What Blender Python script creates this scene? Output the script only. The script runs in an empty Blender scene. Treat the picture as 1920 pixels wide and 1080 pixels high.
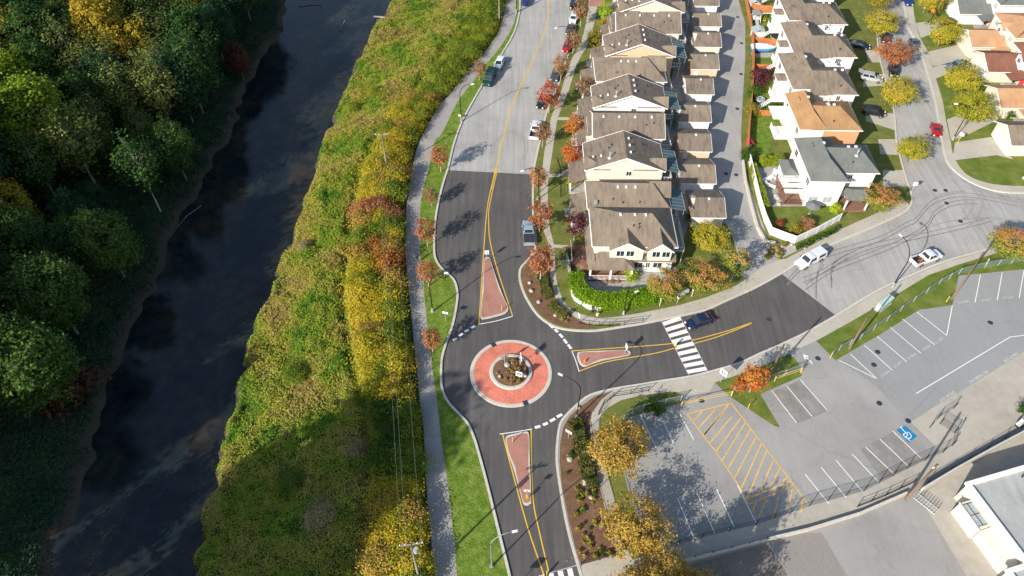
import bpy, bmesh, math, random
import numpy as np
from mathutils import Vector, Matrix, noise
from mathutils.geometry import tessellate_polygon
SC = bpy.context.scene
COL = SC.collection
rad = math.radians
random.seed(7)

# ---------------------------------------------------------------- camera
F_PX, PITCH, ROLL, CAM_H = 1380.0, rad(48.3), rad(0.7), 90.0
_fw = Vector((0, math.cos(PITCH), -math.sin(PITCH)))
_u0 = Vector((0, math.sin(PITCH), math.cos(PITCH)))
_r0 = Vector((1, 0, 0))
_rt = _r0 * math.cos(ROLL) + _u0 * math.sin(ROLL)
_up = -_r0 * math.sin(ROLL) + _u0 * math.cos(ROLL)
cam = bpy.data.cameras.new("camera")
cam.sensor_width = 36.0
cam.lens = 36.0 * F_PX / 1920.0
cam.clip_start, cam.clip_end = 1.0, 6000.0
cam_o = bpy.data.objects.new("camera", cam)
COL.objects.link(cam_o)
_m = Matrix.Identity(4)
for _i in range(3):
    _m[_i][0], _m[_i][1], _m[_i][2] = _rt[_i], _up[_i], -_fw[_i]
_m[2][3] = CAM_H
cam_o.matrix_world = _m
SC.camera = cam_o

def G(px, py, z=0.0):
    """world point at height z seen at photo pixel (px, py)"""
    v = _fw + _rt * ((px - 960) / F_PX) + _up * ((540 - py) / F_PX)
    t = (z - CAM_H) / v.z
    return Vector((v.x * t, v.y * t, z))

# ---------------------------------------------------------------- light
SUN_EL, SUN_AZ = rad(27.5), rad(47.0 + 180.0)      # azimuth is measured from +X towards +Y
sd = Vector((math.cos(SUN_AZ) * math.cos(SUN_EL), math.sin(SUN_AZ) * math.cos(SUN_EL), math.sin(SUN_EL)))
world = bpy.data.worlds.new("World")
SC.world = world
world.use_nodes = True
wn = world.node_tree
wn.nodes.clear()
sky = wn.nodes.new("ShaderNodeTexSky")
sky.sky_type = 'NISHITA'
sky.sun_disc = False
sky.sun_elevation = SUN_EL
sky.sun_rotation = math.atan2(sd.x, sd.y)
sky.air_density = 1.1
sky.dust_density = 1.0
bg = wn.nodes.new("ShaderNodeBackground")
bg.inputs["Strength"].default_value = 0.112
wo = wn.nodes.new("ShaderNodeOutputWorld")
wn.links.new(sky.outputs[0], bg.inputs[0])
wn.links.new(bg.outputs[0], wo.inputs[0])
sl = bpy.data.lights.new("sun", 'SUN')
sl.energy = 4.8
sl.angle = rad(0.5)
sl.color = (1.0, 0.93, 0.82)
so = bpy.data.objects.new("sun", sl)
so.rotation_euler = (-sd).to_track_quat('-Z', 'Y').to_euler()
COL.objects.link(so)
SC.view_settings.view_transform = 'Standard'
SC.view_settings.look = 'None'
SC.view_settings.exposure = 0.72
SC.view_settings.gamma = 1.0
SC.cycles.max_bounces = 5
SC.cycles.diffuse_bounces = 3
SC.cycles.transparent_max_bounces = 6
SC.cycles.use_denoising = True

# ---------------------------------------------------------------- materials
def _nt(name):
    m = bpy.data.materials.new(name)
    m.use_nodes = True
    return m, m.node_tree, m.node_tree.nodes["Principled BSDF"]

def _noise(nt, scale, detail=3.0, coord='world', rough=0.55, stretch=None):
    n = nt.nodes.new("ShaderNodeTexNoise")
    n.inputs["Scale"].default_value = scale
    n.inputs["Detail"].default_value = detail
    n.inputs["Roughness"].default_value = rough
    if coord == 'world':
        g = nt.nodes.new("ShaderNodeNewGeometry"); out = g.outputs["Position"]
    else:
        g = nt.nodes.new("ShaderNodeTexCoord"); out = g.outputs["Object"]
    if stretch:
        mp = nt.nodes.new("ShaderNodeMapping")
        mp.inputs["Scale"].default_value = stretch[:3]
        if len(stretch) > 3: mp.inputs["Rotation"].default_value = (0, 0, stretch[3])
        nt.links.new(out, mp.inputs["Vector"]); out = mp.outputs[0]
    nt.links.new(out, n.inputs["Vector"])
    return n

def _ramp(nt, fac, stops):
    r = nt.nodes.new("ShaderNodeValToRGB")
    e = r.color_ramp.elements
    while len(e) < len(stops): e.new(0.5)
    for el, (p, c) in zip(e, stops):
        el.position = p; el.color = (*c, 1)
    nt.links.new(fac, r.inputs[0])
    return r

def _mix(nt, fac, a, b, mode='MIX'):
    m = nt.nodes.new("ShaderNodeMix"); m.data_type = 'RGBA'; m.blend_type = mode
    for s, v in ((0, fac), (6, a), (7, b)):
        if isinstance(v, (int, float)): m.inputs[s].default_value = v
        elif isinstance(v, tuple): m.inputs[s].default_value = (*v, 1)
        else: nt.links.new(v, m.inputs[s])
    return m.outputs[2]

def M(name, col, rough=0.8, var=0.18, scale=1.5, big=0.0, bscale=0.08, bump=0.0, bumpscale=20, metal=0.0, spec=0.3, coord='world', stretch=None, coat=0.0):
    """plain surface: colour with fine mottling (var) and broad mottling (big)"""
    m, nt, b = _nt(name)
    b.inputs["Roughness"].default_value = rough
    b.inputs["Metallic"].default_value = metal
    b.inputs["Specular IOR Level"].default_value = spec
    if coat: b.inputs["Coat Weight"].default_value = coat
    c = col
    if var or big:
        n = _noise(nt, scale, 4, coord, stretch=stretch)
        lo = tuple(x * (1 - var) for x in col); hi = tuple(min(1, x * (1 + var)) for x in col)
        r = _ramp(nt, n.outputs[0], [(0.3, lo), (0.7, hi)])
        out = r.outputs[0]
        if big:
            n2 = _noise(nt, bscale, 5, coord, 0.6)
            r2 = _ramp(nt, n2.outputs[0], [(0.32, (1 - big,) * 3), (0.68, (1 + big * .3,) * 3)])
            out = _mix(nt, 1.0, out, r2.outputs[0], 'MULTIPLY')
        nt.links.new(out, b.inputs["Base Color"])
    else:
        b.inputs["Base Color"].default_value = (*col, 1)
    if bump:
        n3 = _noise(nt, bumpscale, 3, coord)
        bp = nt.nodes.new("ShaderNodeBump"); bp.inputs["Strength"].default_value = bump; bp.inputs["Distance"].default_value = 0.05
        nt.links.new(n3.outputs[0], bp.inputs["Height"]); nt.links.new(bp.outputs[0], b.inputs["Normal"])
    return m

def M_ground(name, stops, s1=0.25, s2=3.0, bump=0.5, rough=0.95, w=0.5):
    """several ground colours blended in patches plus fine grain"""
    m, nt, b = _nt(name)
    b.inputs["Roughness"].default_value = rough
    b.inputs["Specular IOR Level"].default_value = 0.1
    n1 = _noise(nt, s1, 6, rough=0.62); n2 = _noise(nt, s2, 6, rough=0.7)
    mx = nt.nodes.new("ShaderNodeMix"); mx.inputs[0].default_value = w
    nt.links.new(n1.outputs[0], mx.inputs[2]); nt.links.new(n2.outputs[0], mx.inputs[3])
    r = _ramp(nt, mx.outputs[0], stops)
    nt.links.new(r.outputs[0], b.inputs["Base Color"])
    bp = nt.nodes.new("ShaderNodeBump"); bp.inputs["Strength"].default_value = bump; bp.inputs["Distance"].default_value = 0.2
    nt.links.new(n2.outputs[0], bp.inputs["Height"]); nt.links.new(bp.outputs[0], b.inputs["Normal"])
    return m

def M_leaf(name, stops, s1=0.35, coord='object', transl=0.3, w=0.5, rndshift=0.12, ztip=None):
    """foliage: colour per leaf (random per island) mixed with clump-sized patches"""
    m, nt, b = _nt(name)
    b.inputs["Roughness"].default_value = 0.65
    b.inputs["Specular IOR Level"].default_value = 0.15
    g = nt.nodes.new("ShaderNodeNewGeometry")
    n1 = _noise(nt, s1, 4, coord, 0.6)
    oi = nt.nodes.new("ShaderNodeObjectInfo")
    mx = nt.nodes.new("ShaderNodeMix"); mx.inputs[0].default_value = w
    mr = nt.nodes.new("ShaderNodeMapRange")
    mr.inputs[1].default_value, mr.inputs[2].default_value = 0.28, 0.72
    nt.links.new(n1.outputs[0], mr.inputs[0])
    if ztip:   # the tops of these crowns have already turned, the lower leaves are still green
        tc = nt.nodes.new("ShaderNodeTexCoord"); sx = nt.nodes.new("ShaderNodeSeparateXYZ"); nt.links.new(tc.outputs["Object"], sx.inputs[0])
        mz = nt.nodes.new("ShaderNodeMath"); mz.operation = 'MULTIPLY_ADD'; mz.inputs[1].default_value = 3.2; nt.links.new(n1.outputs[0], mz.inputs[0]); nt.links.new(sx.outputs[2], mz.inputs[2])
        mr.inputs[1].default_value, mr.inputs[2].default_value = ztip[0] + 1.6, ztip[1] + 1.6
        nt.links.new(mz.outputs[0], mr.inputs[0])
    nt.links.new(g.outputs["Random Per Island"], mx.inputs[2]); nt.links.new(mr.outputs[0], mx.inputs[3])
    ad = nt.nodes.new("ShaderNodeMath"); ad.operation = 'MULTIPLY_ADD'
    nt.links.new(oi.outputs["Random"], ad.inputs[0]); ad.inputs[1].default_value = rndshift * 2; ad.inputs[2].default_value = -rndshift
    a2 = nt.nodes.new("ShaderNodeMath"); a2.operation = 'ADD'
    nt.links.new(mx.outputs[0], a2.inputs[0]); nt.links.new(ad.outputs[0], a2.inputs[1])
    r = _ramp(nt, a2.outputs[0], stops)
    nt.links.new(r.outputs[0], b.inputs["Base Color"])
    tr = nt.nodes.new("ShaderNodeBsdfTranslucent"); nt.links.new(r.outputs[0], tr.inputs[0])
    ms = nt.nodes.new("ShaderNodeMixShader"); ms.inputs[0].default_value = transl
    out = nt.nodes["Material Output"]
    nt.links.new(b.outputs[0], ms.inputs[1]); nt.links.new(tr.outputs[0], ms.inputs[2]); nt.links.new(ms.outputs[0], out.inputs[0])
    return m

MT = {}
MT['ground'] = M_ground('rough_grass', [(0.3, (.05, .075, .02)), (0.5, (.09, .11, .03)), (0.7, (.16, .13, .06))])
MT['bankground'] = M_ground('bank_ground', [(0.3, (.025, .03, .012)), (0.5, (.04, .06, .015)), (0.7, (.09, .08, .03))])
MT['mud'] = M_ground('river_mud', [(0.3, (.045, .035, .025)), (0.55, (.07, .055, .04)), (0.7, (.10, .08, .06))], s1=.4)
MT['lawn'] = M_ground('lawn_grass', [(0.33, (.06, .10, .015)), (0.48, (.11, .155, .025)), (0.58, (.19, .20, .05)), (.70, (.29, .25, .12))], s1=.35, s2=7, bump=.6)
MT['brightlawn'] = M_ground('bright_verge_grass', [(0.30, (.06, .115, .014)), (0.47, (.11, .185, .02)), (0.58, (.20, .25, .05)), (.70, (.30, .27, .12))], s1=.9, s2=4.5, bump=1.0)
MT['drylawn'] = M_ground('dry_lawn_grass', [(0.33, (.08, .11, .02)), (0.5, (.13, .15, .035)), (0.66, (.24, .20, .08))], s1=.5, s2=6)
MT['soil'] = M_ground('bark_mulch', [(0.3, (.09, .05, .03)), (0.5, (.16, .09, .055)), (0.7, (.24, .15, .10))], s1=.8, s2=6)
MT['gravelp'] = M_ground('gravel_path', [(0.3, (.20, .19, .18)), (0.5, (.30, .28, .26)), (0.7, (.38, .36, .33))], s1=.3, s2=5, bump=.3)

def M_road(name, base, wear, dirt, dscale=.12, ang=0.0, streak=.5):
    m, nt, b = _nt(name)
    b.inputs["Roughness"].default_value = .9
    b.inputs["Specular IOR Level"].default_value = .25
    n1 = _noise(nt, dscale, 7, rough=.6)
    n2 = _noise(nt, .5, 5, stretch=(3.0, .12, 1, ang), rough=.6)
    n3 = _noise(nt, 9, 3)
    r1 = _ramp(nt, n1.outputs[0], [(.3, base), (.5, wear), (.72, dirt)])
    r2 = _ramp(nt, n2.outputs[0], [(.3, (1 - streak * .3,) * 3), (.7, (1 + streak * .1,) * 3)])
    r3 = _ramp(nt, n3.outputs[0], [(.3, (.90,) * 3), (.7, (1.06,) * 3)])
    o = _mix(nt, 1.0, _mix(nt, 1.0, r1.outputs[0], r2.outputs[0], 'MULTIPLY'), r3.outputs[0], 'MULTIPLY')
    # thin cracks
    v = nt.nodes.new("ShaderNodeTexVoronoi"); v.feature = 'DISTANCE_TO_EDGE'; v.inputs["Scale"].default_value = .16
    g = nt.nodes.new("ShaderNodeNewGeometry"); nd = _noise(nt, .6, 4)
    va = nt.nodes.new("ShaderNodeVectorMath"); va.operation = 'MULTIPLY_ADD'
    nt.links.new(nd.outputs["Color"], va.inputs[0]); va.inputs[1].default_value = (2.2, 2.2, 0)
    nt.links.new(g.outputs["Position"], va.inputs[2]); nt.links.new(va.outputs[0], v.inputs["Vector"])
    rc = _ramp(nt, v.outputs["Distance"], [(0.0, (.80,) * 3), (.012, (1, 1, 1))])
    o = _mix(nt, .6, o, _mix(nt, 1.0, o, rc.outputs[0], 'MULTIPLY'))
    nt.links.new(o, b.inputs["Base Color"])
    return m
MT['newroad'] = M_road('new_asphalt', (.088, .082, .081), (.100, .093, .091), (.125, .116, .112), ang=0.15, streak=.9)
MT['oldroad'] = M_road('old_grey_road', (.29, .28, .262), (.355, .345, .325), (.40, .385, .36), ang=.2, streak=.7)
MT['lane'] = M_road('lane_paving', (.26, .255, .24), (.33, .32, .30), (.37, .36, .34), streak=.3)
MT['lot'] = M_road('parking_asphalt', (.23, .225, .212), (.29, .28, .265), (.335, .325, .305), dscale=.09, streak=.2)
MT['lotpatch'] = M_road('oil_darkened_asphalt', (.20, .19, .175), (.235, .225, .205), (.29, .28, .26), dscale=.5, streak=.5)
MT['lotdark'] = M_road('resealed_asphalt', (.235, .238, .235), (.265, .267, .263), (.285, .286, .28), dscale=.05, streak=.2)
MT['concrete'] = M_ground('pavement_concrete', [(.3, (.33, .30, .25)), (.5, (.40, .37, .31)), (.7, (.46, .43, .37))], s1=.25, s2=2.5, bump=.1)
MT['plaza'] = M_ground('plaza_concrete', [(.3, (.30, .27, .23)), (.5, (.37, .34, .29)), (.7, (.43, .40, .35))], s1=.12, s2=.8, bump=.1)
MT['kerb'] = M('kerb_concrete', (.48, .45, .39), .9, .12, 3)
MT['greyconc'] = M('grey_concrete', (.34, .33, .30), .9, .2, 2, .2, .5)
MT['redpave'] = M('red_stamped_paving', (.60, .19, .13), .8, .12, 3, .22, .5)
MT['brickpave'] = M('brick_island_paving', (.37, .18, .135), .85, .15, 9, .15, .4)
MT['yellow'] = M('yellow_road_paint', (.62, .38, .03), .7, .12, 6)
MT['fadeyellow'] = M('faded_yellow_paint', (.62, .38, .09), .8, .2, 4)
MT['white'] = M('white_road_paint', (.72, .71, .68), .7, .08, 5)
MT['fadewhite'] = M('faded_white_paint', (.52, .51, .48), .8, .2, 4)
MT['bluep'] = M('blue_bay_paint', (.01, .17, .36), .7, .12, 4)
MT['skid'] = M('tyre_rubber_marks', (.17, .163, .155), .9, .3, 1.2)
MT['skid2'] = M('faint_tyre_marks', (.235, .228, .215), .9, .25, 1.2)
MT['steel'] = M('galvanised_steel', (.42, .44, .44), .5, .1, 3, metal=.3)
MT['galv'] = M('weathered_galvanised_metal', (.22, .24, .25), .6, .1, 3, metal=.2)
MT['dark'] = M('black_painted_metal', (.012, .014, .016), .5, .1, 3)
MT['lampwhite'] = M('white_lamp_housing', (.75, .76, .75), .5, 0.05)
MT['wood'] = M('weathered_pole_wood', (.17, .115, .08), .9, .25, 4)
MT['greywood'] = M('grey_pole_wood', (.25, .23, .20), .9, .2, 4)
MT['cedar'] = M('cedar_fence_boards', (.40, .15, .055), .85, .2, 3, .2, .4)
MT['trim'] = M('white_trim_paint', (.70, .69, .66), .6, .04)
MT['vinyl'] = M('white_vinyl', (.72, .70, .67), .55, .05)
MT['glass'] = M('dark_window_glass', (.02, .028, .035), .08, 0, spec=.8)
MT['paleglass'] = M('pale_window_glass', (.30, .34, .36), .15, .1, 3, spec=.8)
MT['tealglass'] = M('teal_cover_panels', (.06, .11, .12), .7, .1, 3, spec=.15)
MT['tyre'] = M('tyre_rubber', (.015, .015, .016), .9, 0)
MT['rim'] = M('wheel_metal', (.45, .46, .47), .35, 0, metal=.8)
MT['lens'] = M('clear_lamp_lens', (.7, .72, .74), .2, 0, spec=.7)
MT['redlens'] = M('red_lamp_lens', (.45, .01, .01), .3, 0)
MT['stone'] = M('pale_boulder', (.36, .33, .29), .9, .2, 4, bump=.5, bumpscale=4)
MT['signw'] = M('sign_white', (.82, .82, .80), .5, 0.02)
MT['signb'] = M('sign_black', (.015, .015, .018), .6, 0)
MT['gatey'] = M('faded_yellow_gate_paint', (.55, .40, .12), .6, .15, 3)
MT['signy'] = M('sign_yellow', (.75, .50, .01), .5, 0.03)
MT['signr'] = M('sign_red', (.55, .04, .06), .5, 0.03)
MT['orange'] = M('orange_plastic', (.75, .16, .03), .5, 0.03)
MT['brownch'] = M('red_brown_wood', (.21, .11, .075), .7, .15, 6)
MT['greycloth'] = M('grey_canopy_cloth', (.16, .165, .17), .9, .1, 3)
MT['teal'] = M('green_transformer_paint', (.40, .50, .44), .5, .05)
MT['bluetarp'] = M('blue_hull_paint', (.05, .22, .50), .5, .05)
MT['green'] = M('green_plastic', (.02, .30, .10), .5, .05)
MT['flatroof'] = M_road('flat_roof_membrane', (.30, .31, .30), (.36, .37, .355), (.40, .41, .39), dscale=.2, ang=.9, streak=.5)
MT['bare'] = M_ground('bare_brown_ground', [(.3, (.14, .12, .10)), (.5, (.20, .17, .145)), (.7, (.25, .22, .19))], s1=.4, s2=4)
MT['pavers'] = M('paver_grid', (.24, .22, .20), .9, .25, 12)
MT['netting'] = M('dark_trampoline_mat', (.03, .035, .045), .8, .1, 3)

def M_roof(name, col, streak=.35):
    m, nt, b = _nt(name)
    b.inputs["Roughness"].default_value = .92
    b.inputs["Specular IOR Level"].default_value = .12
    n1 = _noise(nt, 1.3, 5, stretch=(1.6, .35, .35), rough=.6)
    n2 = _noise(nt, 16, 2)
    n3 = _noise(nt, .28, 4)
    wv = nt.nodes.new("ShaderNodeTexWave"); wv.bands_direction = 'Z'; wv.inputs["Scale"].default_value = 2.6; wv.inputs["Distortion"].default_value = .6
    g = nt.nodes.new("ShaderNodeNewGeometry"); nt.links.new(g.outputs["Position"], wv.inputs["Vector"])
    r1 = _ramp(nt, n1.outputs[0], [(.28, tuple(c * (1 - streak) for c in col)), (.5, col), (.75, tuple(c * (1 + streak * .4) for c in col))])
    r2 = _ramp(nt, n2.outputs[0], [(.3, (.80,) * 3), (.7, (1.16,) * 3)])
    r3 = _ramp(nt, n3.outputs[0], [(.35, (.86, .85, .86)), (.65, (1.06, 1.05, 1.02))])
    r4 = _ramp(nt, wv.outputs[0], [(.1, (.90,) * 3), (.4, (1.0,) * 3)])
    o = r1.outputs[0]
    for r in (r2, r3, r4): o = _mix(nt, 1.0, o, r.outputs[0], 'MULTIPLY')
    nt.links.new(o, b.inputs["Base Color"])
    bp = nt.nodes.new("ShaderNodeBump"); bp.inputs["Strength"].default_value = .35; bp.inputs["Distance"].default_value = .04
    nt.links.new(n2.outputs[0], bp.inputs["Height"]); nt.links.new(bp.outputs[0], b.inputs["Normal"])
    return m
MT['r_brown'] = M_roof('brown_grey_shingles', (.215, .175, .135))
MT['r_brown2'] = M_roof('weathered_brown_shingles', (.19, .155, .125), .45)
MT['r_tan'] = M_roof('tan_shingles', (.36, .215, .105), .18)
MT['r_grey'] = M_roof('slate_grey_shingles', (.155, .165, .155), .15)
MT['r_red'] = M_roof('red_brown_shingles', (.22, .10, .07), .2)
MT['r_orange'] = M_roof('orange_tan_shingles', (.46, .27, .15), .15)

def M_wall(name, col):
    m, nt, b = _nt(name)
    b.inputs["Roughness"].default_value = .75
    wv = nt.nodes.new("ShaderNodeTexWave"); wv.bands_direction = 'Z'; wv.inputs["Scale"].default_value = 1.6
    g = nt.nodes.new("ShaderNodeNewGeometry"); nt.links.new(g.outputs["Position"], wv.inputs["Vector"])
    n = _noise(nt, 1.2, 4)
    r = _ramp(nt, n.outputs[0], [(.3, tuple(c * .93 for c in col)), (.7, tuple(min(1, c * 1.03) for c in col))])
    r4 = _ramp(nt, wv.outputs[0], [(.05, (.90,) * 3), (.2, (1.0,) * 3)])
    nt.links.new(_mix(nt, 1.0, r.outputs[0], r4.outputs[0], 'MULTIPLY'), b.inputs["Base Color"])
    bp = nt.nodes.new("ShaderNodeBump"); bp.inputs["Strength"].default_value = .3; bp.inputs["Distance"].default_value = .03
    nt.links.new(wv.outputs[0], bp.inputs["Height"]); nt.links.new(bp.outputs[0], b.inputs["Normal"])
    return m
MT['w_white'] = M_wall('white_siding', (.66, .65, .63))
MT['w_cream'] = M_wall('cream_siding', (.66, .60, .48))
MT['w_tan'] = M_wall('tan_siding', (.60, .45, .31))
MT['w_pink'] = M_wall('pale_pink_siding', (.66, .56, .49))
MT['w_orange'] = M_wall('orange_tan_siding', (.55, .30, .15))

def paint(name, col, metal=.2):
    if name not in MT: MT[name] = M(name, col, .35, .03, 2, metal=metal, spec=.5, coord='object', coat=.6)
    return MT[name]

# ---- river water
def _water():
    m, nt, b = _nt('river_water')
    n1 = _noise(nt, .11, 9, rough=.68, stretch=(1.6, .9, 1, -.5)); n2 = _noise(nt, .5, 5, rough=.6)
    r = _ramp(nt, n1.outputs[0], [(.36, (.006, .012, .015)), (.50, (.014, .020, .021)), (.60, (.030, .027, .021)), (.72, (.050, .036, .024))])
    r2 = _ramp(nt, n2.outputs[0], [(.35, (.6,) * 3), (.6, (1.1,) * 3)])
    nt.links.new(_mix(nt, 1.0, r.outputs[0], r2.outputs[0], 'MULTIPLY'), b.inputs["Base Color"])
    b.inputs["Roughness"].default_value = .09
    b.inputs["Specular IOR Level"].default_value = .33
    n3 = _noise(nt, 1.6, 3)
    bp = nt.nodes.new("ShaderNodeBump"); bp.inputs["Strength"].default_value = .12; bp.inputs["Distance"].default_value = .06
    nt.links.new(n3.outputs[0], bp.inputs["Height"]); nt.links.new(bp.outputs[0], b.inputs["Normal"])
    return m
MT['water'] = _water()

# ---- foliage
L = {}
def leafmat(key, *cols, **k):
    n = len(cols); L[key] = M_leaf(key + '_foliage', [(.12 + .76 * i / (n - 1), c) for i, c in enumerate(cols)], **k)
leafmat('orange', (.20, .07, .04), (.36, .13, .06), (.46, .20, .08), (.45, .27, .08))
leafmat('red', (.16, .02, .02), (.34, .055, .04), (.42, .13, .06), (.30, .20, .05))
leafmat('redorange', (.40, .06, .03), (.46, .12, .04), (.50, .20, .03), (.28, .24, .03))
leafmat('brown', (.15, .075, .04), (.27, .14, .07), (.36, .20, .09), (.36, .26, .09))
leafmat('olive', (.10, .11, .015), (.22, .20, .025), (.38, .30, .035), (.40, .25, .05))
leafmat('golden', (.14, .10, .025), (.34, .235, .04), (.50, .34, .07), (.45, .22, .06), rndshift=.05)
leafmat('duskshrub', (.04, .055, .014), (.10, .11, .025), (.20, .17, .045))
leafmat('yellowgreen', (.14, .17, .015), (.29, .30, .025), (.46, .38, .035), (.50, .30, .06))
leafmat('lime', (.16, .28, .01), (.34, .46, .02), (.48, .55, .03))
leafmat('pinkgreen', (.10, .15, .02), (.22, .25, .04), (.42, .30, .06), (.54, .20, .11), (.58, .15, .13), w=.66, rndshift=.03, ztip=(3.0, 8.4))
leafmat('maroon', (.05, .012, .018), (.13, .03, .04), (.22, .06, .07))
leafmat('green', (.02, .05, .008), (.05, .11, .012), (.10, .17, .02))
leafmat('hedge', (.09, .19, .008), (.17, .30, .012), (.27, .38, .02), w=.25)
leafmat('cedarhedge', (.10, .16, .01), (.20, .27, .015), (.30, .33, .03), w=.25)
leafmat('f_dark', (.012, .04, .018), (.025, .07, .028), (.055, .10, .03))
leafmat('f_green', (.018, .055, .016), (.045, .10, .020), (.11, .17, .025), rndshift=.2)
leafmat('f_lime', (.05, .10, .01), (.16, .25, .015), (.32, .38, .03))
leafmat('f_yellow', (.10, .10, .01), (.27, .23, .02), (.45, .33, .03), (.40, .22, .03), rndshift=.06)
leafmat('f_pale', (.03, .06, .014), (.09, .12, .025), (.24, .25, .06))
leafmat('f_rust', (.05, .02, .012), (.12, .05, .03), (.20, .08, .04))
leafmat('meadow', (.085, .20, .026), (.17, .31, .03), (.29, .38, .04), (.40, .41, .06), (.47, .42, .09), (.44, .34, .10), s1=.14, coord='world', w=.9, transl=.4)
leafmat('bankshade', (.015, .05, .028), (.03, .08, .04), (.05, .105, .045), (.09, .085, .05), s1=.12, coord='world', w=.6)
leafmat('shrub', (.15, .19, .015), (.33, .31, .025), (.50, .42, .03), (.60, .44, .035), (.52, .27, .05), s1=.35, w=.5, rndshift=.16, transl=.4)
leafmat('shrubgreen', (.06, .11, .012), (.13, .20, .018), (.25, .28, .025), (.38, .34, .03), s1=.35, w=.5, rndshift=.2)
leafmat('shrubred', (.12, .07, .02), (.34, .10, .03), (.45, .20, .03), (.42, .34, .04), s1=.4, w=.5)
leafmat('straw', (.20, .15, .06), (.36, .28, .12), (.45, .37, .18), s1=.5)
MT['bark'] = M('grey_brown_bark', (.16, .13, .10), .9, .2, 3, coord='object')
MT['palebark'] = M('pale_alder_bark', (.30, .28, .24), .9, .2, 3, coord='object')
# ---------------------------------------------------------------- builders
def sm(pts, n=4, closed=False):
    """Catmull-Rom through 2-D or 3-D points"""
    P = [Vector(p) for p in pts]; out = []
    N = len(P)
    rng = range(N if closed else N - 1)
    for i in rng:
        p0 = P[(i - 1) % N] if (closed or i > 0) else P[0]
        p1 = P[i]; p2 = P[(i + 1) % N]
        p3 = P[(i + 2) % N] if (closed or i + 2 < N) else P[-1]
        for k in range(n):
            t = k / n
            out.append(.5 * ((2 * p1) + (p2 - p0) * t + (2 * p0 - 5 * p1 + 4 * p2 - p3) * t * t + (3 * p1 - p0 - 3 * p2 + p3) * t ** 3))
    if not closed: out.append(P[-1])
    return out

def px(pts, z=0.0):
    return [G(p[0], p[1], z) for p in pts]

def pxs(pts, z=0.0, n=4, closed=False):
    return [G(p[0], p[1], z) for p in sm([(a, b) for a, b in pts], n, closed)]

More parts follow.
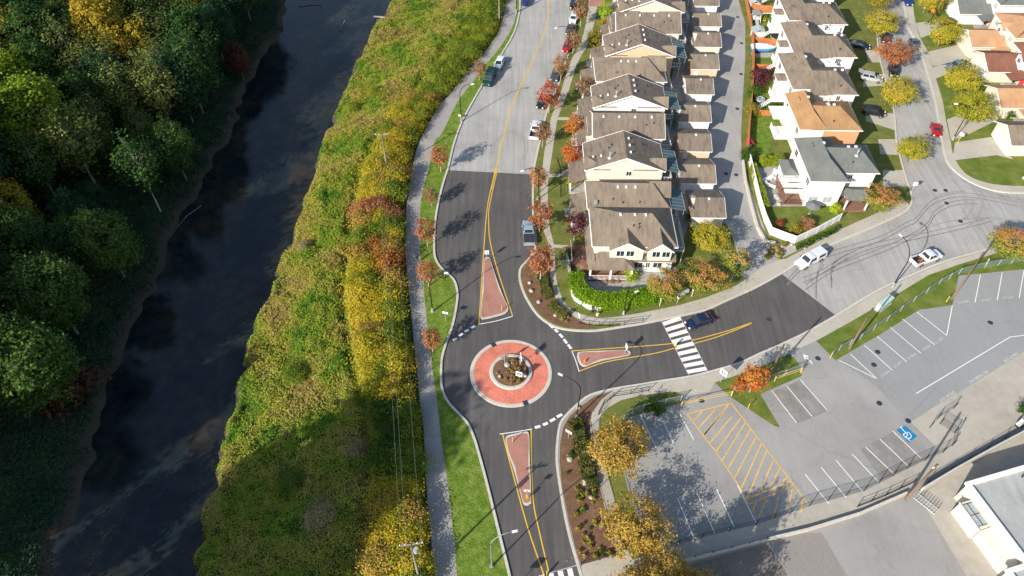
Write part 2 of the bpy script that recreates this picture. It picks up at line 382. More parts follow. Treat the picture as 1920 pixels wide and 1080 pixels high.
class MB:
    def __init__(s, org=(0, 0, 0)):
        s.v, s.f, s.m, s.o = [], [], [], Vector(org)
    def add(s, vs, fs, mi=0):
        b = len(s.v)
        s.v += [tuple(Vector(v) - s.o) for v in vs]
        s.f += [tuple(b + i for i in f) for f in fs]
        s.m += [mi] * len(fs)
        return s
    def box(s, x0, x1, y0, y1, z0, z1, mi=0, mat=None):
        vs = [Vector((x, y, z)) for z in (z0, z1) for x, y in ((x0, y0), (x1, y0), (x1, y1), (x0, y1))]
        if mat: vs = [mat @ v for v in vs]
        return s.add(vs, [(3, 2, 1, 0), (4, 5, 6, 7), (0, 1, 5, 4), (1, 2, 6, 5), (2, 3, 7, 6), (3, 0, 4, 7)], mi)
    def poly(s, pts, z0=None, z1=None, mi=0, side=True):
        """flat polygon; with z0,z1 an extruded slab"""
        P = [Vector((p[0], p[1], 0)) for p in pts]
        A = sum(P[i].x * P[(i + 1) % len(P)].y - P[(i + 1) % len(P)].x * P[i].y for i in range(len(P)))
        if A < 0: P.reverse()
        tr = tessellate_polygon([P])
        fix = []
        for t in tr:
            a, b, c = (P[i] for i in t)
            fix.append(tuple(t) if (b - a).cross(c - a).z > 0 else tuple(reversed(t)))
        zt = z1 if z1 is not None else z0
        s.add([(p.x, p.y, zt) for p in P], fix, mi)
        if z1 is not None and side:
            n = len(P)
            s.add([(p.x, p.y, z0) for p in P] + [(p.x, p.y, z1) for p in P], [(i, (i + 1) % n, n + (i + 1) % n, n + i) for i in range(n)], mi)
        return s
    def ribbon(s, path, w, z0, z1=None, mi=0, side=0.0):
        """strip along a path; side -1 lies left, +1 right, 0 centred; z1 gives it height"""
        P = [Vector((p[0], p[1], 0)) for p in path]; n = len(P); Lf, Rt = [], []
        for i, p in enumerate(P):
            t = (P[min(i + 1, n - 1)] - P[max(i - 1, 0)])
            if t.length < 1e-6: t = Vector((1, 0, 0))
            t.normalize(); nn = Vector((-t.y, t.x, 0))
            Lf.append(p + nn * w * (.5 - side * .5)); Rt.append(p - nn * w * (.5 + side * .5))
        zt = z1 if z1 is not None else z0
        vs = [(p.x, p.y, zt) for p in Lf] + [(p.x, p.y, zt) for p in Rt]
        fs = [(n + i, n + i + 1, i + 1, i) for i in range(n - 1)]
        s.add(vs, fs, mi)
        if z1 is not None:
            for S, fl in ((Lf, 0), (Rt, 1)):
                v2 = [(p.x, p.y, z0) for p in S] + [(p.x, p.y, z1) for p in S]
                f2 = [((i, i + 1, n + i + 1, n + i) if fl else (i + 1, i, n + i, n + i + 1)) for i in range(n - 1)]
                s.add(v2, f2, mi)
            for i in (0, n - 1):
                q = [(Lf[i].x, Lf[i].y, z0), (Rt[i].x, Rt[i].y, z0), (Rt[i].x, Rt[i].y, z1), (Lf[i].x, Lf[i].y, z1)]
                s.add(q, [(0, 1, 2, 3)], mi)
        return s
    def tube(s, path, r, seg=6, mi=0, r1=None, cap=True):
        P = [Vector(p) for p in path]; n = len(P); vs = []
        r1 = r if r1 is None else r1
        for i, p in enumerate(P):
            t = (P[min(i + 1, n - 1)] - P[max(i - 1, 0)]).normalized()
            a = t.cross(Vector((0, 0, 1)))
            if a.length < .05: a = t.cross(Vector((1, 0, 0)))
            a.normalize(); b = t.cross(a)
            rr = r + (r1 - r) * i / max(1, n - 1)
            for k in range(seg):
                an = 2 * math.pi * k / seg
                vs.append(p + (a * math.cos(an) + b * math.sin(an)) * rr)
        fs = [(i * seg + k, i * seg + (k + 1) % seg, (i + 1) * seg + (k + 1) % seg, (i + 1) * seg + k) for i in range(n - 1) for k in range(seg)]
        if cap: fs += [tuple(range(seg)), tuple(reversed(range((n - 1) * seg, n * seg)))]
        return s.add(vs, fs, mi)
    def lathe(s, c, prof, seg=20, mi=0, sx=1, sy=1):
        c = Vector(c); n = len(prof)
        vs = [c + Vector((r * math.cos(2 * math.pi * k / seg) * sx, r * math.sin(2 * math.pi * k / seg) * sy, z)) for r, z in prof for k in range(seg)]
        fs = [(i * seg + k, i * seg + (k + 1) % seg, (i + 1) * seg + (k + 1) % seg, (i + 1) * seg + k) for i in range(n - 1) for k in range(seg)]
        if prof[-1][0] > 1e-4: fs.append(tuple(range((n - 1) * seg, n * seg)))
        return s.add(vs, fs, mi)
    def quad(s, a, b, c, d, mi=0): return s.add([a, b, c, d], [(0, 1, 2, 3)], mi)
    def build(s, name, mats, parent=None, loc=None, smooth=False, rot=0.0):
        me = bpy.data.meshes.new(name); me.from_pydata(s.v, [], s.f)
        for m in (mats if isinstance(mats, (list, tuple)) else [mats]): me.materials.append(MT[m] if isinstance(m, str) else m)
        me.polygons.foreach_set('material_index', s.m)
        if smooth: me.polygons.foreach_set('use_smooth', [True] * len(s.f))
        me.update()
        o = bpy.data.objects.new(name, me); COL.objects.link(o)
        if parent: o.parent = parent
        if loc is not None: o.location = loc
        elif not parent: o.location = s.o
        o.rotation_euler.z = rot
        return o

def tag(o, label=None, cat=None, group=None, kind=None):
    if label: o['label'] = label
    if cat: o['category'] = cat
    if group: o['group'] = group
    if kind: o['kind'] = kind
    return o

def thing(name, label, cat, loc=(0, 0, 0), rot=0.0, group=None):
    o = bpy.data.objects.new(name, None); COL.objects.link(o)
    o.empty_display_size = .3
    o.location = loc; o.rotation_euler.z = rot
    return tag(o, label, cat, group)

def struct(name, mb, m, **k):
    return tag(mb.build(name, m, **k), kind='structure')

def dup(root, loc, rot=None, label=None, group=None, scale=None):
    r = root.copy(); COL.objects.link(r); r.location = loc
    if rot is not None: r.rotation_euler.z = rot
    if scale is not None: r.scale = scale
    if label: r['label'] = label
    if group: r['group'] = group
    for ch in list(root.children):
        c = ch.copy(); COL.objects.link(c); c.parent = r
        for g in ch.children:
            d = g.copy(); COL.objects.link(d); d.parent = c
    return r

def npmesh(name, co, mat, nv=4):
    """mesh of separate nv-gons from an (N*nv,3) array"""
    n = len(co) // nv
    me = bpy.data.meshes.new(name)
    me.vertices.add(n * nv); me.loops.add(n * nv); me.polygons.add(n)
    me.vertices.foreach_set('co', np.asarray(co, dtype=np.float32).ravel())
    me.loops.foreach_set('vertex_index', np.arange(n * nv, dtype=np.int32))
    me.polygons.foreach_set('loop_start', np.arange(0, n * nv, nv, dtype=np.int32))
    me.materials.append(mat)
    me.update(calc_edges=True)
    return me

def leaves(rng, cen, size, up=.6, aspect=.6, outward=None):
    """diamond leaf clumps at the given centres -> (N*4,3)"""
    n = len(cen)
    nr = rng.normal(size=(n, 3)); nr[:, 2] = np.abs(nr[:, 2]) + up
    if outward is not None: nr += outward * 1.2
    nr /= np.linalg.norm(nr, axis=1)[:, None]
    t = rng.normal(size=(n, 3)); u = np.cross(nr, t); u /= np.linalg.norm(u, axis=1)[:, None] + 1e-9
    v = np.cross(nr, u)
    s = size * rng.uniform(.6, 1.35, n)[:, None]
    a, b = u * s, v * s * aspect
    bend = nr * s * .18
    return np.stack([cen - a - bend, cen - b, cen + a - bend, cen + b], 1).reshape(-1, 3)

# ---------------------------------------------------------------- plants
def crown_points(rng, n, clumps, R, zc, hz, shape='egg', tight=.3):
    """leaf centres in a crown of half width R, centre height zc, half height hz"""
    cc = []; sd_ = float(rng.uniform(0, 50))
    while len(cc) < clumps:
        p = rng.normal(size=3); p /= np.linalg.norm(p)
        r = rng.uniform(.45, 1.0) ** .6
        q = p * r * (1 + .32 * noise.noise(Vector(p) * 1.9 + Vector((sd_, sd_ * .7, 0))))
        if shape == 'vase' and q[2] < 0: q[:2] *= (1 + q[2] * .65)
        if shape == 'cone': q[:2] *= max(.12, (1 - q[2]) * .55)
        if shape == 'egg' and q[2] > 0: q[:2] *= (1 - q[2] * .25)
        cc.append(q)
    cc = np.array(cc) * rng.uniform(.85, 1.12, (clumps, 1))
    idx = rng.integers(0, clumps, n)
    wt = rng.uniform(.5, 1.3, clumps)[idx][:, None]
    off = rng.normal(size=(n, 3)) * tight * wt; off[:, 2] *= .7
    q = cc[idx] + off
    out = q / (np.linalg.norm(q, axis=1)[:, None] + 1e-6)
    q = q * np.array([R, R, hz]) + np.array([0, 0, zc])
    return q, out, cc * np.array([R, R, hz]) + np.array([0, 0, zc])

def make_tree(seed, H, R, n, clumps, leaf, shape='egg', low=.3, bark='bark', tight=.24, limbs=8, name='street_tree', thick=.012):
    """returns (crown mesh, trunk mesh): tapered trunk with limbs running to the leaf clumps"""
    rng = np.random.default_rng(seed)
    hz = H * (1 - low) / 2; zc = H * low + hz
    q, out, cc = crown_points(rng, n, clumps, R, zc, hz, shape, tight)
    cm = npmesh(name + '_crown', leaves(rng, q, leaf, outward=out), L['green'])
    b = MB(); rnd = random.Random(seed)
    bend = rnd.uniform(-.03, .03) * H; r0 = H * thick + .03
    top = Vector((bend, -bend * .5, H * .86))
    path = [Vector((0, 0, 0)), Vector((bend * .2, 0, H * .25)), Vector((bend * .6, -bend * .2, H * .55)), top]
    b.tube(path, r0, 7, r1=r0 * .2)
    order = list(range(clumps)); rnd.shuffle(order)
    for i in order[:limbs]:
        c = Vector(cc[i]); z0 = max(H * low * .75, min(H * .7, c.z - R * .5)); k = z0 / H
        st = Vector((bend * k, -bend * .3 * k, z0)); mid = st.lerp(c, .5) + Vector((0, 0, -R * .06))
        b.tube([st, mid, c], r0 * .45, 5, r1=r0 * .08)
    me = bpy.data.meshes.new(name + '_trunk'); me.from_pydata(b.v, [], b.f); me.materials.append(MT[bark])
    me.polygons.foreach_set('use_smooth', [True] * len(b.f)); me.update()
    return cm, me

TREEV = {
    'small': [make_tree(10 + i, 6.2, 1.9, 1500, 60, .15, 'vase' if i % 2 else 'egg', .27, 'palebark', tight=.15) for i in range(4)],
    'tallslim': [make_tree(20 + i, 7.5, 1.5, 1700, 44, .17, 'egg', .25, 'palebark') for i in range(2)],
    'wide': [make_tree(30 + i, 7.0, 4.1, 8200, 150, .145, 'vase', .22, tight=.11) for i in range(4)],
    'bushy': [make_tree(40 + i, 3.0, 1.6, 1500, 36, .15, 'egg', .06, tight=.26) for i in range(3)],
    'forest': [make_tree(50 + i, 17, 4.8, 10000, 200, .235, 'egg', .2, tight=.125, name='forest_tree', limbs=12) for i in range(5)],
    'sparse': [make_tree(60 + i, 16, 3.4, 3000, 80, .22, 'vase', .35, 'palebark', tight=.2, name='alder', limbs=26, thick=.010) for i in range(3)],
    'tall': [make_tree(70 + i, 36, 7.5, 9000, 120, .75, 'egg', .15, tight=.17, name='cottonwood', limbs=14) for i in range(2)],
    'shrub': [make_tree(80 + i, 4.0, 2.6, 3800, 80, .15, 'egg', .02, tight=.25, name='bank_shrub', limbs=10) for i in range(4)],
}
_tc = [0]
def tree(kind, x, y, z, leafkey, label, cat='tree', group=None, name='street_tree', s=1.0, sz=None, var=None):
    _tc[0] += 1
    vs = TREEV[kind]; cm, tm = vs[(_tc[0] if var is None else var) % len(vs)]
    t = thing(name, label, cat, (x, y, z), _tc[0] * 2.39996, group)
    t.scale = (s, s, sz or s)
    c = bpy.data.objects.new('crown', cm); COL.objects.link(c); c.parent = t
    c.material_slots[0].link = 'OBJECT'; c.material_slots[0].material = L[leafkey]
    k = bpy.data.objects.new('trunk', tm); COL.objects.link(k); k.parent = t
    return t
def treep(kind, bx, by, leafkey, label, z=.14, **k):
    p = G(bx, by, z); return tree(kind, p.x, p.y, z, leafkey, label, **k)

_hc = [0]
def hedge(name, path, w, h, z, leafkey, label, cat='hedge', dens=110, leaf=.13, group=None, wob=.12):
    """clipped hedge: leaf shell over a dark core, following a path"""
    _hc[0] += 1; rng = np.random.default_rng(500 + _hc[0])
    P = np.array([[float(p[0]), float(p[1])] for p in path]); seg = np.linalg.norm(np.diff(P, axis=0), axis=1); cum = np.r_[0, np.cumsum(seg)]
    n = int(cum[-1] * (w + 2 * h) * dens)
    s = rng.uniform(0, cum[-1], n); i = np.clip(np.searchsorted(cum, s) - 1, 0, len(seg) - 1)
    t = (s - cum[i]) / seg[i]; c = P[i] + (P[i + 1] - P[i]) * t[:, None]
    d = (P[i + 1] - P[i]) / seg[i][:, None]; nn = np.stack([-d[:, 1], d[:, 0]], 1)
    u = rng.uniform(0, w + 2 * h, n)
    lat = np.where(u < h, -w / 2, np.where(u < h + w, u - h - w / 2, w / 2)); zz = np.where(u < h, u, np.where(u < h + w, h, w + 2 * h - u))
    jit = rng.normal(size=n) * .07 + wob * np.sin(s * 4.1) * .5 + wob * np.sin(s * 1.7 + 1) * .6
    lat = lat * (1 + jit * (zz < h)); zz = zz + jit * (zz >= h)
    org = Vector((P[0, 0], P[0, 1], z))
    cen = np.stack([c[:, 0] + nn[:, 0] * lat - org.x, c[:, 1] + nn[:, 1] * lat - org.y, zz], 1)
    me = npmesh(name, leaves(rng, cen, leaf), L[leafkey])
    o = bpy.data.objects.new(name, me); COL.objects.link(o); o.location = org
    b = MB(org); b.ribbon(path, w * .82, z, z + h * .88)
    bm = bmesh.new(); bm.from_mesh(me); me2 = bpy.data.meshes.new('core'); me2.from_pydata(b.v, [], b.f); bm.from_mesh(me2); bm.to_mesh(me); bm.free(); bpy.data.meshes.remove(me2)
    me.update()
    return tag(o, label, cat, group)
# ---------------------------------------------------------------- terrain
def ycurve(pts, z, pre=(), post=()):
    w = list(pre) + [tuple(G(a, b, z)[:2]) for a, b in pts] + list(post)
    w.sort(key=lambda p: p[1])
    return np.array([p[0] for p in w]), np.array([p[1] for p in w])
LWp = [(560, -40), (545, 0), (530, 60), (498, 110), (470, 160), (445, 230), (413, 293), (380, 360), (338, 420), (318, 470), (290, 547), (257, 620), (215, 713), (205, 753), (180, 853), (153, 920), (133, 980), (103, 1080)]
RBp = [(752, -40), (738, 0), (734, 20), (713, 37), (697, 63), (687, 90), (667, 127), (650, 157), (640, 187), (633, 220), (620, 243), (600, 307), (583, 353), (557, 417), (543, 460), (520, 513), (503, 567), (487, 593), (470, 653), (458, 700), (452, 735), (433, 793), (417, 853), (400, 933), (376, 1010), (367, 1040), (368, 1080)]
PWp = [(955, -40), (949, 0), (945, 25), (935, 60), (908, 100), (880, 130), (845, 175), (820, 205), (800, 240), (785, 270), (773, 316), (767, 358), (762, 391), (761, 447), (761, 480), (764, 519), (768, 560), (772, 596), (777, 651), (783, 707), (788, 757), (794, 800), (801, 930), (810, 1030), (815, 1080)]
PEp = [(972, -40), (968, 0), (968, 25), (960, 53), (938, 89), (915, 117), (879, 164), (857, 194), (829, 250), (815, 267), (804, 316), (793, 358), (788, 391), (789, 447), (788, 480), (794, 519), (796, 560), (800, 596), (806, 651), (813, 707), (820, 757), (829, 840), (835, 872), (843, 936), (852, 1019), (857, 1080), (862, 1140)]
HLp = [(915, -40), (905, 0), (862, 60), (820, 120), (770, 180), (720, 240), (684, 310), (664, 400), (652, 480), (648, 560), (657, 627), (667, 680), (690, 760), (700, 850), (700, 950), (690, 1080)]
LWx, LWy = ycurve(LWp, -4, pre=[(-53, 20), (-45, 5), (-38, -20), (-20, -80)], post=[(-38, 230), (10, 400)])
RBx, RBy = ycurve(RBp, -1.2, pre=[(-35, 20), (-27, 5), (-19, -20), (0, -80)], post=[(-18, 230), (30, 400)])
PWx, PWy = ycurve(PWp, 0, pre=[(-9.6, 20), (-5, 5), (4, -20), (24, -80)], post=[(8, 230), (55, 400)])
HLx, HLy = ycurve(HLp, 0, pre=[(-18, 20), (-13, 5), (-6, -20), (12, -80)], post=[(2, 230), (48, 400)])
fLW = lambda y: np.interp(y, LWy, LWx) + .55 * np.sin(np.asarray(y) * .31 + 1.4 * np.sin(np.asarray(y) * .47)) + .4 * np.sin(np.asarray(y) * .93 + 2 * np.sin(np.asarray(y) * .23))
fRB = lambda y: np.interp(y, RBy, RBx) + .45 * np.sin(np.asarray(y) * .41 + 1.7 * np.sin(np.asarray(y) * .29)) + .35 * np.sin(np.asarray(y) * 1.3 + 2 * np.sin(np.asarray(y) * .37))
fPW = lambda y: np.interp(y, PWy, PWx)
fHL = lambda y: np.interp(y, HLy, HLx)
_rng = np.random.default_rng(3)

def fbm(x, y, s=1.0, o=4):
    """cheap value noise on arrays"""
    r = np.zeros_like(x); a = 1.0
    for k in range(o):
        ph = k * 17.3
        r += a * (np.sin(x * s + ph + 1.7 * np.sin(y * s * .8 + ph)) * np.cos(y * s * 1.1 - ph + 1.3 * np.sin(x * s * .7 - ph)))
        s *= 2.07; a *= .5
    return r / 1.9

def bank_height(x, y):
    """height of the ground left of the path"""
    lw, rb, pw, hl = fLW(y), fRB(y), fPW(y), fHL(y)
    rw = rb - 1.6
    n1 = fbm(x, y, .26) * .95 + fbm(x, y, .9, 2) * .30 - .9 * np.exp(-((x - hl + .6) / 1.1) ** 2)
    # right bank
    z = np.where(x >= rb, np.interp((x - rb) / np.maximum(hl - rb, .1), [0, .25, .8, 1.0], [-1.6, -1.1, -.5, -.35]), 0)
    fade = np.clip((pw - x) / 2.0, 0, 1) * np.clip((x - rb) / 1.0 + .4, 0, 1)
    z = z + n1 * fade
    z = np.where(x > hl, -.35 + .47 * np.clip((x - hl) / np.maximum(pw - hl, .1), 0, 1) + n1 * .4 * fade, z)
    # channel
    ch = np.clip((x - rw) / np.maximum(rb - rw, .1), 0, 1) * 2.7 - 4.3
    z = np.where((x < rb) & (x >= rw), ch, z)
    bed = -4.9 + np.clip((x - (rw - 6)) / 6, 0, 1) * .5
    z = np.where((x < rw) & (x > lw), bed, z)
    # left bank and forest floor
    d = lw - x
    zl = np.interp(d, [0, 1.5, 6, 14, 40, 90, 160, 500, 1600], [-4.3, -3.6, -1.8, .2, 5, 16, 30, 60, 80]) + (fbm(x, y, .35) * .5) * np.clip(d / 4, 0, 1)
    z = np.where(x <= lw, zl, z)
    return z

ys = np.concatenate([np.array([-900, -400, -150, -60, -20]), np.arange(0, 235, 1.1), np.array([245, 260, 280, 320, 380, 500, 800, 1500, 3500])])
rows = []
fr = np.concatenate([np.linspace(0, 1, 26)[:-1]])
for y in ys:
    lw, rb, pw, hl = fLW(y), fRB(y), fPW(y), fHL(y)
    xs = np.concatenate([[lw - 1600, lw - 500, lw - 250], np.linspace(lw - 160, lw - 41, 14), np.linspace(lw - 40, lw - 2, 26), [lw - 1, lw - .01, lw + 1.5],
                         np.linspace(lw + 3, rb - 3, 5), [rb - 1.61, rb - 1, rb - .5, rb], np.linspace(rb + .4, hl, 34)[:], np.linspace(hl + .4, pw - .05, 12), [pw + .5, pw + 60, pw + 260, pw + 2200]])
    rows.append(xs)
X = np.array(rows); Y = np.repeat(ys[:, None], X.shape[1], 1)
Z = bank_height(X, Y)
Z[:, -5:] = -.03; Z[:, -4:] = -.03
nr, nc = X.shape
me = bpy.data.meshes.new('ground')
idx = np.arange(nr * nc).reshape(nr, nc)
q = np.stack([idx[:-1, :-1], idx[:-1, 1:], idx[1:, 1:], idx[1:, :-1]], -1).reshape(-1, 4)
me.vertices.add(nr * nc); me.loops.add(len(q) * 4); me.polygons.add(len(q))
me.vertices.foreach_set('co', np.stack([X, Y, Z], -1).astype(np.float32).ravel())
me.loops.foreach_set('vertex_index', q.astype(np.int32).ravel()); me.polygons.foreach_set('loop_start', np.arange(0, len(q) * 4, 4, dtype=np.int32))
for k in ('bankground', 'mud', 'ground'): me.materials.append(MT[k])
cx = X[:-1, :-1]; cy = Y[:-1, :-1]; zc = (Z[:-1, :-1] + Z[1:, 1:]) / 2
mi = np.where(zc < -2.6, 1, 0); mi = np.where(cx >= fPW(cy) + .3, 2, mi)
me.polygons.foreach_set('material_index', mi.astype(np.int32).ravel()); me.polygons.foreach_set('use_smooth', np.ones(len(q), dtype=bool))
me.update(calc_edges=True)
go = bpy.data.objects.new('ground', me); COL.objects.link(go); tag(go, kind='structure')

b = MB()
wy = [-900, -60, 10] + list(range(20, 235, 5)) + [260, 400, 3500]
vs = []
for y in wy: vs += [(float(fLW(y)) - 1.2, y, -4), (float(fRB(y)) - .7, y, -4)]
b.add(vs, [(2 * i, 2 * i + 1, 2 * i + 3, 2 * i + 2) for i in range(len(wy) - 1)])
struct('river', b, 'water')

# ---------------------------------------------------------------- kerb lines (photo pixels)
WK = [(978, -40), (975, 0), (974, 22), (964, 61), (940, 103), (902, 164), (868, 225), (852, 267), (846, 290), (840, 316), (828, 355), (817, 408), (814, 458), (817, 487), (833, 509), (850, 524), (857, 544), (857, 566), (849, 609), (838, 640), (829, 670), (827, 701), (829, 729), (840, 754), (860, 776), (877, 795), (888, 820), (893, 835), (904, 874), (917, 924), (932, 985), (954, 1074), (966, 1130)]
EK = [(1094, -40), (1086, 0), (1080, 40), (1072, 80), (1060, 120), (1047, 160), (1033, 190), (1024, 215), (1015, 255), (1006, 294), (1000, 327), (999, 374), (1000, 410), (1004, 440), (1003, 468), (990, 488), (977, 502), (974, 519), (979, 541), (990, 565), (1010, 593), (1038, 612), (1066, 619), (1099, 621), (1122, 620), (1163, 614), (1206, 607), (1241, 600), (1274, 593), (1322, 582), (1358, 566), (1385, 554), (1416, 540), (1465, 513), (1520, 478), (1573, 453), (1640, 425), (1668, 412), (1687, 403), (1703, 392), (1710, 376)]
EK2 = [(1710, 376), (1707, 360), (1701, 342), (1693, 317), (1687, 294), (1680, 262), (1678, 231), (1674, 200), (1662, 158), (1648, 104), (1644, 50), (1648, 0), (1652, -40)]
FK = [(1692, -40), (1694, 0), (1699, 37), (1703, 52), (1712, 69), (1724, 87), (1732, 117), (1745, 158), (1755, 200), (1764, 254), (1774, 300), (1795, 325), (1828, 346), (1870, 359), (1920, 362), (2000, 360)]
SK = [(1088, 1074), (1071, 1016), (1060, 969), (1049, 905), (1044, 863), (1045, 830), (1050, 797), (1061, 780), (1085, 757), (1108, 741), (1150, 730), (1205, 721), (1247, 714), (1292, 707), (1330, 698), (1385, 682), (1422, 665), (1500, 630), (1568, 592), (1640, 548), (1707, 517), (1773, 490), (1840, 471), (1920, 445), (2000, 425)]
wk, ek, ek2, fk = pxs(WK), pxs(EK, n=3), pxs(EK2, n=3), pxs(FK, n=3)
sk = pxs([(1104, 1130)] + SK, n=3)
# old road first, new asphalt on top of it
b = MB(); b.poly(px([(985, -60)]) + [p for p in wk] + px([(1104, 1130)]) + [p for p in sk[1:]] + px([(2060, 400), (2060, 350)]) + list(reversed(fk)) + px([(1692, -60), (1652, -60)]) + list(reversed(ek2)) + list(reversed(ek)) + px([(1094, -60)]), 0.0)
struct('road', b, 'oldroad')
def between(path, p0, p1):
    i0 = min(range(len(path)), key=lambda i: (path[i] - p0).length); i1 = min(range(len(path)), key=lambda i: (path[i] - p1).length)
    return path[min(i0, i1):max(i0, i1) + 1]
nw, ne = G(840, 319), G(1000, 331); e1, e2 = G(1465, 513), G(1568, 592)
b = MB(); b.poly([nw] + between(wk, nw, wk[-1])[1:] + px([(1104, 1130)]) + between(sk, sk[1], e2) + [e2, e1] + list(reversed(between(ek, ne, e1))), .006)
struct('new_asphalt', b, 'newroad')

# ---------------------------------------------------------------- raised blocks
ZB = .14
b = MB(); b.poly([G(a, c) for a, c in PWp] + px([(820, 1130)]) + list(reversed(wk)), -.4, ZB - .004)
struct('verge', b, 'brightlawn')
b = MB(); b.poly(pxs(PWp, n=3) + px([(820, 1130)]) + list(reversed(pxs(PEp, n=3))), ZB)
struct('path', b, 'gravelp')
b = MB(); b.poly(list(ek) + list(ek2)[1:] + px([(1652, -60), (1094, -60)]), -.4, ZB - .004)
struct('residential_ground', b, 'drylawn')
b = MB(); b.poly(list(fk) + px([(2080, 355), (2300, -60), (1692, -60)]), -.4, ZB - .004)
struct('street_ground', b, 'lawn')
b = MB(); b.poly(list(sk) + px([(2100, 420), (2300, 1200), (1104, 1160)]), -.4, ZB - .004)
struct('parking_lot', b, 'lot')
for nm, p, sd_ in (('kerb', wk, -1), ('kerb', ek, -1), ('kerb', ek2, -1), ('kerb', fk, 1), ('kerb', sk, 1)):
    b = MB(); b.ribbon(p, .34, -.2, ZB + .035, side=sd_ * .0); struct(nm, b, 'kerb')

def sheet(name, m, pts, z=ZB + .004, smooth=0):
    b = MB(); b.poly(pxs(pts, n=smooth, closed=True) if smooth else px(pts), z)
    return struct(name, b, m)
# east pavement of the main road and round the corner
SWL = [(1106, -40), (1104, 0), (1102, 25), (1090, 78), (1068, 120), (1052, 172), (1034, 219), (1027, 250), (1020, 290), (1016, 330), (1013, 358), (1017, 424), (1028, 458), (1032, 502), (1032, 522), (1038, 547), (1046, 568), (1071, 590), (1088, 602), (1110, 609), (1163, 607)]
SWR = [(1122, -40), (1120, 0), (1118, 25), (1105, 78), (1082, 120), (1066, 172), (1047, 219), (1041, 250), (1035, 290), (1029, 330), (1027, 369), (1030, 424), (1038, 458), (1041, 502), (1043, 524), (1049, 547), (1061, 572), (1082, 587), (1107, 594), (1132, 597), (1163, 594)]
b = MB(); b.poly(pxs(SWL, n=3) + list(reversed(pxs(SWR, n=3))), ZB + .004); struct('pavement', b, 'concrete')
NP = [(1163, 594), (1205, 587), (1274, 573), (1322, 559), (1372, 540), (1393, 528), (1427, 503), (1460, 488), (1473, 486), (1523, 460), (1573, 432), (1620, 411), (1662, 392), (1682, 378), (1692, 373)]
kk = between(ek, G(1163, 614), G(1708, 385))
b = MB(); b.poly([G(1163, 613)] + [p for p in kk[1:]] + list(reversed(px(NP))), ZB + .004); struct('pavement', b, 'concrete')
FP = [(1716, -40), (1711, 0), (1716, 42), (1724, 70), (1739, 98), (1747, 125), (1766, 187), (1774, 231), (1782, 267), (1787, 292), (1801, 317), (1820, 333), (1860, 346), (1920, 350), (2000, 348)]
b = MB(); b.poly(list(fk)[:] + list(reversed(pxs(FP, n=3))), ZB + .004); struct('pavement', b, 'concrete')
sheet('soil_bed', 'soil', [(1003, 480), (990, 491), (980, 504), (978, 519), (983, 541), (994, 563), (1014, 590), (1040, 608), (1068, 615), (1100, 617), (1122, 617), (1108, 610), (1088, 603), (1071, 592), (1046, 570), (1037, 548), (1031, 524), (1030, 502), (1026, 470), (1012, 468)], ZB + .003)
# school side pavements, verges, beds
SPI = [(1150, 733), (1205, 724), (1247, 717), (1292, 710), (1330, 701), (1386, 685), (1422, 668), (1500, 633), (1568, 595), (1640, 551), (1707, 520), (1773, 493), (1840, 474), (1920, 448), (2000, 428)]
SPO = [(2000, 436), (1920, 458), (1853, 480), (1797, 497), (1740, 517), (1707, 537), (1673, 558), (1607, 597), (1530, 640), (1480, 662), (1425, 690), (1340, 718), (1330, 735), (1288, 742), (1262, 735), (1205, 742), (1165, 751), (1140, 765), (1128, 778), (1122, 790), (1126, 830), (1137, 885), (1151, 935), (1172, 1024), (1186, 1051), (1195, 1110), (1098, 1110), (1089, 1060), (1156, 1040), (1155, 1019), (1135, 958), (1124, 913), (1112, 860), (1106, 800), (1110, 775), (1128, 750)]
sheet('pavement', 'concrete', SPI + SPO)
sheet('soil_bed', 'soil', [(1150, 733), (1128, 750), (1110, 775), (1106, 800), (1112, 860), (1124, 913), (1135, 958), (1155, 1019), (1156, 1040), (1089, 1060), (1078, 1025), (1066, 975), (1054, 915), (1049, 865), (1050, 832), (1056, 802), (1068, 781), (1090, 762), (1115, 744)], ZB + .003)
sheet('grass_verge', 'drylawn', [(1122, 790), (1128, 778), (1140, 765), (1165, 751), (1205, 742), (1262, 735), (1282, 742), (1278, 756), (1235, 768), (1180, 782), (1168, 800), (1167, 880), (1180, 930), (1200, 980), (1224, 1036), (1186, 1051), (1172, 1024), (1151, 935), (1137, 885), (1126, 830)], ZB + .006)
sheet('grass_verge', 'lawn', [(1340, 718), (1425, 690), (1480, 664), (1497, 682), (1503, 706), (1425, 740), (1462, 802), (1452, 800), (1372, 747), (1358, 736)], ZB + .006)
NEG = [(1530, 640), (1607, 597), (1673, 558), (1707, 537), (1740, 517), (1797, 497), (1853, 480), (1920, 458), (2000, 436), (2000, 495), (1920, 506), (1797, 518), (1785, 573), (1723, 582), (1647, 630), (1566, 677)]
sheet('grass_verge', 'lawn', NEG, ZB + .006)
sheet('resealed_lot', 'lotdark', [(1572, 678), (1647, 632), (1723, 584), (1786, 575), (1799, 520), (1920, 508), (2000, 497), (2020, 610), (1920, 660), (1827, 718), (1757, 760), (1707, 792), (1673, 760), (1643, 725)], ZB + .0)
sheet('plaza', 'plaza', [(1707, 792), (1757, 760), (1827, 718), (1920, 660), (2020, 610), (2100, 760), (1920, 797), (1850, 832), (1782, 868), (1733, 897), (1712, 925), (1700, 927), (1610, 967), (1513, 997), (1440, 1014), (1274, 1062), (1230, 1072), (1191, 1074), (1186, 1051), (1227, 1037), (1316, 1007), (1417, 985), (1517, 950), (1620, 922), (1700, 880), (1763, 848)], ZB + .004)
sheet('yard_concrete', 'plaza', [(1733, 925), (1782, 890), (1850, 852), (1925, 812), (2040, 800), (2040, 1130), (1840, 1130), (1735, 953)], ZB + .003)
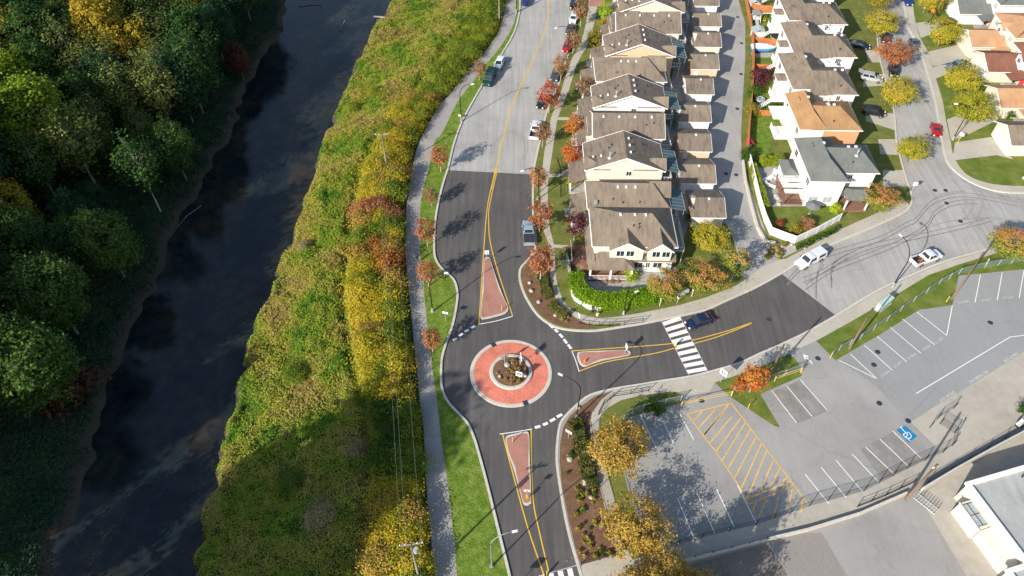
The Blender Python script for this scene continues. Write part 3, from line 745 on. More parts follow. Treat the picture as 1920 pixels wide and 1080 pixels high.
sheet('paver_area', 'pavers', [(1440, 1016), (1513, 1000), (1540, 1000), (1590, 1085), (1600, 1110), (1500, 1110)], ZB + .003)
sheet('bare_strip', 'bare', [(1274, 1066), (1437, 1019), (1475, 1075), (1480, 1110), (1268, 1110)], ZB + .002)
sheet('stained_stalls', 'lotpatch', [(1613, 843), (1640, 829), (1673, 811), (1735, 866), (1700, 884), (1655, 905)], ZB + .002)
sheet('stained_stalls', 'lotpatch', [(1447, 736), (1500, 714), (1553, 771), (1495, 795)], ZB + .002)
# lane and residential hard surfaces
sheet('lane', 'lane', [(1292, -60), (1384, -60), (1384, 0), (1397, 44), (1397, 111), (1392, 194), (1389, 250), (1390, 300), (1396, 353), (1413, 414), (1424, 450), (1443, 475), (1460, 488), (1427, 503), (1393, 528), (1388, 500), (1375, 450), (1362, 420), (1300, 420), (1290, 420), (1270, 300), (1278, 150), (1298, 60)], ZB + .002)
sheet('gravel_bed', 'stone', [(1424, 450), (1443, 475), (1462, 487), (1520, 459), (1576, 430), (1572, 424), (1490, 462), (1441, 455), (1398, 330), (1393, 330), (1400, 372)], ZB + .004)
sheet('patio', 'greyconc', [(1412, 315), (1462, 312), (1478, 330), (1507, 388), (1440, 388), (1432, 378)], ZB + .004)
sheet('corner_lawn', 'lawn', [(1438, 390), (1508, 390), (1570, 392), (1562, 414), (1488, 447), (1447, 435), (1436, 400)], ZB + .005)
sheet('weedy_strip', 'drylawn', [(1384, -40), (1384, 0), (1397, 44), (1398, 111), (1394, 194), (1390, 250), (1391, 300), (1403, 300), (1402, 250), (1405, 194), (1408, 111), (1407, 60), (1397, 0), (1395, -40)], ZB + .005)
sheet('yard_lawn', 'lawn', [(1408, 20), (1452, 20), (1456, 70), (1460, 120), (1410, 118)], ZB + .004)
sheet('yard_lawn', 'brightlawn', [(1404, 150), (1470, 150), (1470, 180), (1440, 290), (1398, 292)], ZB + .004)
for pts in ([(1622, 95), (1646, 95), (1652, 118), (1628, 118)], [(1620, 140), (1664, 140), (1672, 160), (1618, 164)], [(1622, 210), (1678, 214), (1680, 246), (1624, 228)], [(1646, 262), (1682, 262), (1690, 292), (1650, 290)], [(1655, 320), (1694, 320), (1704, 350), (1655, 352)]):
    sheet('driveway', 'concrete', pts, ZB + .004)
for pts in ([(1716, 44), (1772, 37), (1782, 30), (1790, 50), (1726, 72)], [(1739, 98), (1800, 84), (1826, 92), (1838, 103), (1812, 117), (1748, 125)], [(1744, 128), (1805, 112), (1822, 120), (1845, 150), (1800, 130), (1750, 150)], [(1785, 302), (1790, 268), (1858, 258), (1884, 286), (1900, 300), (1868, 292)], [(1775, 225), (1840, 200), (1872, 225), (1800, 260), (1782, 262)]):
    sheet('driveway', 'concrete', pts, ZB + .005)
sheet('front_path', 'concrete', [(1018, 328), (1090, 325), (1090, 331), (1018, 334)], ZB + .006)
sheet('front_path', 'concrete', [(1044, 221), (1085, 221), (1085, 226), (1043, 226)], ZB + .006)
sheet('front_path', 'concrete', [(1034, 459), (1066, 461), (1066, 467), (1036, 465)], ZB + .006)
sheet('front_path', 'brickpave', [(1106, 0), (1134, 0), (1134, 13), (1105, 13)], ZB + .006)
sheet('patio', 'greyconc', [(1088, 500), (1270, 500), (1262, 548), (1150, 552), (1110, 548), (1092, 530)], ZB + .004)
sheet('side_yard_paving', 'greyconc', [(1250, 0), (1300, 0), (1296, 100), (1285, 200), (1282, 300), (1298, 400), (1275, 470), (1262, 400), (1252, 300), (1250, 200), (1268, 100)], ZB + .001)

# ---------------------------------------------------------------- painted markings
def marks(name, m, z, items, w=.13):
    b = MB()
    for it in items:
        pts, ww = (it[0], it[1]) if isinstance(it, tuple) and isinstance(it[0], list) else (it, w)
        b.ribbon(px(pts), ww, z)
    return struct(name, b, m)
CL = pxs([(1034, -40), (1029, 0), (1027, 36), (1015, 78), (993, 125), (971, 172), (954, 217), (946, 250), (938, 278), (934, 300), (927, 327), (916, 380)], n=4)
b = MB()
b.ribbon(CL[:-2], .22, .012)
for pts in ([(931, 316), (915, 380), (907, 469), (898, 608)], [(933, 316), (918, 384), (916, 410), (919, 453), (934, 510), (961, 592)],
            [(942, 813), (967, 908), (990, 991), (1020, 1079), (1026, 1100)], [(996, 803), (996, 863), (1000, 941), (1013, 1005), (1028, 1069), (1034, 1100)],
            [(1073, 658), (1163, 652), (1219, 648), (1263, 644)], [(1086, 696), (1135, 679), (1191, 669), (1235, 661), (1267, 652)],
            [(1298, 638), (1330, 630), (1372, 618), (1409, 605)], [(1302, 644), (1344, 632), (1386, 616), (1409, 606)]):
    b.ribbon(pxs(pts, n=4), .16, .014)
struct('yellow_road_lines', b, 'yellow')
b = MB()
for pts in ([(898, 608), (930, 602), (961, 593)], [(937, 814), (965, 810), (996, 805)], [(1072, 658), (1079, 675), (1086, 697)]):
    b.ribbon(pxs(pts, n=4), .13, .018)
for (ax, ay), (bx, by) in [((849, 638), (857, 634)), ((860, 630), (868, 625)), ((871, 622), (879, 618)), ((883, 615), (891, 611)), ((1031, 609), (1037, 615)), ((1040, 617), (1046, 623)), ((1049, 626), (1055, 633)), ((1057, 636), (1063, 644)), ((1065, 646), (1071, 654)), ((1003, 802), (1013, 799)), ((1018, 797), (1027, 793)), ((1031, 790), (1041, 785)), ((1044, 782), (1054, 777))]:
    b.ribbon(px([(ax, ay), (bx, by)]), .42, .016)
lerp = lambda p, q, t: (p[0] + (q[0] - p[0]) * t, p[1] + (q[1] - p[1]) * t)
for k in range(9):
    t0, t1 = (k + .12) / 9, (k + .70) / 9
    l0, l1 = lerp((1241, 603), (1292, 704), t0), lerp((1241, 603), (1292, 704), t1)
    r0, r1 = lerp((1274, 592), (1328, 698), t0 + .0), lerp((1274, 592), (1328, 698), t1 + .0)
    b.poly(px([l0, l1, r1, r0]), .016)
b.ribbon(px([(1239, 600), (1293, 706)]), .05, .012); b.ribbon(px([(1273, 590), (1329, 700)]), .05, .012)
for k in range(6):
    x0 = 975 + k * 17.6; y0 = 1090 - k * 4.6
    b.poly(px([(x0, y0), (x0 + 9.5, y0 - 2), (x0 + 17, y0 + 30), (x0 + 7, y0 + 32)]), .016)
b.ribbon(px([(1010, 1080), (1082, 1060)]), .05, .015)
struct('white_road_markings', b, 'white')
z3 = lambda x, y: (1440 + x / 3, 400 + y / 3); z8 = lambda x, y: (1440 + x / 3, 720 + y / 3); z6 = lambda x, y: (1080 + x / 3.6, 780 + y / 3.6)
ST = [(z3(835, 558), z3(1003, 690)), (z3(755, 598), z3(935, 743)), (z3(685, 645), z3(858, 790)), (z3(612, 695), z3(777, 837)), (z3(540, 745), z3(697, 885)), (z3(462, 795), z3(612, 935)), (z3(398, 830), z3(612, 935)), (z3(1035, 520), z3(1003, 690)),
      (z3(1192, 350), z3(1162, 505)), (z3(1315, 335), z3(1287, 492)), (z3(1437, 325), z3(1410, 480)), ((1949, 503), (1942, 552)),
      ((1447, 734), (1493, 794)), ((1474, 724), (1522, 782)), ((1500, 713), (1551, 771))]
BR = [((1509, 890), (1554, 946)), ((1539, 877), (1586, 934)), ((1567, 864), (1616, 922)), ((1597, 852), (1648, 906)), ((1622, 839), (1677, 891)), ((1649, 824), (1703, 876)), ((1673, 809), (1727, 861)),
      ((1201, 780), (1230, 841)), ((1234, 772), (1263, 833)), ((1274, 776), (1300, 825)), ((1232, 943), (1262, 1018)), ((1270, 935), (1301, 1010)), ((1307, 927), (1340, 1001)), ((1343, 917), (1376, 989)), ((1382, 910), (1417, 981))]
b = MB()
for p, q_ in ST + BR: b.ribbon(px([p, q_]), .12, ZB + .008)
b.ribbon(px([(1717, 739), (1893, 633), (1925, 629), (2000, 622)]), .12, ZB + .008)
b.ribbon(px([(1523, 683), (1511, 670)]), .18, ZB + .009); b.poly(px([(1505, 665), (1516, 669), (1508, 675)]), ZB + .009)
struct('parking_lines', b, 'white')
b = MB(); Yl = lambda *p: b.ribbon(px(list(p)), .17, ZB + .010)
Yl((1370, 757), (1288, 777)); Yl((1288, 777), (1341, 847), (1383, 909), (1399, 937), (1402, 948)); Yl((1371, 757), (1420, 822), (1480, 899), (1515, 948)); Yl((1399, 937), (1481, 903)); Yl((1402, 947), (1486, 912))
for p, q_ in [((1299, 791), (1316, 773)), ((1310, 803), (1341, 768)), ((1320, 816), (1366, 759))]: Yl(p, q_)
for p, q_ in [((903, 185), (1052, 5)), ((943, 243), (1110, 20)), ((985, 303), (1140, 50)), ((1025, 360), (1175, 95)), ((1070, 420), (1210, 150)), ((1115, 490), (1248, 195)), ((1155, 555), (1285, 240)), ((1235, 520), (1330, 305)), ((1310, 485), (1375, 350)), ((1395, 450), (1420, 415)), ((862, 132), (1005, -35))]: Yl(z6(*p), z6(*q_))
z4 = lambda x, y: (1360 + x / 4.908, 860 + y / 4.908)
for p, q_ in [((245, 500), (285, 400)), ((305, 545), (375, 370)), ((430, 580), (500, 320)), ((575, 460), (615, 265)), ((690, 510), (712, 375))]: Yl(z4(*p), z4(*q_))
struct('yellow_hatching', b, 'fadeyellow')
# blue accessible bay with the wheelchair sign
b = MB(); b.poly(px([(1680, 807), (1696, 799), (1719, 819), (1703, 831)]), ZB + .008); struct('blue_bay_panel', b, 'bluep')
b = MB(); o_ = G(1699, 815, 0); ux = (G(1719, 819) - G(1696, 799)).normalized(); uy = Vector((-ux.y, ux.x, 0))
W = lambda u, v: o_ + ux * u + uy * v
b.ribbon([W(.15 + .52 * math.cos(a), -.05 + .52 * math.sin(a)) for a in [rad(k) for k in range(-150, 131, 20)]], .11, ZB + .012)
b.ribbon([W(-.95, .2), W(-.45, .12), W(.1, .15), (W(.25, -.45)), W(.95, -.5)], .13, ZB + .013)
b.ribbon([W(-.2, .12), W(-.2, -.4)], .11, ZB + .014)
b.poly([W(-1.12 + .14 * math.cos(a), .26 + .14 * math.sin(a)) for a in [rad(k) for k in range(0, 360, 45)]], ZB + .012)
struct('wheelchair_symbol', b, 'white')

def text(body, c, d, size, m, z, name='painted_lettering', up=None, spacing=1.15, kind='structure', parent=None, ext=0.0):
    """flat lettering at world c reading along d (mesh)"""
    cu = bpy.data.curves.new(name, 'FONT'); cu.body = body; cu.size = size; cu.align_x = 'CENTER'; cu.align_y = 'CENTER'; cu.space_character = spacing; cu.extrude = ext
    o = bpy.data.objects.new(name, cu); COL.objects.link(o)
    me = bpy.data.meshes.new_from_object(o); bpy.data.objects.remove(o); bpy.data.curves.remove(cu)
    me.name = name; me.materials.clear(); me.materials.append(MT[m])
    o = bpy.data.objects.new(name, me); COL.objects.link(o)
    d = Vector((d[0], d[1], d[2] if len(d) > 2 else 0)).normalized(); upv = up or Vector((-d.y, d.x, 0)); nz = d.cross(upv)
    mm = Matrix.Identity(4)
    for i in range(3): mm[i][0], mm[i][1], mm[i][2] = d[i], upv[i], nz[i]
    mm[0][3], mm[1][3], mm[2][3] = c[0], c[1], z
    o.matrix_world = mm
    if kind: tag(o, kind=kind)
    return o
for p, q_ in [((1653, 707), (1667, 697)), ((1676, 690), (1690, 679)), ((1702, 674), (1718, 664)), ((1729, 658), (1745, 648)), ((1753, 645), (1769, 634)), ((1797, 569), (1815, 566)), ((1840, 565), (1857, 562)), ((1881, 560), (1898, 559))]:
    A, B = G(*p), G(*q_); text('STAFF', (A + B) / 2, B - A, .55, 'fadewhite', ZB + .008, spacing=1.35)
for s_, p, q_ in [('DROP OFF', (1761, 752), (1788, 736)), ('NO PARKING', (1821, 715), (1847, 699)), ('DROP OFF', (1881, 679), (1906, 663))]:
    A, B = G(*p), G(*q_); text(s_, (A + B) / 2, A - B, .62, 'fadewhite', ZB + .008, spacing=1.15)

# tyre marks on the old asphalt junction
b = MB()
z7c = lambda x, y: (1620 + x / 4.8, 200 + y / 4.8)
for pts in ([(1475, 535), (1500, 508), (1540, 486), (1590, 470), (1650, 452), (1700, 425), (1717, 417), (1740, 390), (1760, 378), (1790, 370), (1830, 371), (1910, 387)],
            [(1510, 543), (1560, 510), (1610, 490), (1680, 462), (1735, 430), (1752, 405), (1775, 390), (1800, 383), (1835, 382)],
            [(1505, 530), (1540, 515), (1600, 480), (1650, 462), (1720, 448), (1800, 430), (1860, 415)],
            [(1560, 540), (1558, 515), (1568, 497), (1590, 484)], [(1530, 560), (1532, 520), (1545, 495)]):
    P = pxs(pts, n=5); b.ribbon(P, .17, .007); b.ribbon([p + Vector((.35, 1.1, 0)) for p in P], .15, .008)
struct('tyre_marks', b, 'skid')
b = MB()
for pts in ([z7c(780, 650), z7c(880, 760), z7c(910, 860), z7c(890, 960)], [z7c(880, 650), z7c(1000, 760), z7c(1060, 880), z7c(1000, 1020), z7c(920, 1080)], [z7c(900, 660), z7c(1100, 760), z7c(1300, 830), z7c(1440, 860)], [z7c(620, 830), z7c(720, 780), z7c(900, 765)], [z7c(830, 1050), z7c(930, 980), z7c(975, 880), z7c(960, 800)], [z7c(960, 690), z7c(1150, 790), z7c(1440, 840)],
            [(916, 300), (925, 270), (950, 247), (975, 255), (985, 275), (978, 300)], [(1700, 445), (1760, 420), (1830, 410), (1880, 412)]):
    P = pxs(pts, n=5); b.ribbon(P, .12, .009); b.ribbon([p + Vector((.5, .25, 0)) for p in P], .11, .010)
struct('tyre_marks', b, 'skid2')

# ---------------------------------------------------------------- roundabout and islands
RC = (G(881, 698.5) + G(1035, 698.5)) / 2; RO = (G(1035, 698.5) - G(881, 698.5)).length / 2
rr = RO / 6.5
t = thing('roundabout', 'round traffic island with salmon red apron, pale kerbs and planted centre', 'roundabout', (RC.x, RC.y, 0))
b = MB(); b.lathe((0, 0, 0), [(RO, 0), (RO, .07), (RO - .12, .10), (RO - .55, .10)], 72); b.build('outer_kerb', 'kerb', t)
b = MB(); b.lathe((0, 0, 0), [(RO - .55, .101), (3.35 * rr, .16)], 72); b.build('apron', 'redpave', t)
b = MB(); b.lathe((0, 0, 0), [(3.40 * rr, .15), (3.36 * rr, .36), (3.25 * rr, .40), (2.85 * rr, .40), (2.80 * rr, .30)], 64); b.build('inner_kerb', 'kerb', t)
b = MB(); b.lathe((0, 0, 0), [(2.82 * rr, .33), (1.8 * rr, .46), (.8 * rr, .55), (0.01, .57)], 40); b.build('planting_bed', 'soil', t)
for a in (118, 292):
    b = MB(); b.box(RO - .75, RO + .03, -.35, .35, .03, .13, mat=Matrix.Rotation(rad(a - 0), 4, 'Z')); b.build('drain_grate', 'netting', t)

def island(pts, label, n=3):
    P = pxs(pts, n=n, closed=True); c = sum(P, Vector()) / len(P)
    t = thing('traffic_island', label, 'traffic island', (c.x, c.y, 0), group='brick paved splitter islands')
    b = MB(c); b.poly(P, 0, .15); b.build('kerb', 'kerb', t, loc=(0, 0, 0))
    Q = [c + (p - c) * (1 - .30 / max(.5, (p - c).length)) for p in P]
    b = MB(c); b.poly(Q, .156); b.build('brick_paving', 'brickpave', t, loc=(0, 0, 0))
    return t
island([(913, 484), (908, 488), (905, 530), (902, 575), (901, 594), (906, 599), (930, 594), (948, 588), (953, 578), (943, 555), (930, 520), (921, 492), (918, 484)], 'long wedge shaped brick island north of the roundabout, between yellow lines')
island([(951, 818), (965, 814), (985, 810), (992, 816), (993, 850), (996, 935), (994, 945), (988, 948), (981, 944), (974, 919), (963, 880), (953, 850), (948, 826)], 'tapering brick island south of the roundabout, pointing down the road')
island([(1086, 661), (1110, 659), (1140, 658), (1172, 657), (1181, 660), (1178, 667), (1136, 675), (1110, 683), (1097, 688), (1088, 684), (1083, 674), (1082, 666)], 'small teardrop brick island east of the roundabout')
for p, c in [((1361, 327), 'lane'), ((1380, 329), 'lane'), ((1654, 357), 'r'), ((1753, 357), 'r'), ((1773, 357), 'r'), ((1775, 381), 'r'), ((1801, 415), 'r'), ((1648, 757), 'l'), ((1702, 790), 'l'), ((1533, 673), 'l'), ((1315, 752), 'l'), ((1856, 606), 'd'), ((1645, 661), 'd'), ((1638, 685), 'd'), ((1442, 599), 'r'), ((1383, 33), 'lane'), ((1390, 82), 'lane'), ((1389, 140), 'lane'), ((1382, 205), 'lane')]:
    if 'mh' not in globals(): mh = []
    P = G(*p); b = MB((P.x, P.y, 0)); b.lathe((P.x, P.y, (.008 if c == 'r' else ZB + .012)), [(.42, 0), (.40, .02), (.05, .022)], 16)
    o = b.build('manhole_cover', 'netting'); mh.append(o)
    where = {'lane': 'grey lane behind the garages', 'r': 'open road surface', 'l': 'pale school parking lot', 'd': 'dark resealed staff lot'}[c]
    tag(o, 'round dark iron cover set in the ' + where, 'manhole cover', 'iron covers in the ' + where)
# ---------------------------------------------------------------- ground cover on the banks
def cover(name, xlo, xhi, ylo, yhi, n_tuft, per, size, key, hmax, label, spread=.5, seed=1, up=.35):
    rng = np.random.default_rng(seed)
    y = rng.uniform(ylo, yhi, n_tuft); u = rng.uniform(0, 1, n_tuft)
    x = xlo(y) + (xhi(y) - xlo(y)) * u
    h = (rng.uniform(.35, 1, n_tuft) * hmax) * (1 + .5 * fbm(x, y, .45, 3))
    k = rng.integers(0, n_tuft, n_tuft * per)
    ox, oy = rng.normal(size=len(k)) * spread, rng.normal(size=len(k)) * spread
    X_, Y_ = x[k] + ox, y[k] + oy
    fall = np.exp(-(ox ** 2 + oy ** 2) / (2 * (spread * 1.1) ** 2))
    z = bank_height(X_, Y_) + h[k] * fall * rng.uniform(.4, 1, len(k))
    me = npmesh(name, leaves(rng, np.stack([X_, Y_, z], 1), size, up=up, aspect=.45), L[key])
    o = bpy.data.objects.new(name, me); COL.objects.link(o)
    return tag(o, label, 'vegetation', kind='stuff')
cover('bank_vegetation', lambda y: fRB(y) - .4, lambda y: fHL(y) + 1.5, 22, 215, 14000, 30, .145, 'meadow', .8, 'sunlit tangle of long grass, brambles and weeds covering the river bank', seed=4, up=1.3)
cover('path_edge_vegetation', lambda y: fHL(y) + .5, lambda y: fPW(y) - .9, 22, 215, 7000, 14, .18, 'shrub', 1.3, 'green undergrowth beneath the shrubs beside the gravel path', seed=5)
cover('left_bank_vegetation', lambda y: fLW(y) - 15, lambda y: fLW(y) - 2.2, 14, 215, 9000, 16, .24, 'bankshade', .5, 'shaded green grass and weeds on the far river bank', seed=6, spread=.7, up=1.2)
cover('forest_undergrowth', lambda y: fLW(y) - 75, lambda y: fLW(y) - 13, 20, 215, 14000, 12, .42, 'f_green', 2.6, 'dark undergrowth on the forest floor', seed=7, spread=1.2)

def bh(x, y): return float(bank_height(np.array([float(x)]), np.array([float(y)]))[0])
# ---------------------------------------------------------------- shrubs along the path
rnd = random.Random(11)
def pix(v):
    d = Vector(v) - Vector((0, 0, CAM_H)); Zc = d.dot(_fw)
    return 960 + F_PX * d.dot(_rt) / Zc, 540 - F_PX * d.dot(_up) / Zc
SHL = {'shrub': 'bushy yellow and green autumn shrub in the thicket beside the gravel path', 'shrubgreen': 'leafy green shrub in the thicket beside the gravel path',
       'golden': 'golden yellow shrub in the thicket beside the gravel path', 'shrubred': 'russet and red leaved shrub among yellow ones beside the path', 'orange': 'orange leaved shrub among yellow ones beside the path'}
placed = []
y = 24.0
while y < 212:
    for u in (.22, .52, .84):
        yy = y + rnd.uniform(-1.2, 1.2); x0, x1 = float(fHL(yy)), float(fPW(yy))
        wid = x1 - x0
        if wid < 5 and u == .52: continue
        r = 1.9 if wid < 6 else 2.3
        x = x0 + 1 + (wid - 1.9 - r * .35) * u + rnd.uniform(-.4, .4)
        x = min(x, x1 - r * .98)
        qx, qy = pix((x, yy, 2))
        key = 'shrubgreen' if qy < 170 else rnd.choice(['shrub', 'shrub', 'shrub', 'shrub', 'golden', 'shrubgreen'])
        if qy > 760 and qy < 930: key = rnd.choice(['shrubgreen', 'green', 'shrub'])
        for cx_, cy_, kk_ in ((707, 455, 'shrubred'), (695, 385, 'orange'), (728, 395, 'orange'), (715, 500, 'shrubred'), (728, 520, 'golden'), (745, 745, 'orange')):
            if (qx - cx_) ** 2 + (qy - cy_) ** 2 < 20 ** 2: key = kk_
        s = r / 2.6 * rnd.uniform(.85, 1.15)
        t = tree('shrub', x, yy, bh(x, yy) - .2, key, SHL.get(key, 'dark green shrub in the thicket beside the gravel path'), 'shrub', 'shrubs in the thicket by the path', 'bank_shrub', s, s * rnd.uniform(.75, 1.0) * (.8 if qy < 200 else 1))
    y += 3.5
for x_, y_, k_, s_, lb in ((603, 970, 'straw', .75, 'straw coloured bush standing alone in the shaded bank meadow'), (672, 845, 'straw', .55, 'dry pale bush beside the shaded thicket'), (810, 130, 'orange', .5, 'small rusty bush in the sunny meadow near the path'), (862, 95, 'straw', .5, 'pale orange bush high in the sunny meadow'), (880, 45, 'green', .8, 'round dark green bush in the sunny meadow'), (700, 175, 'shrubgreen', .6, 'green hummock bush near the upper river edge'), (660, 200, 'shrubgreen', .7, 'low green bush on the bank shoulder above the river'), (555, 700, 'shrubgreen', .7, 'low green bush mid slope of the bank meadow'), (545, 900, 'shrubgreen', .7, 'green bush in the shaded part of the meadow'), (570, 460, 'straw', .5, 'dry tuft of straw grass by the river bend')):
    p = G(x_, y_, -.5); tree('shrub', p.x, p.y, bh(p.x, p.y) - .2, k_, lb, 'bush', None, 'bush', s_, s_ * .7)

# ---------------------------------------------------------------- forest across the river
specials = [  # crown pixel, height of crown centre, kind, leaves, scale, label
    (185, 45, 13, 'forest', 'f_yellow', 1.15, 'golden yellow tree catching the sun near the top of the forest'),
    (120, 30, 12, 'forest', 'f_yellow', .8, 'smaller yellow crown left of the golden tree'),
    (335, 8, 13, 'forest', 'f_yellow', .9, 'bright yellow tree at the upper edge of the forest'),
    (8, 60, 12, 'forest', 'f_yellow', .9, 'yellow tree at the far upper corner of the forest'),
    (60, 210, 13, 'forest', 'f_lime', 1.2, 'large lime green tree lit by the sun'),
    (25, 150, 12, 'forest', 'f_lime', .9, 'lime green crown behind the large lime tree'),
    (190, 112, 12, 'sparse', 'f_pale', 1.0, 'thin pale twiggy tree below the golden crown'),
    (292, 172, 12, 'sparse', 'f_pale', 1.1, 'pale half bare tree in the middle of the forest'),
    (340, 150, 12, 'forest', 'f_yellow', .55, 'small yellow topped tree right of the pale bare one'),
    (135, 262, 12, 'sparse', 'f_pale', 1.2, 'pale feathery tree with white stem'),
    (285, 25, 12, 'sparse', 'f_pale', 1.0, 'nearly bare grey tree between two yellow ones'),
    (75, 320, 10, 'sparse', 'f_green', 1.0, 'slim tree with white trunk in shadow'),
    (450, 128, 6, 'forest', 'f_rust', .55, 'rust red tree leaning over the dark river edge'),
    (10, 385, 12, 'forest', 'f_yellow', .8, 'amber tree at the left edge of the forest'),
    (45, 450, 11, 'forest', 'f_green', .8, 'olive tree below the amber one'),
    (100, 560, 10, 'forest', 'f_green', 1.0, 'rounded green tree over the shaded bank'),
    (60, 690, 10, 'forest', 'f_green', 1.1, 'broad mid green tree at the lower forest'),
    (120, 715, 5, 'bushy', 'f_rust', 2.2, 'rusty brown bush beneath the broad green tree'),
    (200, 460, 10, 'forest', 'f_green', .9, 'green tree standing over the grassy shaded bank'),
    (270, 330, 10, 'sparse', 'f_green', 1.0, 'thin green tree near the river bend'),
    (330, 290, 9, 'forest', 'f_green', .8, 'low green tree above the dark water'),
]
taken = []
for cx_, cy_, hc, kd, lk, s, lb in specials:
    p = G(cx_, cy_, hc * s)
    for _ in range(4):
        g0 = bh(p.x, p.y); p = G(cx_, cy_, g0 + hc * s * (.62 if kd != 'bushy' else .3) / .62 * .85)
    tree(kd, p.x, p.y, bh(p.x, p.y), lk, lb, 'tree', None, 'forest_tree', s)
    taken.append((p.x, p.y, 5.2 * s))
rnd = random.Random(5)
nfor = 0
y = -22.0
while y < 225:
    x = -3.0 - rnd.uniform(0, 3)
    while x > -100:
        yy = y + rnd.uniform(-2.2, 2.2); lw = float(fLW(yy)); X0 = lw + x - (3.5 if yy > 105 else 7); x -= rnd.uniform(4.8, 7.0)
        qx, qy = pix((X0, yy, bh(X0, yy) + 8))
        off = 1150 < qy or qx < -30
        if qx < -230 or qy > 1330 or (qy > 1100 and X0 < -85) or (qy < -70): continue
        if 735 < qy < 1150 and (lw - X0) < 17: continue
        if qy <= 735 and 470 < qy and (lw - X0) < 12: continue
        if any((X0 - a) ** 2 + (yy - b_) ** 2 < (r * .9) ** 2 for a, b_, r in taken): continue
        s = rnd.uniform(.66, 1.15) * (1.45 if off and qy > 250 else 1) * (.75 if (lw - X0) < 14 and yy < 105 else 1) * (.85 if 735 < qy < 1150 else 1)  # trees out of view are enlarged to throw more shade on the forest
        kd = 'sparse' if rnd.random() < .22 else 'forest'
        lk = rnd.choice(['f_dark', 'f_green', 'f_dark', 'f_green', 'f_green']) if kd == 'forest' else 'f_pale'
        if kd == 'forest' and rnd.random() < .06 and qy < 420: lk = 'f_yellow'
        lb = {'f_dark': 'dark green leafy tree in the shaded forest across the river', 'f_green': 'mid green leafy tree in the shaded forest across the river', 'f_yellow': 'yellowing tree scattered in the shaded forest', 'f_pale': 'slender half bare alder with pale stem in the forest'}[lk]
        tree(kd, X0, yy, bh(X0, yy) - .3, lk, lb, 'tree', 'leafy trees of the forest across the river', 'forest_tree', s); nfor += 1
    y += 5.4
print('forest', nfor)
# very tall cottonwoods just outside the frame, whose shade falls on the meadow and the roundabout
for x_, y_, s_ in ((-58.6, 11.7, 1.0), (-53.5, 6.9, 1.0), (-63, 1.3, 1.08)):
    tree('tall', x_, y_, bh(x_, y_) - .5, 'f_green', 'very tall cottonwood standing on the near bend of the river', 'tree', 'tall cottonwoods at the river bend', 'cottonwood', s_)
for x_, y_, s_ in ((-100, 28, .85), (-112, 40, .8), (-94, 12, .85), (-124, 54, .8), (-108, 16, .9)):  # unseen trees added on the slope to darken the lower left forest
    tree('tall', x_, y_, bh(x_, y_) - .5, 'f_green', 'unseen tall tree added on the slope west of the forest to shade it', 'tree', 'unseen shade trees added on the western slope', 'cottonwood', s_)
# fallen logs in the river
def log(path, r, label, m='greywood', z=-3.9):
    P = [G(a, c, z) for a, c in path]; b = MB(P[0]); b.tube(P, r, 7, r1=r * .5); o = b.build('driftwood_log', m, smooth=True); tag(o, label, 'log')
log([(700, 31), (716, 32), (728, 34)], .28, 'pale log jutting from the upper river bank', 'palebark', -3.3)
log([(647, 38), (641, 50), (636, 60)], .12, 'thin dark snag in the upper river', 'bark')
#log([(217, 715), (232, 704), (246, 693)], .07, 'bare branch reaching from the far bank into the water')
log([(378, 385), (350, 405), (333, 425)], .07, 'grey branch lying along the far waterline')
log([(560, 12), (590, 8), (604, 11)], .15, 'branch floating near the top of the river', 'bark')
#log([(385, 730), (398, 755), (412, 768)], .16, 'log resting on the shallow mud bar', 'bark')

# ---------------------------------------------------------------- street and garden trees
Gv = 'rusty street trees on the verge by the path'
for bx, by, lk, s, lb in [
    (827, 322, 'orange', 1.0, 'rust orange young tree on the verge just above the new asphalt line'),
    (810, 387, 'brown', .75, 'small sparse orange brown tree on the verge, below the rust orange one'),
    (802, 462, 'orange', 1.0, 'orange tree on the verge beside the person on the path'),
    (804, 536, 'redorange', .92, 'red tinged verge tree beside the tall lamp at the bulging kerb'),
    (812, 660, 'orange', .82, 'lone rusty tree on the verge beside the roundabout'),
    (899, 150, 'brown', .85, 'brown tree on the verge next to the dark green pickup')]:
    lk = 'orange' if lk == 'redorange' else lk
    treep('small', bx, by, lk, lb, s=s * .98, group=Gv)
Ge = 'street trees along the east pavement'
for bx, by, lk, s, lb in [
    (1017, 276, 'brown', .92, 'thin brown tree next to the white pickup'),
    (1029, 212, 'red', 1.2, 'bright red tree by the parked dark car'),
    (1051, 152, 'brown', 1.05, 'brown tree above the red one'),
    (1074, 100, 'brown', .98, 'brown tree over the red parked car'),
    (1088, 50, 'brown', 1.1, 'rusty brown tree over the white parked car near the top'),
    (1100, -5, 'brown', 1.0, 'brown tree at the top edge of the street'),
    (1008, 362, 'orange', .95, 'orange tree beside the curved street lamp'),
    (1011, 436, 'orange', 1.18, 'orange tree over the silver blue pickup'),
    (1013, 528, 'orange', 1.28, 'largest orange tree, in the mulch bed by the junction')]:
    treep('small', bx, by, lk, lb, s=s, group=Ge)
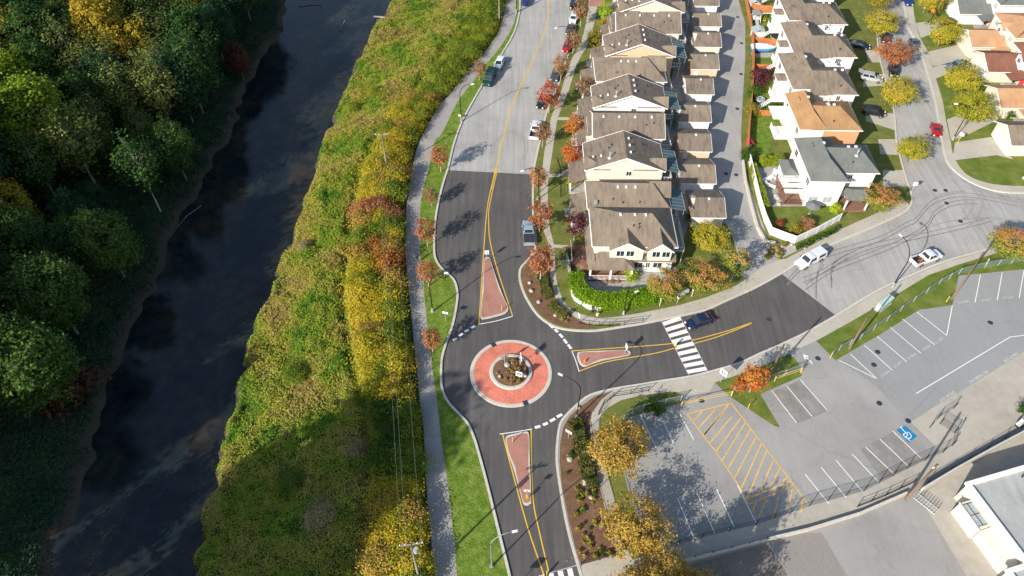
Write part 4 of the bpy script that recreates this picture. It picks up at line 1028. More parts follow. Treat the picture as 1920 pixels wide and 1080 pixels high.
for kd, bx, by, lk, s, lb in [
    ('small', 1075, 262, 'redorange', .95, 'orange red garden tree beside the lower of two bright ones'),
    ('small', 1069, 318, 'redorange', 1.02, 'bright red orange garden tree in front of the gabled house'),
    ('bushy', 1114, 84, 'olive', 1.15, 'round olive tree in a front garden'),
    ('small', 1133, 48, 'lime', .95, 'bright lime yellow tree near the top of the street'),
    ('bushy', 1132, 52, 'olive', .9, 'olive shrub beneath the lime tree'),
    ('small', 1093, 190, 'brown', .95, 'brown garden tree left of the white gabled house'),
    ('small', 1076, 450, 'maroon', 1.0, 'dark red brown garden tree at the corner house'),
    ('bushy', 1124, 138, 'yellowgreen', .55, 'small yellow shrub in front of the tan gabled house'),
    ('bushy', 1068, 480, 'green', .5, 'green shrub by the corner house path'),
    ('bushy', 1085, 305, 'green', .6, 'small green shrub beside the gabled house porch'),
    ('bushy', 1075, 345, 'yellowgreen', .75, 'yellow green shrub beside the porch'),
    ('wide', 1243, 556, 'pinkgreen', .74, 'green and pink tree at the hedge end of the corner garden'),
    ('wide', 1314, 548, 'pinkgreen', .80, 'large pink tipped tree between hedge and lane mouth'),
    ('small', 1371, 526, 'pinkgreen', 1.15, 'slim pink orange tree at the lane mouth'),
    ('wide', 1325, 470, 'yellowgreen', .78, 'olive yellow tree behind the pink ones, next to the last garage'),
    ('wide', 1152, 868, 'golden', .98, 'golden tree beside the parking lot corner'),
    ('wide', 1188, 1015, 'golden', .98, 'golden tree at the lower end of the footpath'),
    ('wide', 1240, 1112, 'golden', .9, 'golden tree cut off by the bottom edge'),
    ('small', 1405, 735, 'redorange', 1.05, 'red and orange tree by the yellow gate'),
    ('bushy', 1384, 728, 'redorange', .6, 'low orange bush left of the red tree'),
    ('wide', 1640, 398, 'pinkgreen', .74, 'green tree with pink tips beside the grey roofed house'),
    ('wide', 1700, 303, 'yellowgreen', .78, 'small yellow green street tree below the driveways'),
    ('wide', 1878, 486, 'pinkgreen', .88, 'pinkish green tree at the fence bend'),
    ('wide', 1671, 203, 'yellowgreen', .95, 'yellow green tree on the west kerb of the side street'),
    ('wide', 1665, 129, 'orange', .95, 'orange tree on the west kerb of the side street'),
    ('wide', 1642, 72, 'yellowgreen', .98, 'yellow green tree with orange top'),
    ('wide', 1640, 22, 'olive', .8, 'olive tree at the top of the side street'),
    ('wide', 1757, 88, 'yellowgreen', .95, 'yellow green tree between two driveways'),
    ('wide', 1738, 26, 'yellowgreen', .85, 'yellow green tree near the top, by the basketball hoop'),
    ('wide', 1790, 176, 'yellowgreen', .98, 'upper of two touching green trees on the east lawn'),
    ('wide', 1808, 234, 'yellowgreen', 1.05, 'lower of two touching green trees, behind the street lamp'),
    ('bushy', 1424, 158, 'maroon', 1.25, 'maroon leaved garden tree behind the lane fence'),
    ('bushy', 1472, 168, 'brown', .9, 'brown garden shrub beside the maroon tree'),
    ('bushy', 1412, 182, 'green', .9, 'round green shrub below the maroon tree'),
    ('bushy', 1409, 214, 'olive', .85, 'olive shrub against the lane fence'),
    ('bushy', 1452, 212, 'green', .8, 'green bush by the small orange fence'),
    ('bushy', 1400, 298, 'green', .8, 'green bush at the corner of the white fence'),
    ('bushy', 1460, 193, 'yellowgreen', .6, 'yellow shrub in the terraced garden'),
    ('bushy', 1461, 424, 'red', .45, 'small crimson bush in the corner lawn'),
    ('bushy', 1488, 437, 'olive', .7, 'olive bush at the corner lawn edge'),
    ('bushy', 1509, 428, 'brown', .85, 'brown bush at the corner lawn edge'),
    ('bushy', 1564, 398, 'lime', .62, 'egg shaped bright green shrub at the end of the white fence'),
    ('bushy', 1180, 522, 'lime', .75, 'lime shrub against the porch of the corner house'),
    ('bushy', 1100, 512, 'orange', .5, 'small orange shrub by the corner porch'),
    ('bushy', 1890, 222, 'green', .7, 'green shrub by the orange roofed house entrance'),
    ('bushy', 1300, 180, 'olive', 1.0, 'olive shrub squeezed beside a garage'),
    ('bushy', 1300, 415, 'green', .9, 'green bush beside the last garage'),
    ('bushy', 1310, 440, 'lime', .45, 'bright green fern by the last garage'),
    ('bushy', 1235, 775, 'green', .5, 'dark green shrub beside the concrete box cover'),
    ('bushy', 1220, 765, 'green', .6, 'smaller shrub in the parking verge'),
    ('bushy', 1915, 770, 'green', .5, 'small planter shrub at the plaza edge')]:
    treep(kd, bx, by, lk, lb, s=s, cat='shrub' if kd == 'bushy' else 'tree', name='garden_shrub' if kd == 'bushy' else 'garden_tree')
# trees beyond the bottom edge that shade the lower yard
tree('forest', 17.5, 25.5, ZB, 'olive', 'tall tree below the picture edge shading the lower yard', s=.82)
for bx, by, s in ((1290, 1190, 1.15), (1180, 1140, .9)):
    treep('wide', bx, by, 'golden', 'golden tree standing below the picture edge by the yard', s=s, group='golden trees below the frame', name='garden_tree')
# hedges
hedge('clipped_hedge', pxs([(1079, 526), (1081, 544), (1093, 560), (1112, 570), (1140, 573), (1180, 569), (1225, 561), (1262, 552)], ZB), 2.2, 2.1, ZB, 'hedge', 'tall bright green clipped hedge curving round the corner house')
hedge('clipped_hedge', pxs([(1410, 318), (1418, 345), (1427, 372), (1434, 395)], ZB), .9, 1.5, ZB, 'cedarhedge', 'narrow green hedge just inside the white fence')
hedge('clipped_hedge', pxs([(1424, 310), (1445, 308), (1464, 306)], ZB), 1.2, 1.8, ZB, 'cedarhedge', 'row of clipped green cypresses beside the patio', wob=.35)
hedge('bed_planting', pxs([(1017, 520), (1024, 548), (1030, 560)], ZB), 1.4, .7, ZB, 'duskshrub', 'low dark shrubs in the mulch bed north of the roundabout', 'shrubs', wob=.4)
hedge('bed_planting', pxs([(1034, 572), (1046, 585), (1064, 596)], ZB), 1.3, .7, ZB, 'duskshrub', 'low bushes curling round the mulch bed by the pavement', 'shrubs', wob=.4)
hedge('bed_planting', pxs([(1078, 790), (1086, 815), (1092, 850), (1104, 890), (1112, 915)], ZB), 1.6, .7, ZB, 'duskshrub', 'long dark green planting along the footpath south of the roundabout', 'shrubs', wob=.4)
# small plants in the mulch bed and the roundabout, boulders
rnd = random.Random(21)
cmp_, tmp_ = make_tree(99, .7, .45, 170, 9, .11, 'egg', .02, tight=.3, limbs=3, name='seedling')
def seedling(P, s, lk, label, group):
    t = thing('young_plant', label, 'plant', P, rnd.uniform(0, 6), group); t.scale = (s, s, s)
    c = bpy.data.objects.new('foliage', cmp_); COL.objects.link(c); c.parent = t; c.material_slots[0].link = 'OBJECT'; c.material_slots[0].material = L[lk]
for k in range(58):
    v = rnd.uniform(0, 1); y_ = 840 + v * 205; xl = 1058 + v * 28; xr = 1100 + v * 50
    seedling(G(rnd.uniform(xl, xr), y_, ZB), rnd.uniform(.45, .8), rnd.choice(['olive', 'olive', 'straw', 'green']), 'small young plant in the mulch bed beside the south road', 'young plants in the south mulch bed')
for k in range(34):
    a, r_ = rnd.uniform(0, 6.28), rnd.uniform(.3, 2.5) * rr
    seedling(Vector((RC.x + r_ * math.cos(a), RC.y + r_ * math.sin(a), .42)), rnd.uniform(.4, .75), rnd.choice(['olive', 'brown', 'straw']), 'low plant in the centre of the roundabout', 'plants in the roundabout centre')
for k in range(16):
    v = rnd.uniform(0, 1)
    seedling(G(995 + v * 70 + rnd.uniform(-8, 8), 490 + v * 118, ZB), rnd.uniform(.5, .9), rnd.choice(['olive', 'brown', 'straw']), 'dry little plant in the mulch bed north of the roundabout', 'young plants in the north mulch bed')
def boulder(p, s, label, group=None, z=ZB):
    P = G(*p, z); b = MB(P); bm = bmesh.new(); bmesh.ops.create_icosphere(bm, subdivisions=2, radius=s)
    for v in bm.verts: v.co *= 1 + .28 * noise.noise(v.co * 2.2 / s + Vector(P) * .7); v.co.z *= .7
    me = bpy.data.meshes.new('boulder'); bm.to_mesh(me); bm.free(); me.materials.append(MT['stone'])
    o = bpy.data.objects.new('boulder', me); COL.objects.link(o); o.location = P + Vector((0, 0, s * .3)); tag(o, label, 'boulder', group)
for p, s, lb in [((993, 531), .32, 'uppermost pale boulder in the north mulch bed'), ((996, 546), .38, 'second pale boulder in the north mulch bed'), ((1010, 567), .36, 'pale boulder near the kerb curve'), ((951, 685), .42, 'large white boulder in the roundabout centre'), ((977, 678), .3, 'small boulder near the sign in the roundabout'), ((985, 705), .3, 'small tan rock at the roundabout bed edge'), ((937, 706), .25, 'small rock low in the roundabout bed'), ((1084, 765), .3, 'pale boulder at the lamp foot in the south bed'), ((1068, 862), .4, 'pale boulder among seedlings of the south bed'), ((1108, 933), .3, 'little rock beside the footpath bed'), ((1096, 905), .45, 'greyish boulder midway down the south bed'), ((1041, 592), .3, 'small rock in the north bed curve')]:
    boulder(p, s, lb, z=ZB if p[1] < 670 or p[1] > 720 or p[0] > 1000 else .5)
# ---------------------------------------------------------------- roofs and houses
# local frame of a house: origin at the south-west eave corner of its main roof, x east, y north
def roof_ew(b, x0, x1, y0, y1, z, rise, hw=0.0, he=0.0, mi=0, th=.18):
    """ridge east-west; hw / he = hip run at the west / east end (0 = gable)"""
    ym = (y0 + y1) / 2; zr = z + rise
    A, B_, C, D = (x0, y0, z), (x1, y0, z), (x1, y1, z), (x0, y1, z); E, F = (x0 + hw, ym, zr), (x1 - he, ym, zr)
    dn = lambda p: (p[0], p[1], p[2] - th)
    vs = [A, B_, C, D, E, F] + [dn(p) for p in (A, B_, C, D, E, F)]
    fs = [(0, 1, 5, 4), (2, 3, 4, 5), (3, 0, 4), (1, 2, 5), (7, 6, 10, 11), (9, 8, 11, 10), (6, 9, 10), (8, 7, 11), (0, 6, 7, 1), (2, 8, 9, 3)]
    if hw == 0: fs = [f for f in fs if f not in ((3, 0, 4), (6, 9, 10))] + [(3, 9, 10, 4), (4, 10, 6, 0)]
    else: fs.append((3, 9, 6, 0))
    if he == 0: fs = [f for f in fs if f not in ((1, 2, 5), (8, 7, 11))] + [(1, 7, 11, 5), (5, 11, 8, 2)]
    else: fs.append((1, 7, 8, 2))
    return b.add(vs, fs, mi)
def roof_ns(b, x0, x1, y0, y1, z, rise, hs=0.0, hn=0.0, mi=0, th=.18):
    t = MB(); roof_ew(t, 0, y1 - y0, 0, x1 - x0, z, rise, hs, hn, 0, th)
    b.add([(x1 - v[1], y0 + v[0], v[2]) for v in t.v], t.f, mi); return b
def shed(b, x0, x1, y0, y1, z0, z1, side, mi=0, th=.14):
    """single slope rising towards 'side' ('e','n','w')"""
    zz = {'e': (z0, z1, z1, z0), 'w': (z1, z0, z0, z1), 'n': (z0, z0, z1, z1)}[side]
    P = [(x0, y0, zz[0]), (x1, y0, zz[1]), (x1, y1, zz[2]), (x0, y1, zz[3])]
    return b.add(P + [(p[0], p[1], p[2] - th) for p in P], [(0, 1, 2, 3), (7, 6, 5, 4), (0, 4, 5, 1), (1, 5, 6, 2), (2, 6, 7, 3), (3, 7, 4, 0)], mi)

def vents(t, spots, mat='trim', s=.16):
    """small square roof vents at (x, y, z)"""
    for x, y, z in spots:
        b = MB(); b.box(x - s, x + s, y - s, y + s, z - .1, z + .26); b.build('roof_vent', mat, t)
def pipes(t, spots, mat='steel'):
    for x, y, z, h in spots:
        b = MB(); b.tube([(x, y, z - .2), (x, y, z + h)], .11, 8); b.tube([(x, y, z + h), (x, y, z + h + .18)], .2, 8); b.lathe((x, y, z - .05), [(.45, 0), (.14, .25)], 10); b.build('flue_pipe', mat, t)
def dots(t, spots):
    for x, y, z in spots:
        b = MB(); b.tube([(x, y, z - .1), (x, y, z + .3)], .09, 6); b.build('vent_pipe', 'dark', t)
def window(t, x0, x1, z0, z1, y, face='s', glass='glass', bars=1):
    """framed window on a wall: face s at y, w/e at x (then x0,x1 are y-values)"""
    def B(b, u0, u1, v0, v1, d0, d1):
        if face == 's': b.box(u0, u1, y - d1, y - d0, v0, v1)
        elif face == 'w': b.box(y - d1, y - d0, u0, u1, v0, v1)
        else: b.box(y + d0, y + d1, u0, u1, v0, v1)
    b = MB(); w = .09
    B(b, x0 - w, x1 + w, z1, z1 + w, .0, .06); B(b, x0 - w, x1 + w, z0 - w, z0, .0, .06); B(b, x0 - w, x0, z0, z1, .0, .06); B(b, x1, x1 + w, z0, z1, .0, .06)
    for k in range(1, bars + 1):
        u = x0 + (x1 - x0) * k / (bars + 1); B(b, u - .03, u + .03, z0, z1, .0, .05)
    fr = b.build('window', 'trim', t)
    b = MB(); B(b, x0, x1, z0, z1, .0, .025); b.build('pane', glass, fr)
def rail(b, pts, z, h=1.0, step=.35, r=.03):
    P = [Vector((p[0], p[1], z)) for p in pts]
    for zz in (h, .15): b.tube([p + Vector((0, 0, zz)) for p in P], r * 1.3, 4)
    for i in range(len(P) - 1):
        n = max(1, int((P[i + 1] - P[i]).length / step))
        for k in range(n + 1):
            q = P[i].lerp(P[i + 1], k / n); b.tube([q, q + Vector((0, 0, h))], r, 4)
def walls(t, name, m, x0, x1, y0, y1, z0, z1, gable=None, rise=0, inset=.4):
    """wall box under a roof; gable 'ns' or 'ew' fills the gable triangles"""
    b = MB(); a0, a1, c0, c1 = x0 + inset, x1 - inset, y0 + inset, y1 - inset
    b.box(a0, a1, c0, c1, z0, z1 - .12)
    if gable == 'ns':
        k = rise * (1 - 2 * inset / (x1 - x0)); xm = (x0 + x1) / 2; e = z1 - .12 + rise * inset * 2 / (x1 - x0) * .0
        b.add([(a0, c0, e), (a1, c0, e), (xm, c0, e + k), (a0, c1, e), (a1, c1, e), (xm, c1, e + k)], [(0, 1, 2), (4, 3, 5), (0, 2, 5, 3), (2, 1, 4, 5)])
    if gable == 'ew':
        k = rise * (1 - 2 * inset / (y1 - y0)); ym = (y0 + y1) / 2; e = z1 - .12
        b.add([(a0, c0, e), (a0, c1, e), (a0, ym, e + k), (a1, c0, e), (a1, c1, e), (a1, ym, e + k)], [(1, 0, 2), (3, 4, 5), (0, 3, 5, 2), (4, 1, 2, 5)])
    return b.build(name, m, t)

def eave_rect(sw, se, ny, z):
    """west x, east x, south y, north y of a roof from eave pixels; ny = pixel row of the north eave"""
    A, B_ = G(*sw, z), G(*se, z); y0 = (A.y + B_.y) / 2
    N = G((sw[0] + se[0]) / 2, ny, z)
    return A.x, B_.x, y0, N.y

def back_deck(t, x, y0, y1, z, cover=None, w=2.6):
    b = MB(); b.box(x, x + w, y0, y1, z - .2, z); b.build('deck', 'greywood', t)
    b = MB()
    for yy in (y0 + .12, y1 - .12): b.tube([(x + w - .15, yy, 0), (x + w - .15, yy, z)], .09, 6)
    b.build('deck_posts', 'trim', t)
    b = MB(); rail(b, [(x, y0 + .05), (x + w - .05, y0 + .05), (x + w - .05, y1 - .05), (x, y1 - .05)], z, 1.0, .5); b.build('deck_railing', 'trim', t)
    if cover:
        b = MB(); shed(b, x - .1, x + w + 1.0, y0 - .2, y1 + .2, cover - .1, cover + .5, 'w', th=.05); c = b.build('patio_cover', 'tealglass', t)
        b = MB(); n = 6
        for k in range(n + 1):
            yy = y0 - .2 + (y1 - y0 + .4) * k / n; b.tube([(x - .1, yy, cover + .52), (x + w + 1.0, yy, cover - .06)], .03, 4)
        b.tube([(x + w + 1.0, y0 - .2, cover - .06), (x + w + 1.0, y1 + .2, cover - .06)], .07, 4)
        for yy in (y0, y1): b.tube([(x + w + .8, yy, z), (x + w + .8, yy, cover - .1)], .06, 4)
        b.build('cover_frame', 'galv', t)

ZE = 5.9
ROW = [ # kind, sw eave px, se eave px, north eave row, rise, wall, roof, label
    ('H', (1103, 401), (1257, 384), 340, 2.7, 'w_cream', 'r_brown', 'brown hipped house directly above the corner house, with teal glazed back cover'),
    ('G', (1098, 325), (1247, 317), 269, 2.9, 'w_pink', 'r_brown2', 'gabled house with pale pink wall, the lowest gable of the row'),
    ('E', (1112, 262), (1247, 258), 208, 2.6, 'w_pink', 'r_brown2', 'dark brown ridge roofed house between pink and white gables'),
    ('G', (1113, 206), (1251, 200), 162, 2.9, 'w_white', 'r_brown2', 'house with the bright white gable wall and teal cover'),
    ('H', (1118, 155), (1250, 151), 106, 2.7, 'w_cream', 'r_brown', 'brown hipped house above the white gabled one'),
    ('G', (1136, 108), (1266, 104), 68, 2.9, 'w_tan', 'r_brown2', 'house with tan beige gable wall'),
    ('E', (1156, 65), (1277, 61), 20, 2.6, 'w_cream', 'r_brown2', 'brown ridge roofed house below the topmost cream gable'),
    ('G', (1163, 27), (1282, 19), -14, 2.9, 'w_cream', 'r_brown', 'cream gabled house at the top of the row'),
    ('H', (1176, -22), (1286, -26), -60, 2.6, 'w_white', 'r_brown', 'hipped house just cut off by the upper picture edge'),
]
GRH = 'row houses between the main road and the lane'
for i, (kd, sw, se, ny, rise, wm, rm, lb) in enumerate(ROW):
    x0, x1, y0, y1 = eave_rect(sw, se, ny, ZE)
    if kd != 'G': y1 = y0 + max(7.0, min(9.2, y1 - y0))
    t = thing('row_house', lb, 'house', (x0, y0, ZB), 0, GRH)
    Wd, Dp, E_ = x1 - x0, y1 - y0, ZE - ZB
    if kd == 'G':
        walls(t, 'wall', wm, 0, Wd, 0, Dp, 0, E_, 'ns', rise)
        b = MB(); roof_ns(b, 0, Wd, 0, Dp, E_, rise)
        rf = b.build('roof', rm, t)
        b = MB()   # white bargeboards and gutters
        for yy in (-.04, Dp + .04):
            for a, c in (((0, yy, E_ - .1), (Wd / 2, yy, E_ + rise - .1)), ((Wd, yy, E_ - .1), (Wd / 2, yy, E_ + rise - .1))):
                b.tube([a, c], .13, 4)
        for xx in (-.05, Wd + .05): b.tube([(xx, 0, E_ - .1), (xx, Dp, E_ - .1)], .10, 4)
        b.build('bargeboard', 'trim', rf)
        # lower eave returns with a gentler pitch on the two sides
        b = MB(); roof_ew(b, -.25, Wd * .32, .35, Dp * .46, E_ + .02, rise * .50, 0, Wd * .30); b.build('side_roof', 'r_brown', rf)
        b = MB(); roof_ew(b, Wd * .60, Wd + .25, .35, Dp * .46, E_ + .02, rise * .50, Wd * .28, 0); b.build('side_roof', 'r_brown', rf)
        vents(t, [(Wd / 2 + .8, Dp * k, E_ + rise * .9) for k in (.25, .5, .75)] + [(Wd * .1, Dp * .32, E_ + rise * .34), (Wd * .2, Dp * .33, E_ + rise * .44)])
        pipes(t, [(Wd * .3, Dp * (.18 if i % 4 else .75), E_ + rise * .62, 1.0)])
        dots(t, [(Wd * .34, Dp * .6, E_ + rise * .7), (Wd * .3, Dp * .52, E_ + rise * .62), (Wd * .75, Dp * .7, E_ + rise * .55)])
        window(t, Wd * .52, Wd * .52 + .9, E_ - 1.3, E_ - .4, .4, 's', 'glass' if i % 2 else 'paleglass')
    elif kd == 'H':
        walls(t, 'wall', wm, 0, Wd, 0, Dp, 0, E_)
        b = MB(); roof_ew(b, 0, Wd, 0, Dp, E_, rise, Dp * .62, Dp * .42)
        rf = b.build('roof', rm, t)
        b = MB(); roof_ew(b, Wd - Dp * .5, Wd + .1, Dp * .30, Dp * .86, E_ + .9, rise - .95, 0, 0); b.build('back_gable', rm, rf)
        b = MB()
        b.tube([(0, -.05, E_ - .1), (Wd, -.05, E_ - .1)], .10, 4); b.tube([(Wd + .05, 0, E_ - .1), (Wd + .05, Dp, E_ - .1)], .10, 4); b.tube([(-.05, 0, E_ - .1), (-.05, Dp, E_ - .1)], .10, 4); b.build('gutter', 'trim', rf)
        vents(t, [(Wd * k, Dp * .42, E_ + rise * .84) for k in (.36, .46, .57)])
        dots(t, [(Wd * .3, Dp * .18, E_ + rise * .36), (Wd * .42, Dp * .12, E_ + rise * .25), (Wd * .62, Dp * .13, E_ + rise * .26)])
        window(t, Wd * .4, Wd * .4 + 1.1, E_ - 1.1, E_ - .45, .4, 's', 'paleglass')
    else:
        walls(t, 'wall', wm, 0, Wd, 0, Dp, 0, E_, 'ew', rise)
        b = MB(); roof_ew(b, 0, Wd, 0, Dp, E_, rise)
        rf = b.build('roof', rm, t)
        b = MB(); b.tube([(0, -.05, E_ - .1), (Wd, -.05, E_ - .1)], .10, 4)
        for xx in (-.04, Wd + .04): b.tube([(xx, 0, E_ - .1), (xx, Dp / 2, E_ + rise - .1), (xx, Dp, E_ - .1)], .11, 4)
        b.build('gutter', 'trim', rf)
        vents(t, [(Wd * k, Dp * .42, E_ + rise * .84) for k in (.15, .37, .59, .82)])
        dots(t, [(Wd * .74, Dp * .26, E_ + rise * .52), (Wd * .84, Dp * .3, E_ + rise * .6)])
        window(t, Wd * .7, Wd * .7 + 1.0, E_ - 1.1, E_ - .4, .4, 's', 'paleglass')
        b = MB(); b.box(-.9, .4, Dp * .18, Dp * .78, 2.9, E_ + .1); b.build('bay', wm, t)
        b = MB(); shed(b, -1.3, .1, Dp * .1, Dp * .86, E_ - .1, E_ + .5, 'e'); b.build('bay_roof', rm, t)
    # west porch: lower roof on posts, steps and white railing; west windows and door
    b = MB(); shed(b, -2.6, .42, .2, Dp - .3, 2.75, 3.7, 'e'); pr = b.build('porch_roof', rm, t)
    b = MB()
    for yy in (.45, Dp / 2, Dp - .55): b.box(-2.45, -2.27, yy - .09, yy + .09, 0, 2.75)
    b.build('porch_posts', 'trim', t)
    b = MB(); rail(b, [(-2.35, .6), (-2.35, Dp * .55)], .5, .9, .22); b.build('porch_railing', 'vinyl', t)
    b = MB(); b.box(-2.5, .4, .3, Dp - .4, 0, .5)
    for k in range(3): b.box(-2.8 - .3 * k, -2.5 - .3 * k, Dp * .58, Dp * .86, 0, .38 - .13 * k)
    b.build('porch_floor', 'greyconc', t)
    window(t, 1.0, 2.4, 3.9, 5.0, .4, 'w'); window(t, Dp - 3.0, Dp - 1.4, 3.9, 5.0, .4, 'w')
    b = MB(); b.box(.33, .4, Dp * .62, Dp * .62 + 1, .5, 2.6); b.build('front_door', 'brownch', t)
    back_deck(t, Wd - .4, .8, Dp - 1.6, 2.8, 5.2 if i in (0, 1, 3, 5) else None, 2.0)
    if i in (0,):
        b = MB(); b.lathe((.9, .7, 0), [(.0, 0), (.2, .03), (.36, .12), (.38, .14)], 16); o = b.build('satellite_dish', 'steel', t, loc=(0, 0, E_ + .5))
        o.rotation_euler = (rad(60), 0, rad(30)); o.location = (.6, -.2, E_ + .4)

# ---- corner house with the dormers
x0, x1, y0, y1 = eave_rect((1112, 468), (1270, 458), 380, ZE)
y1 = y0 + 9.6
t = thing('corner_house', 'large brown roofed corner house with two gabled dormers and a wraparound porch roof', 'house', (x0, y0, ZB)); Wd, Dp, E_ = x1 - x0, y1 - y0, ZE - ZB
walls(t, 'wall', 'w_cream', 0, Wd, 0, Dp, 0, E_)
b = MB(); roof_ew(b, 0, Wd, 0, Dp, E_, 3.0, Dp * .52, Dp * .42); rf = b.build('roof', 'r_brown', t)
b = MB(); b.tube([(0, -.05, E_ - .1), (Wd, -.05, E_ - .1)], .10, 4); b.tube([(Wd + .05, 0, E_ - .1), (Wd + .05, Dp, E_ - .1)], .12, 4); b.tube([(-.05, 0, E_ - .1), (-.05, Dp, E_ - .1)], .12, 4); b.build('gutter', 'trim', rf)
vents(t, [(Wd * k, Dp * .47, E_ + 2.85) for k in (.33, .50, .63)])
dots(t, [(Wd * .48, Dp * .3, E_ + 1.9), (Wd * .55, Dp * .33, E_ + 2.0), (Wd * .55, Dp * .28, E_ + 1.7)])
def dormer(xa, xb, yf, lab, win):
    d = MB(); xm = (xa + xb) / 2; h = 1.75
    d.box(xa + .25, xb - .25, yf, 1.6, E_ - 2.4, E_ + .05)
    d.add([(xa + .25, yf, E_ + .05), (xb - .25, yf, E_ + .05), (xm, yf, E_ + h - .1)], [(0, 1, 2)])
    w = d.build('dormer', 'w_cream', t)
    d = MB(); roof_ns(d, xa, xb, yf - .4, 3.9, E_ - .02, h); d.build('dormer_roof', 'r_brown', w)
    d = MB()
    for a, c in (((xa, yf - .44, E_ - .1), (xm, yf - .44, E_ + h - .1)), ((xb, yf - .44, E_ - .1), (xm, yf - .44, E_ + h - .1))): d.tube([a, c], .12, 4)
    d.build('dormer_trim', 'trim', w)
    for a, c in win: window(t, a, c, E_ - 1.5, E_ - .35, yf, 's', 'glass')
xd = lambda p, z: G(p[0], p[1], z).x - x0
dormer(xd((1143, 471), ZE), xd((1210, 463), ZE), -.6, 'w', [(3.9, 5.1), (5.5, 6.7)])
dormer(xd((1214, 464), ZE), xd((1262, 460), ZE), -.7, 'e', [(xd((1222, 468), 5), xd((1222, 468), 5) + 1.2), (xd((1222, 468), 5) + 1.6, xd((1222, 468), 5) + 2.8)])
window(t, xd((1188, 478), 4.4), xd((1188, 478), 4.4) + 1, 3.9, 4.9, .4, 's', 'glass')
# wraparound lower roof
ys_ = G(1147, 506, 3.05).y - y0; xw_ = G(1103, 510, 3.05).x - x0; ye_ = G(1232, 491, 3.05).y - y0; xq_ = G(1087, 432, 3.05).x - x0
print('corner', ys_, xw_, ye_, xq_)
b = MB()
shed(b, xw_ - .1, .45, ys_ + 1.2, Dp - .8, 2.92, 3.85, 'e')
b.build('west_porch_roof', 'r_brown', t)
xs_ = xd((1190, 502), 3.0)
b = MB(); roof_ew(b, xw_, xs_, ys_, ys_ + 5.4, 2.95, 1.35, 2.2, 2.8); b.build('porch_roof', 'r_brown', t)
b = MB(); shed(b, xs_ - 2.6, Wd + .1, ye_, .45, 2.97, 3.85, 'n'); b.build('front_lower_roof', 'r_brown', t)
b = MB(); b.box(xs_ - 2.4, Wd - .35, ye_ + .5, .38, 0, 2.9); b.build('front_wall', 'w_white', t)
b = MB()
for k in (0, .5, 1): b.box(xw_ + .3 + (xs_ - xw_ - .9) * k, xw_ + .6 + (xs_ - xw_ - .9) * k, ys_ + .15, ys_ + .45, 0, 2.9)
b.build('porch_posts', 'trim', t)
b = MB(); rail(b, [(xw_ + .5, ys_ + .2), (xs_ - .5, ys_ + .2)], .35, .95, .2); b.build('porch_railing', 'vinyl', t)
b = MB(); rail(b, [(-3.0, 1.2), (-3.0, 5.6)], .9, .9, .2); rail(b, [(-3.0, 1.2), (-5.2, 1.0)], .3, .9, .25); b.build('side_railing', 'vinyl', t)
b = MB(); b.box(xw_ + .3, xs_ - .3, ys_ + .1, .3, 0, .35); b.box(-3.1, .3, .9, 5.8, 0, .5)
for k in range(4): b.box(-3.4 - .3 * k, -3.1 - .3 * k, 3.2, 5.4, 0, .5 - .12 * k)
b.build('porch_floor', 'brownch', t)
window(t, xs_ + .2, xs_ + 1.6, 1.1, 2.2, ye_ + .5, 's', 'glass'); window(t, xs_ + 2.2, xs_ + 2.8, 1.1, 2.2, ye_ + .5, 's', 'glass'); window(t, xs_ + 3.4, xs_ + 4.8, 1.1, 2.2, ye_ + .5, 's', 'glass')
window(t, 1.2, 2.8, 3.9, 5.1, .4, 'w'); window(t, 5.2, 6.8, 3.9, 5.1, .4, 'w')
back_deck(t, Wd - .4, 2, Dp - .6, 2.8, None, 2.2)
for k, p in enumerate(((1141, 529), (1154, 529))):
    P = G(*p, ZB); c = thing('garden_chair', ['left hand wooden chair on the corner house patio', 'right hand wooden chair on the corner house patio'][k], 'chair', P, 0, 'wooden patio chairs')
    b = MB(); b.box(-.4, .4, -.35, .4, .32, .42); b.build('seat', 'brownch', c)
    b = MB(); b.box(-.4, .4, .36, .46, .35, 1.0); b.build('backrest', 'brownch', c)
    for s_ in (-1, 1):
        b = MB(); b.box(s_ * .42 - .06, s_ * .42 + .06, -.38, .42, .55, .62); b.build('armrest', 'brownch', c)
        for yy in (-.34, .36):
            b = MB(); b.box(s_ * .42 - .05, s_ * .42 + .05, yy - .05, yy + .05, 0, .56); b.build('leg', 'brownch', c)

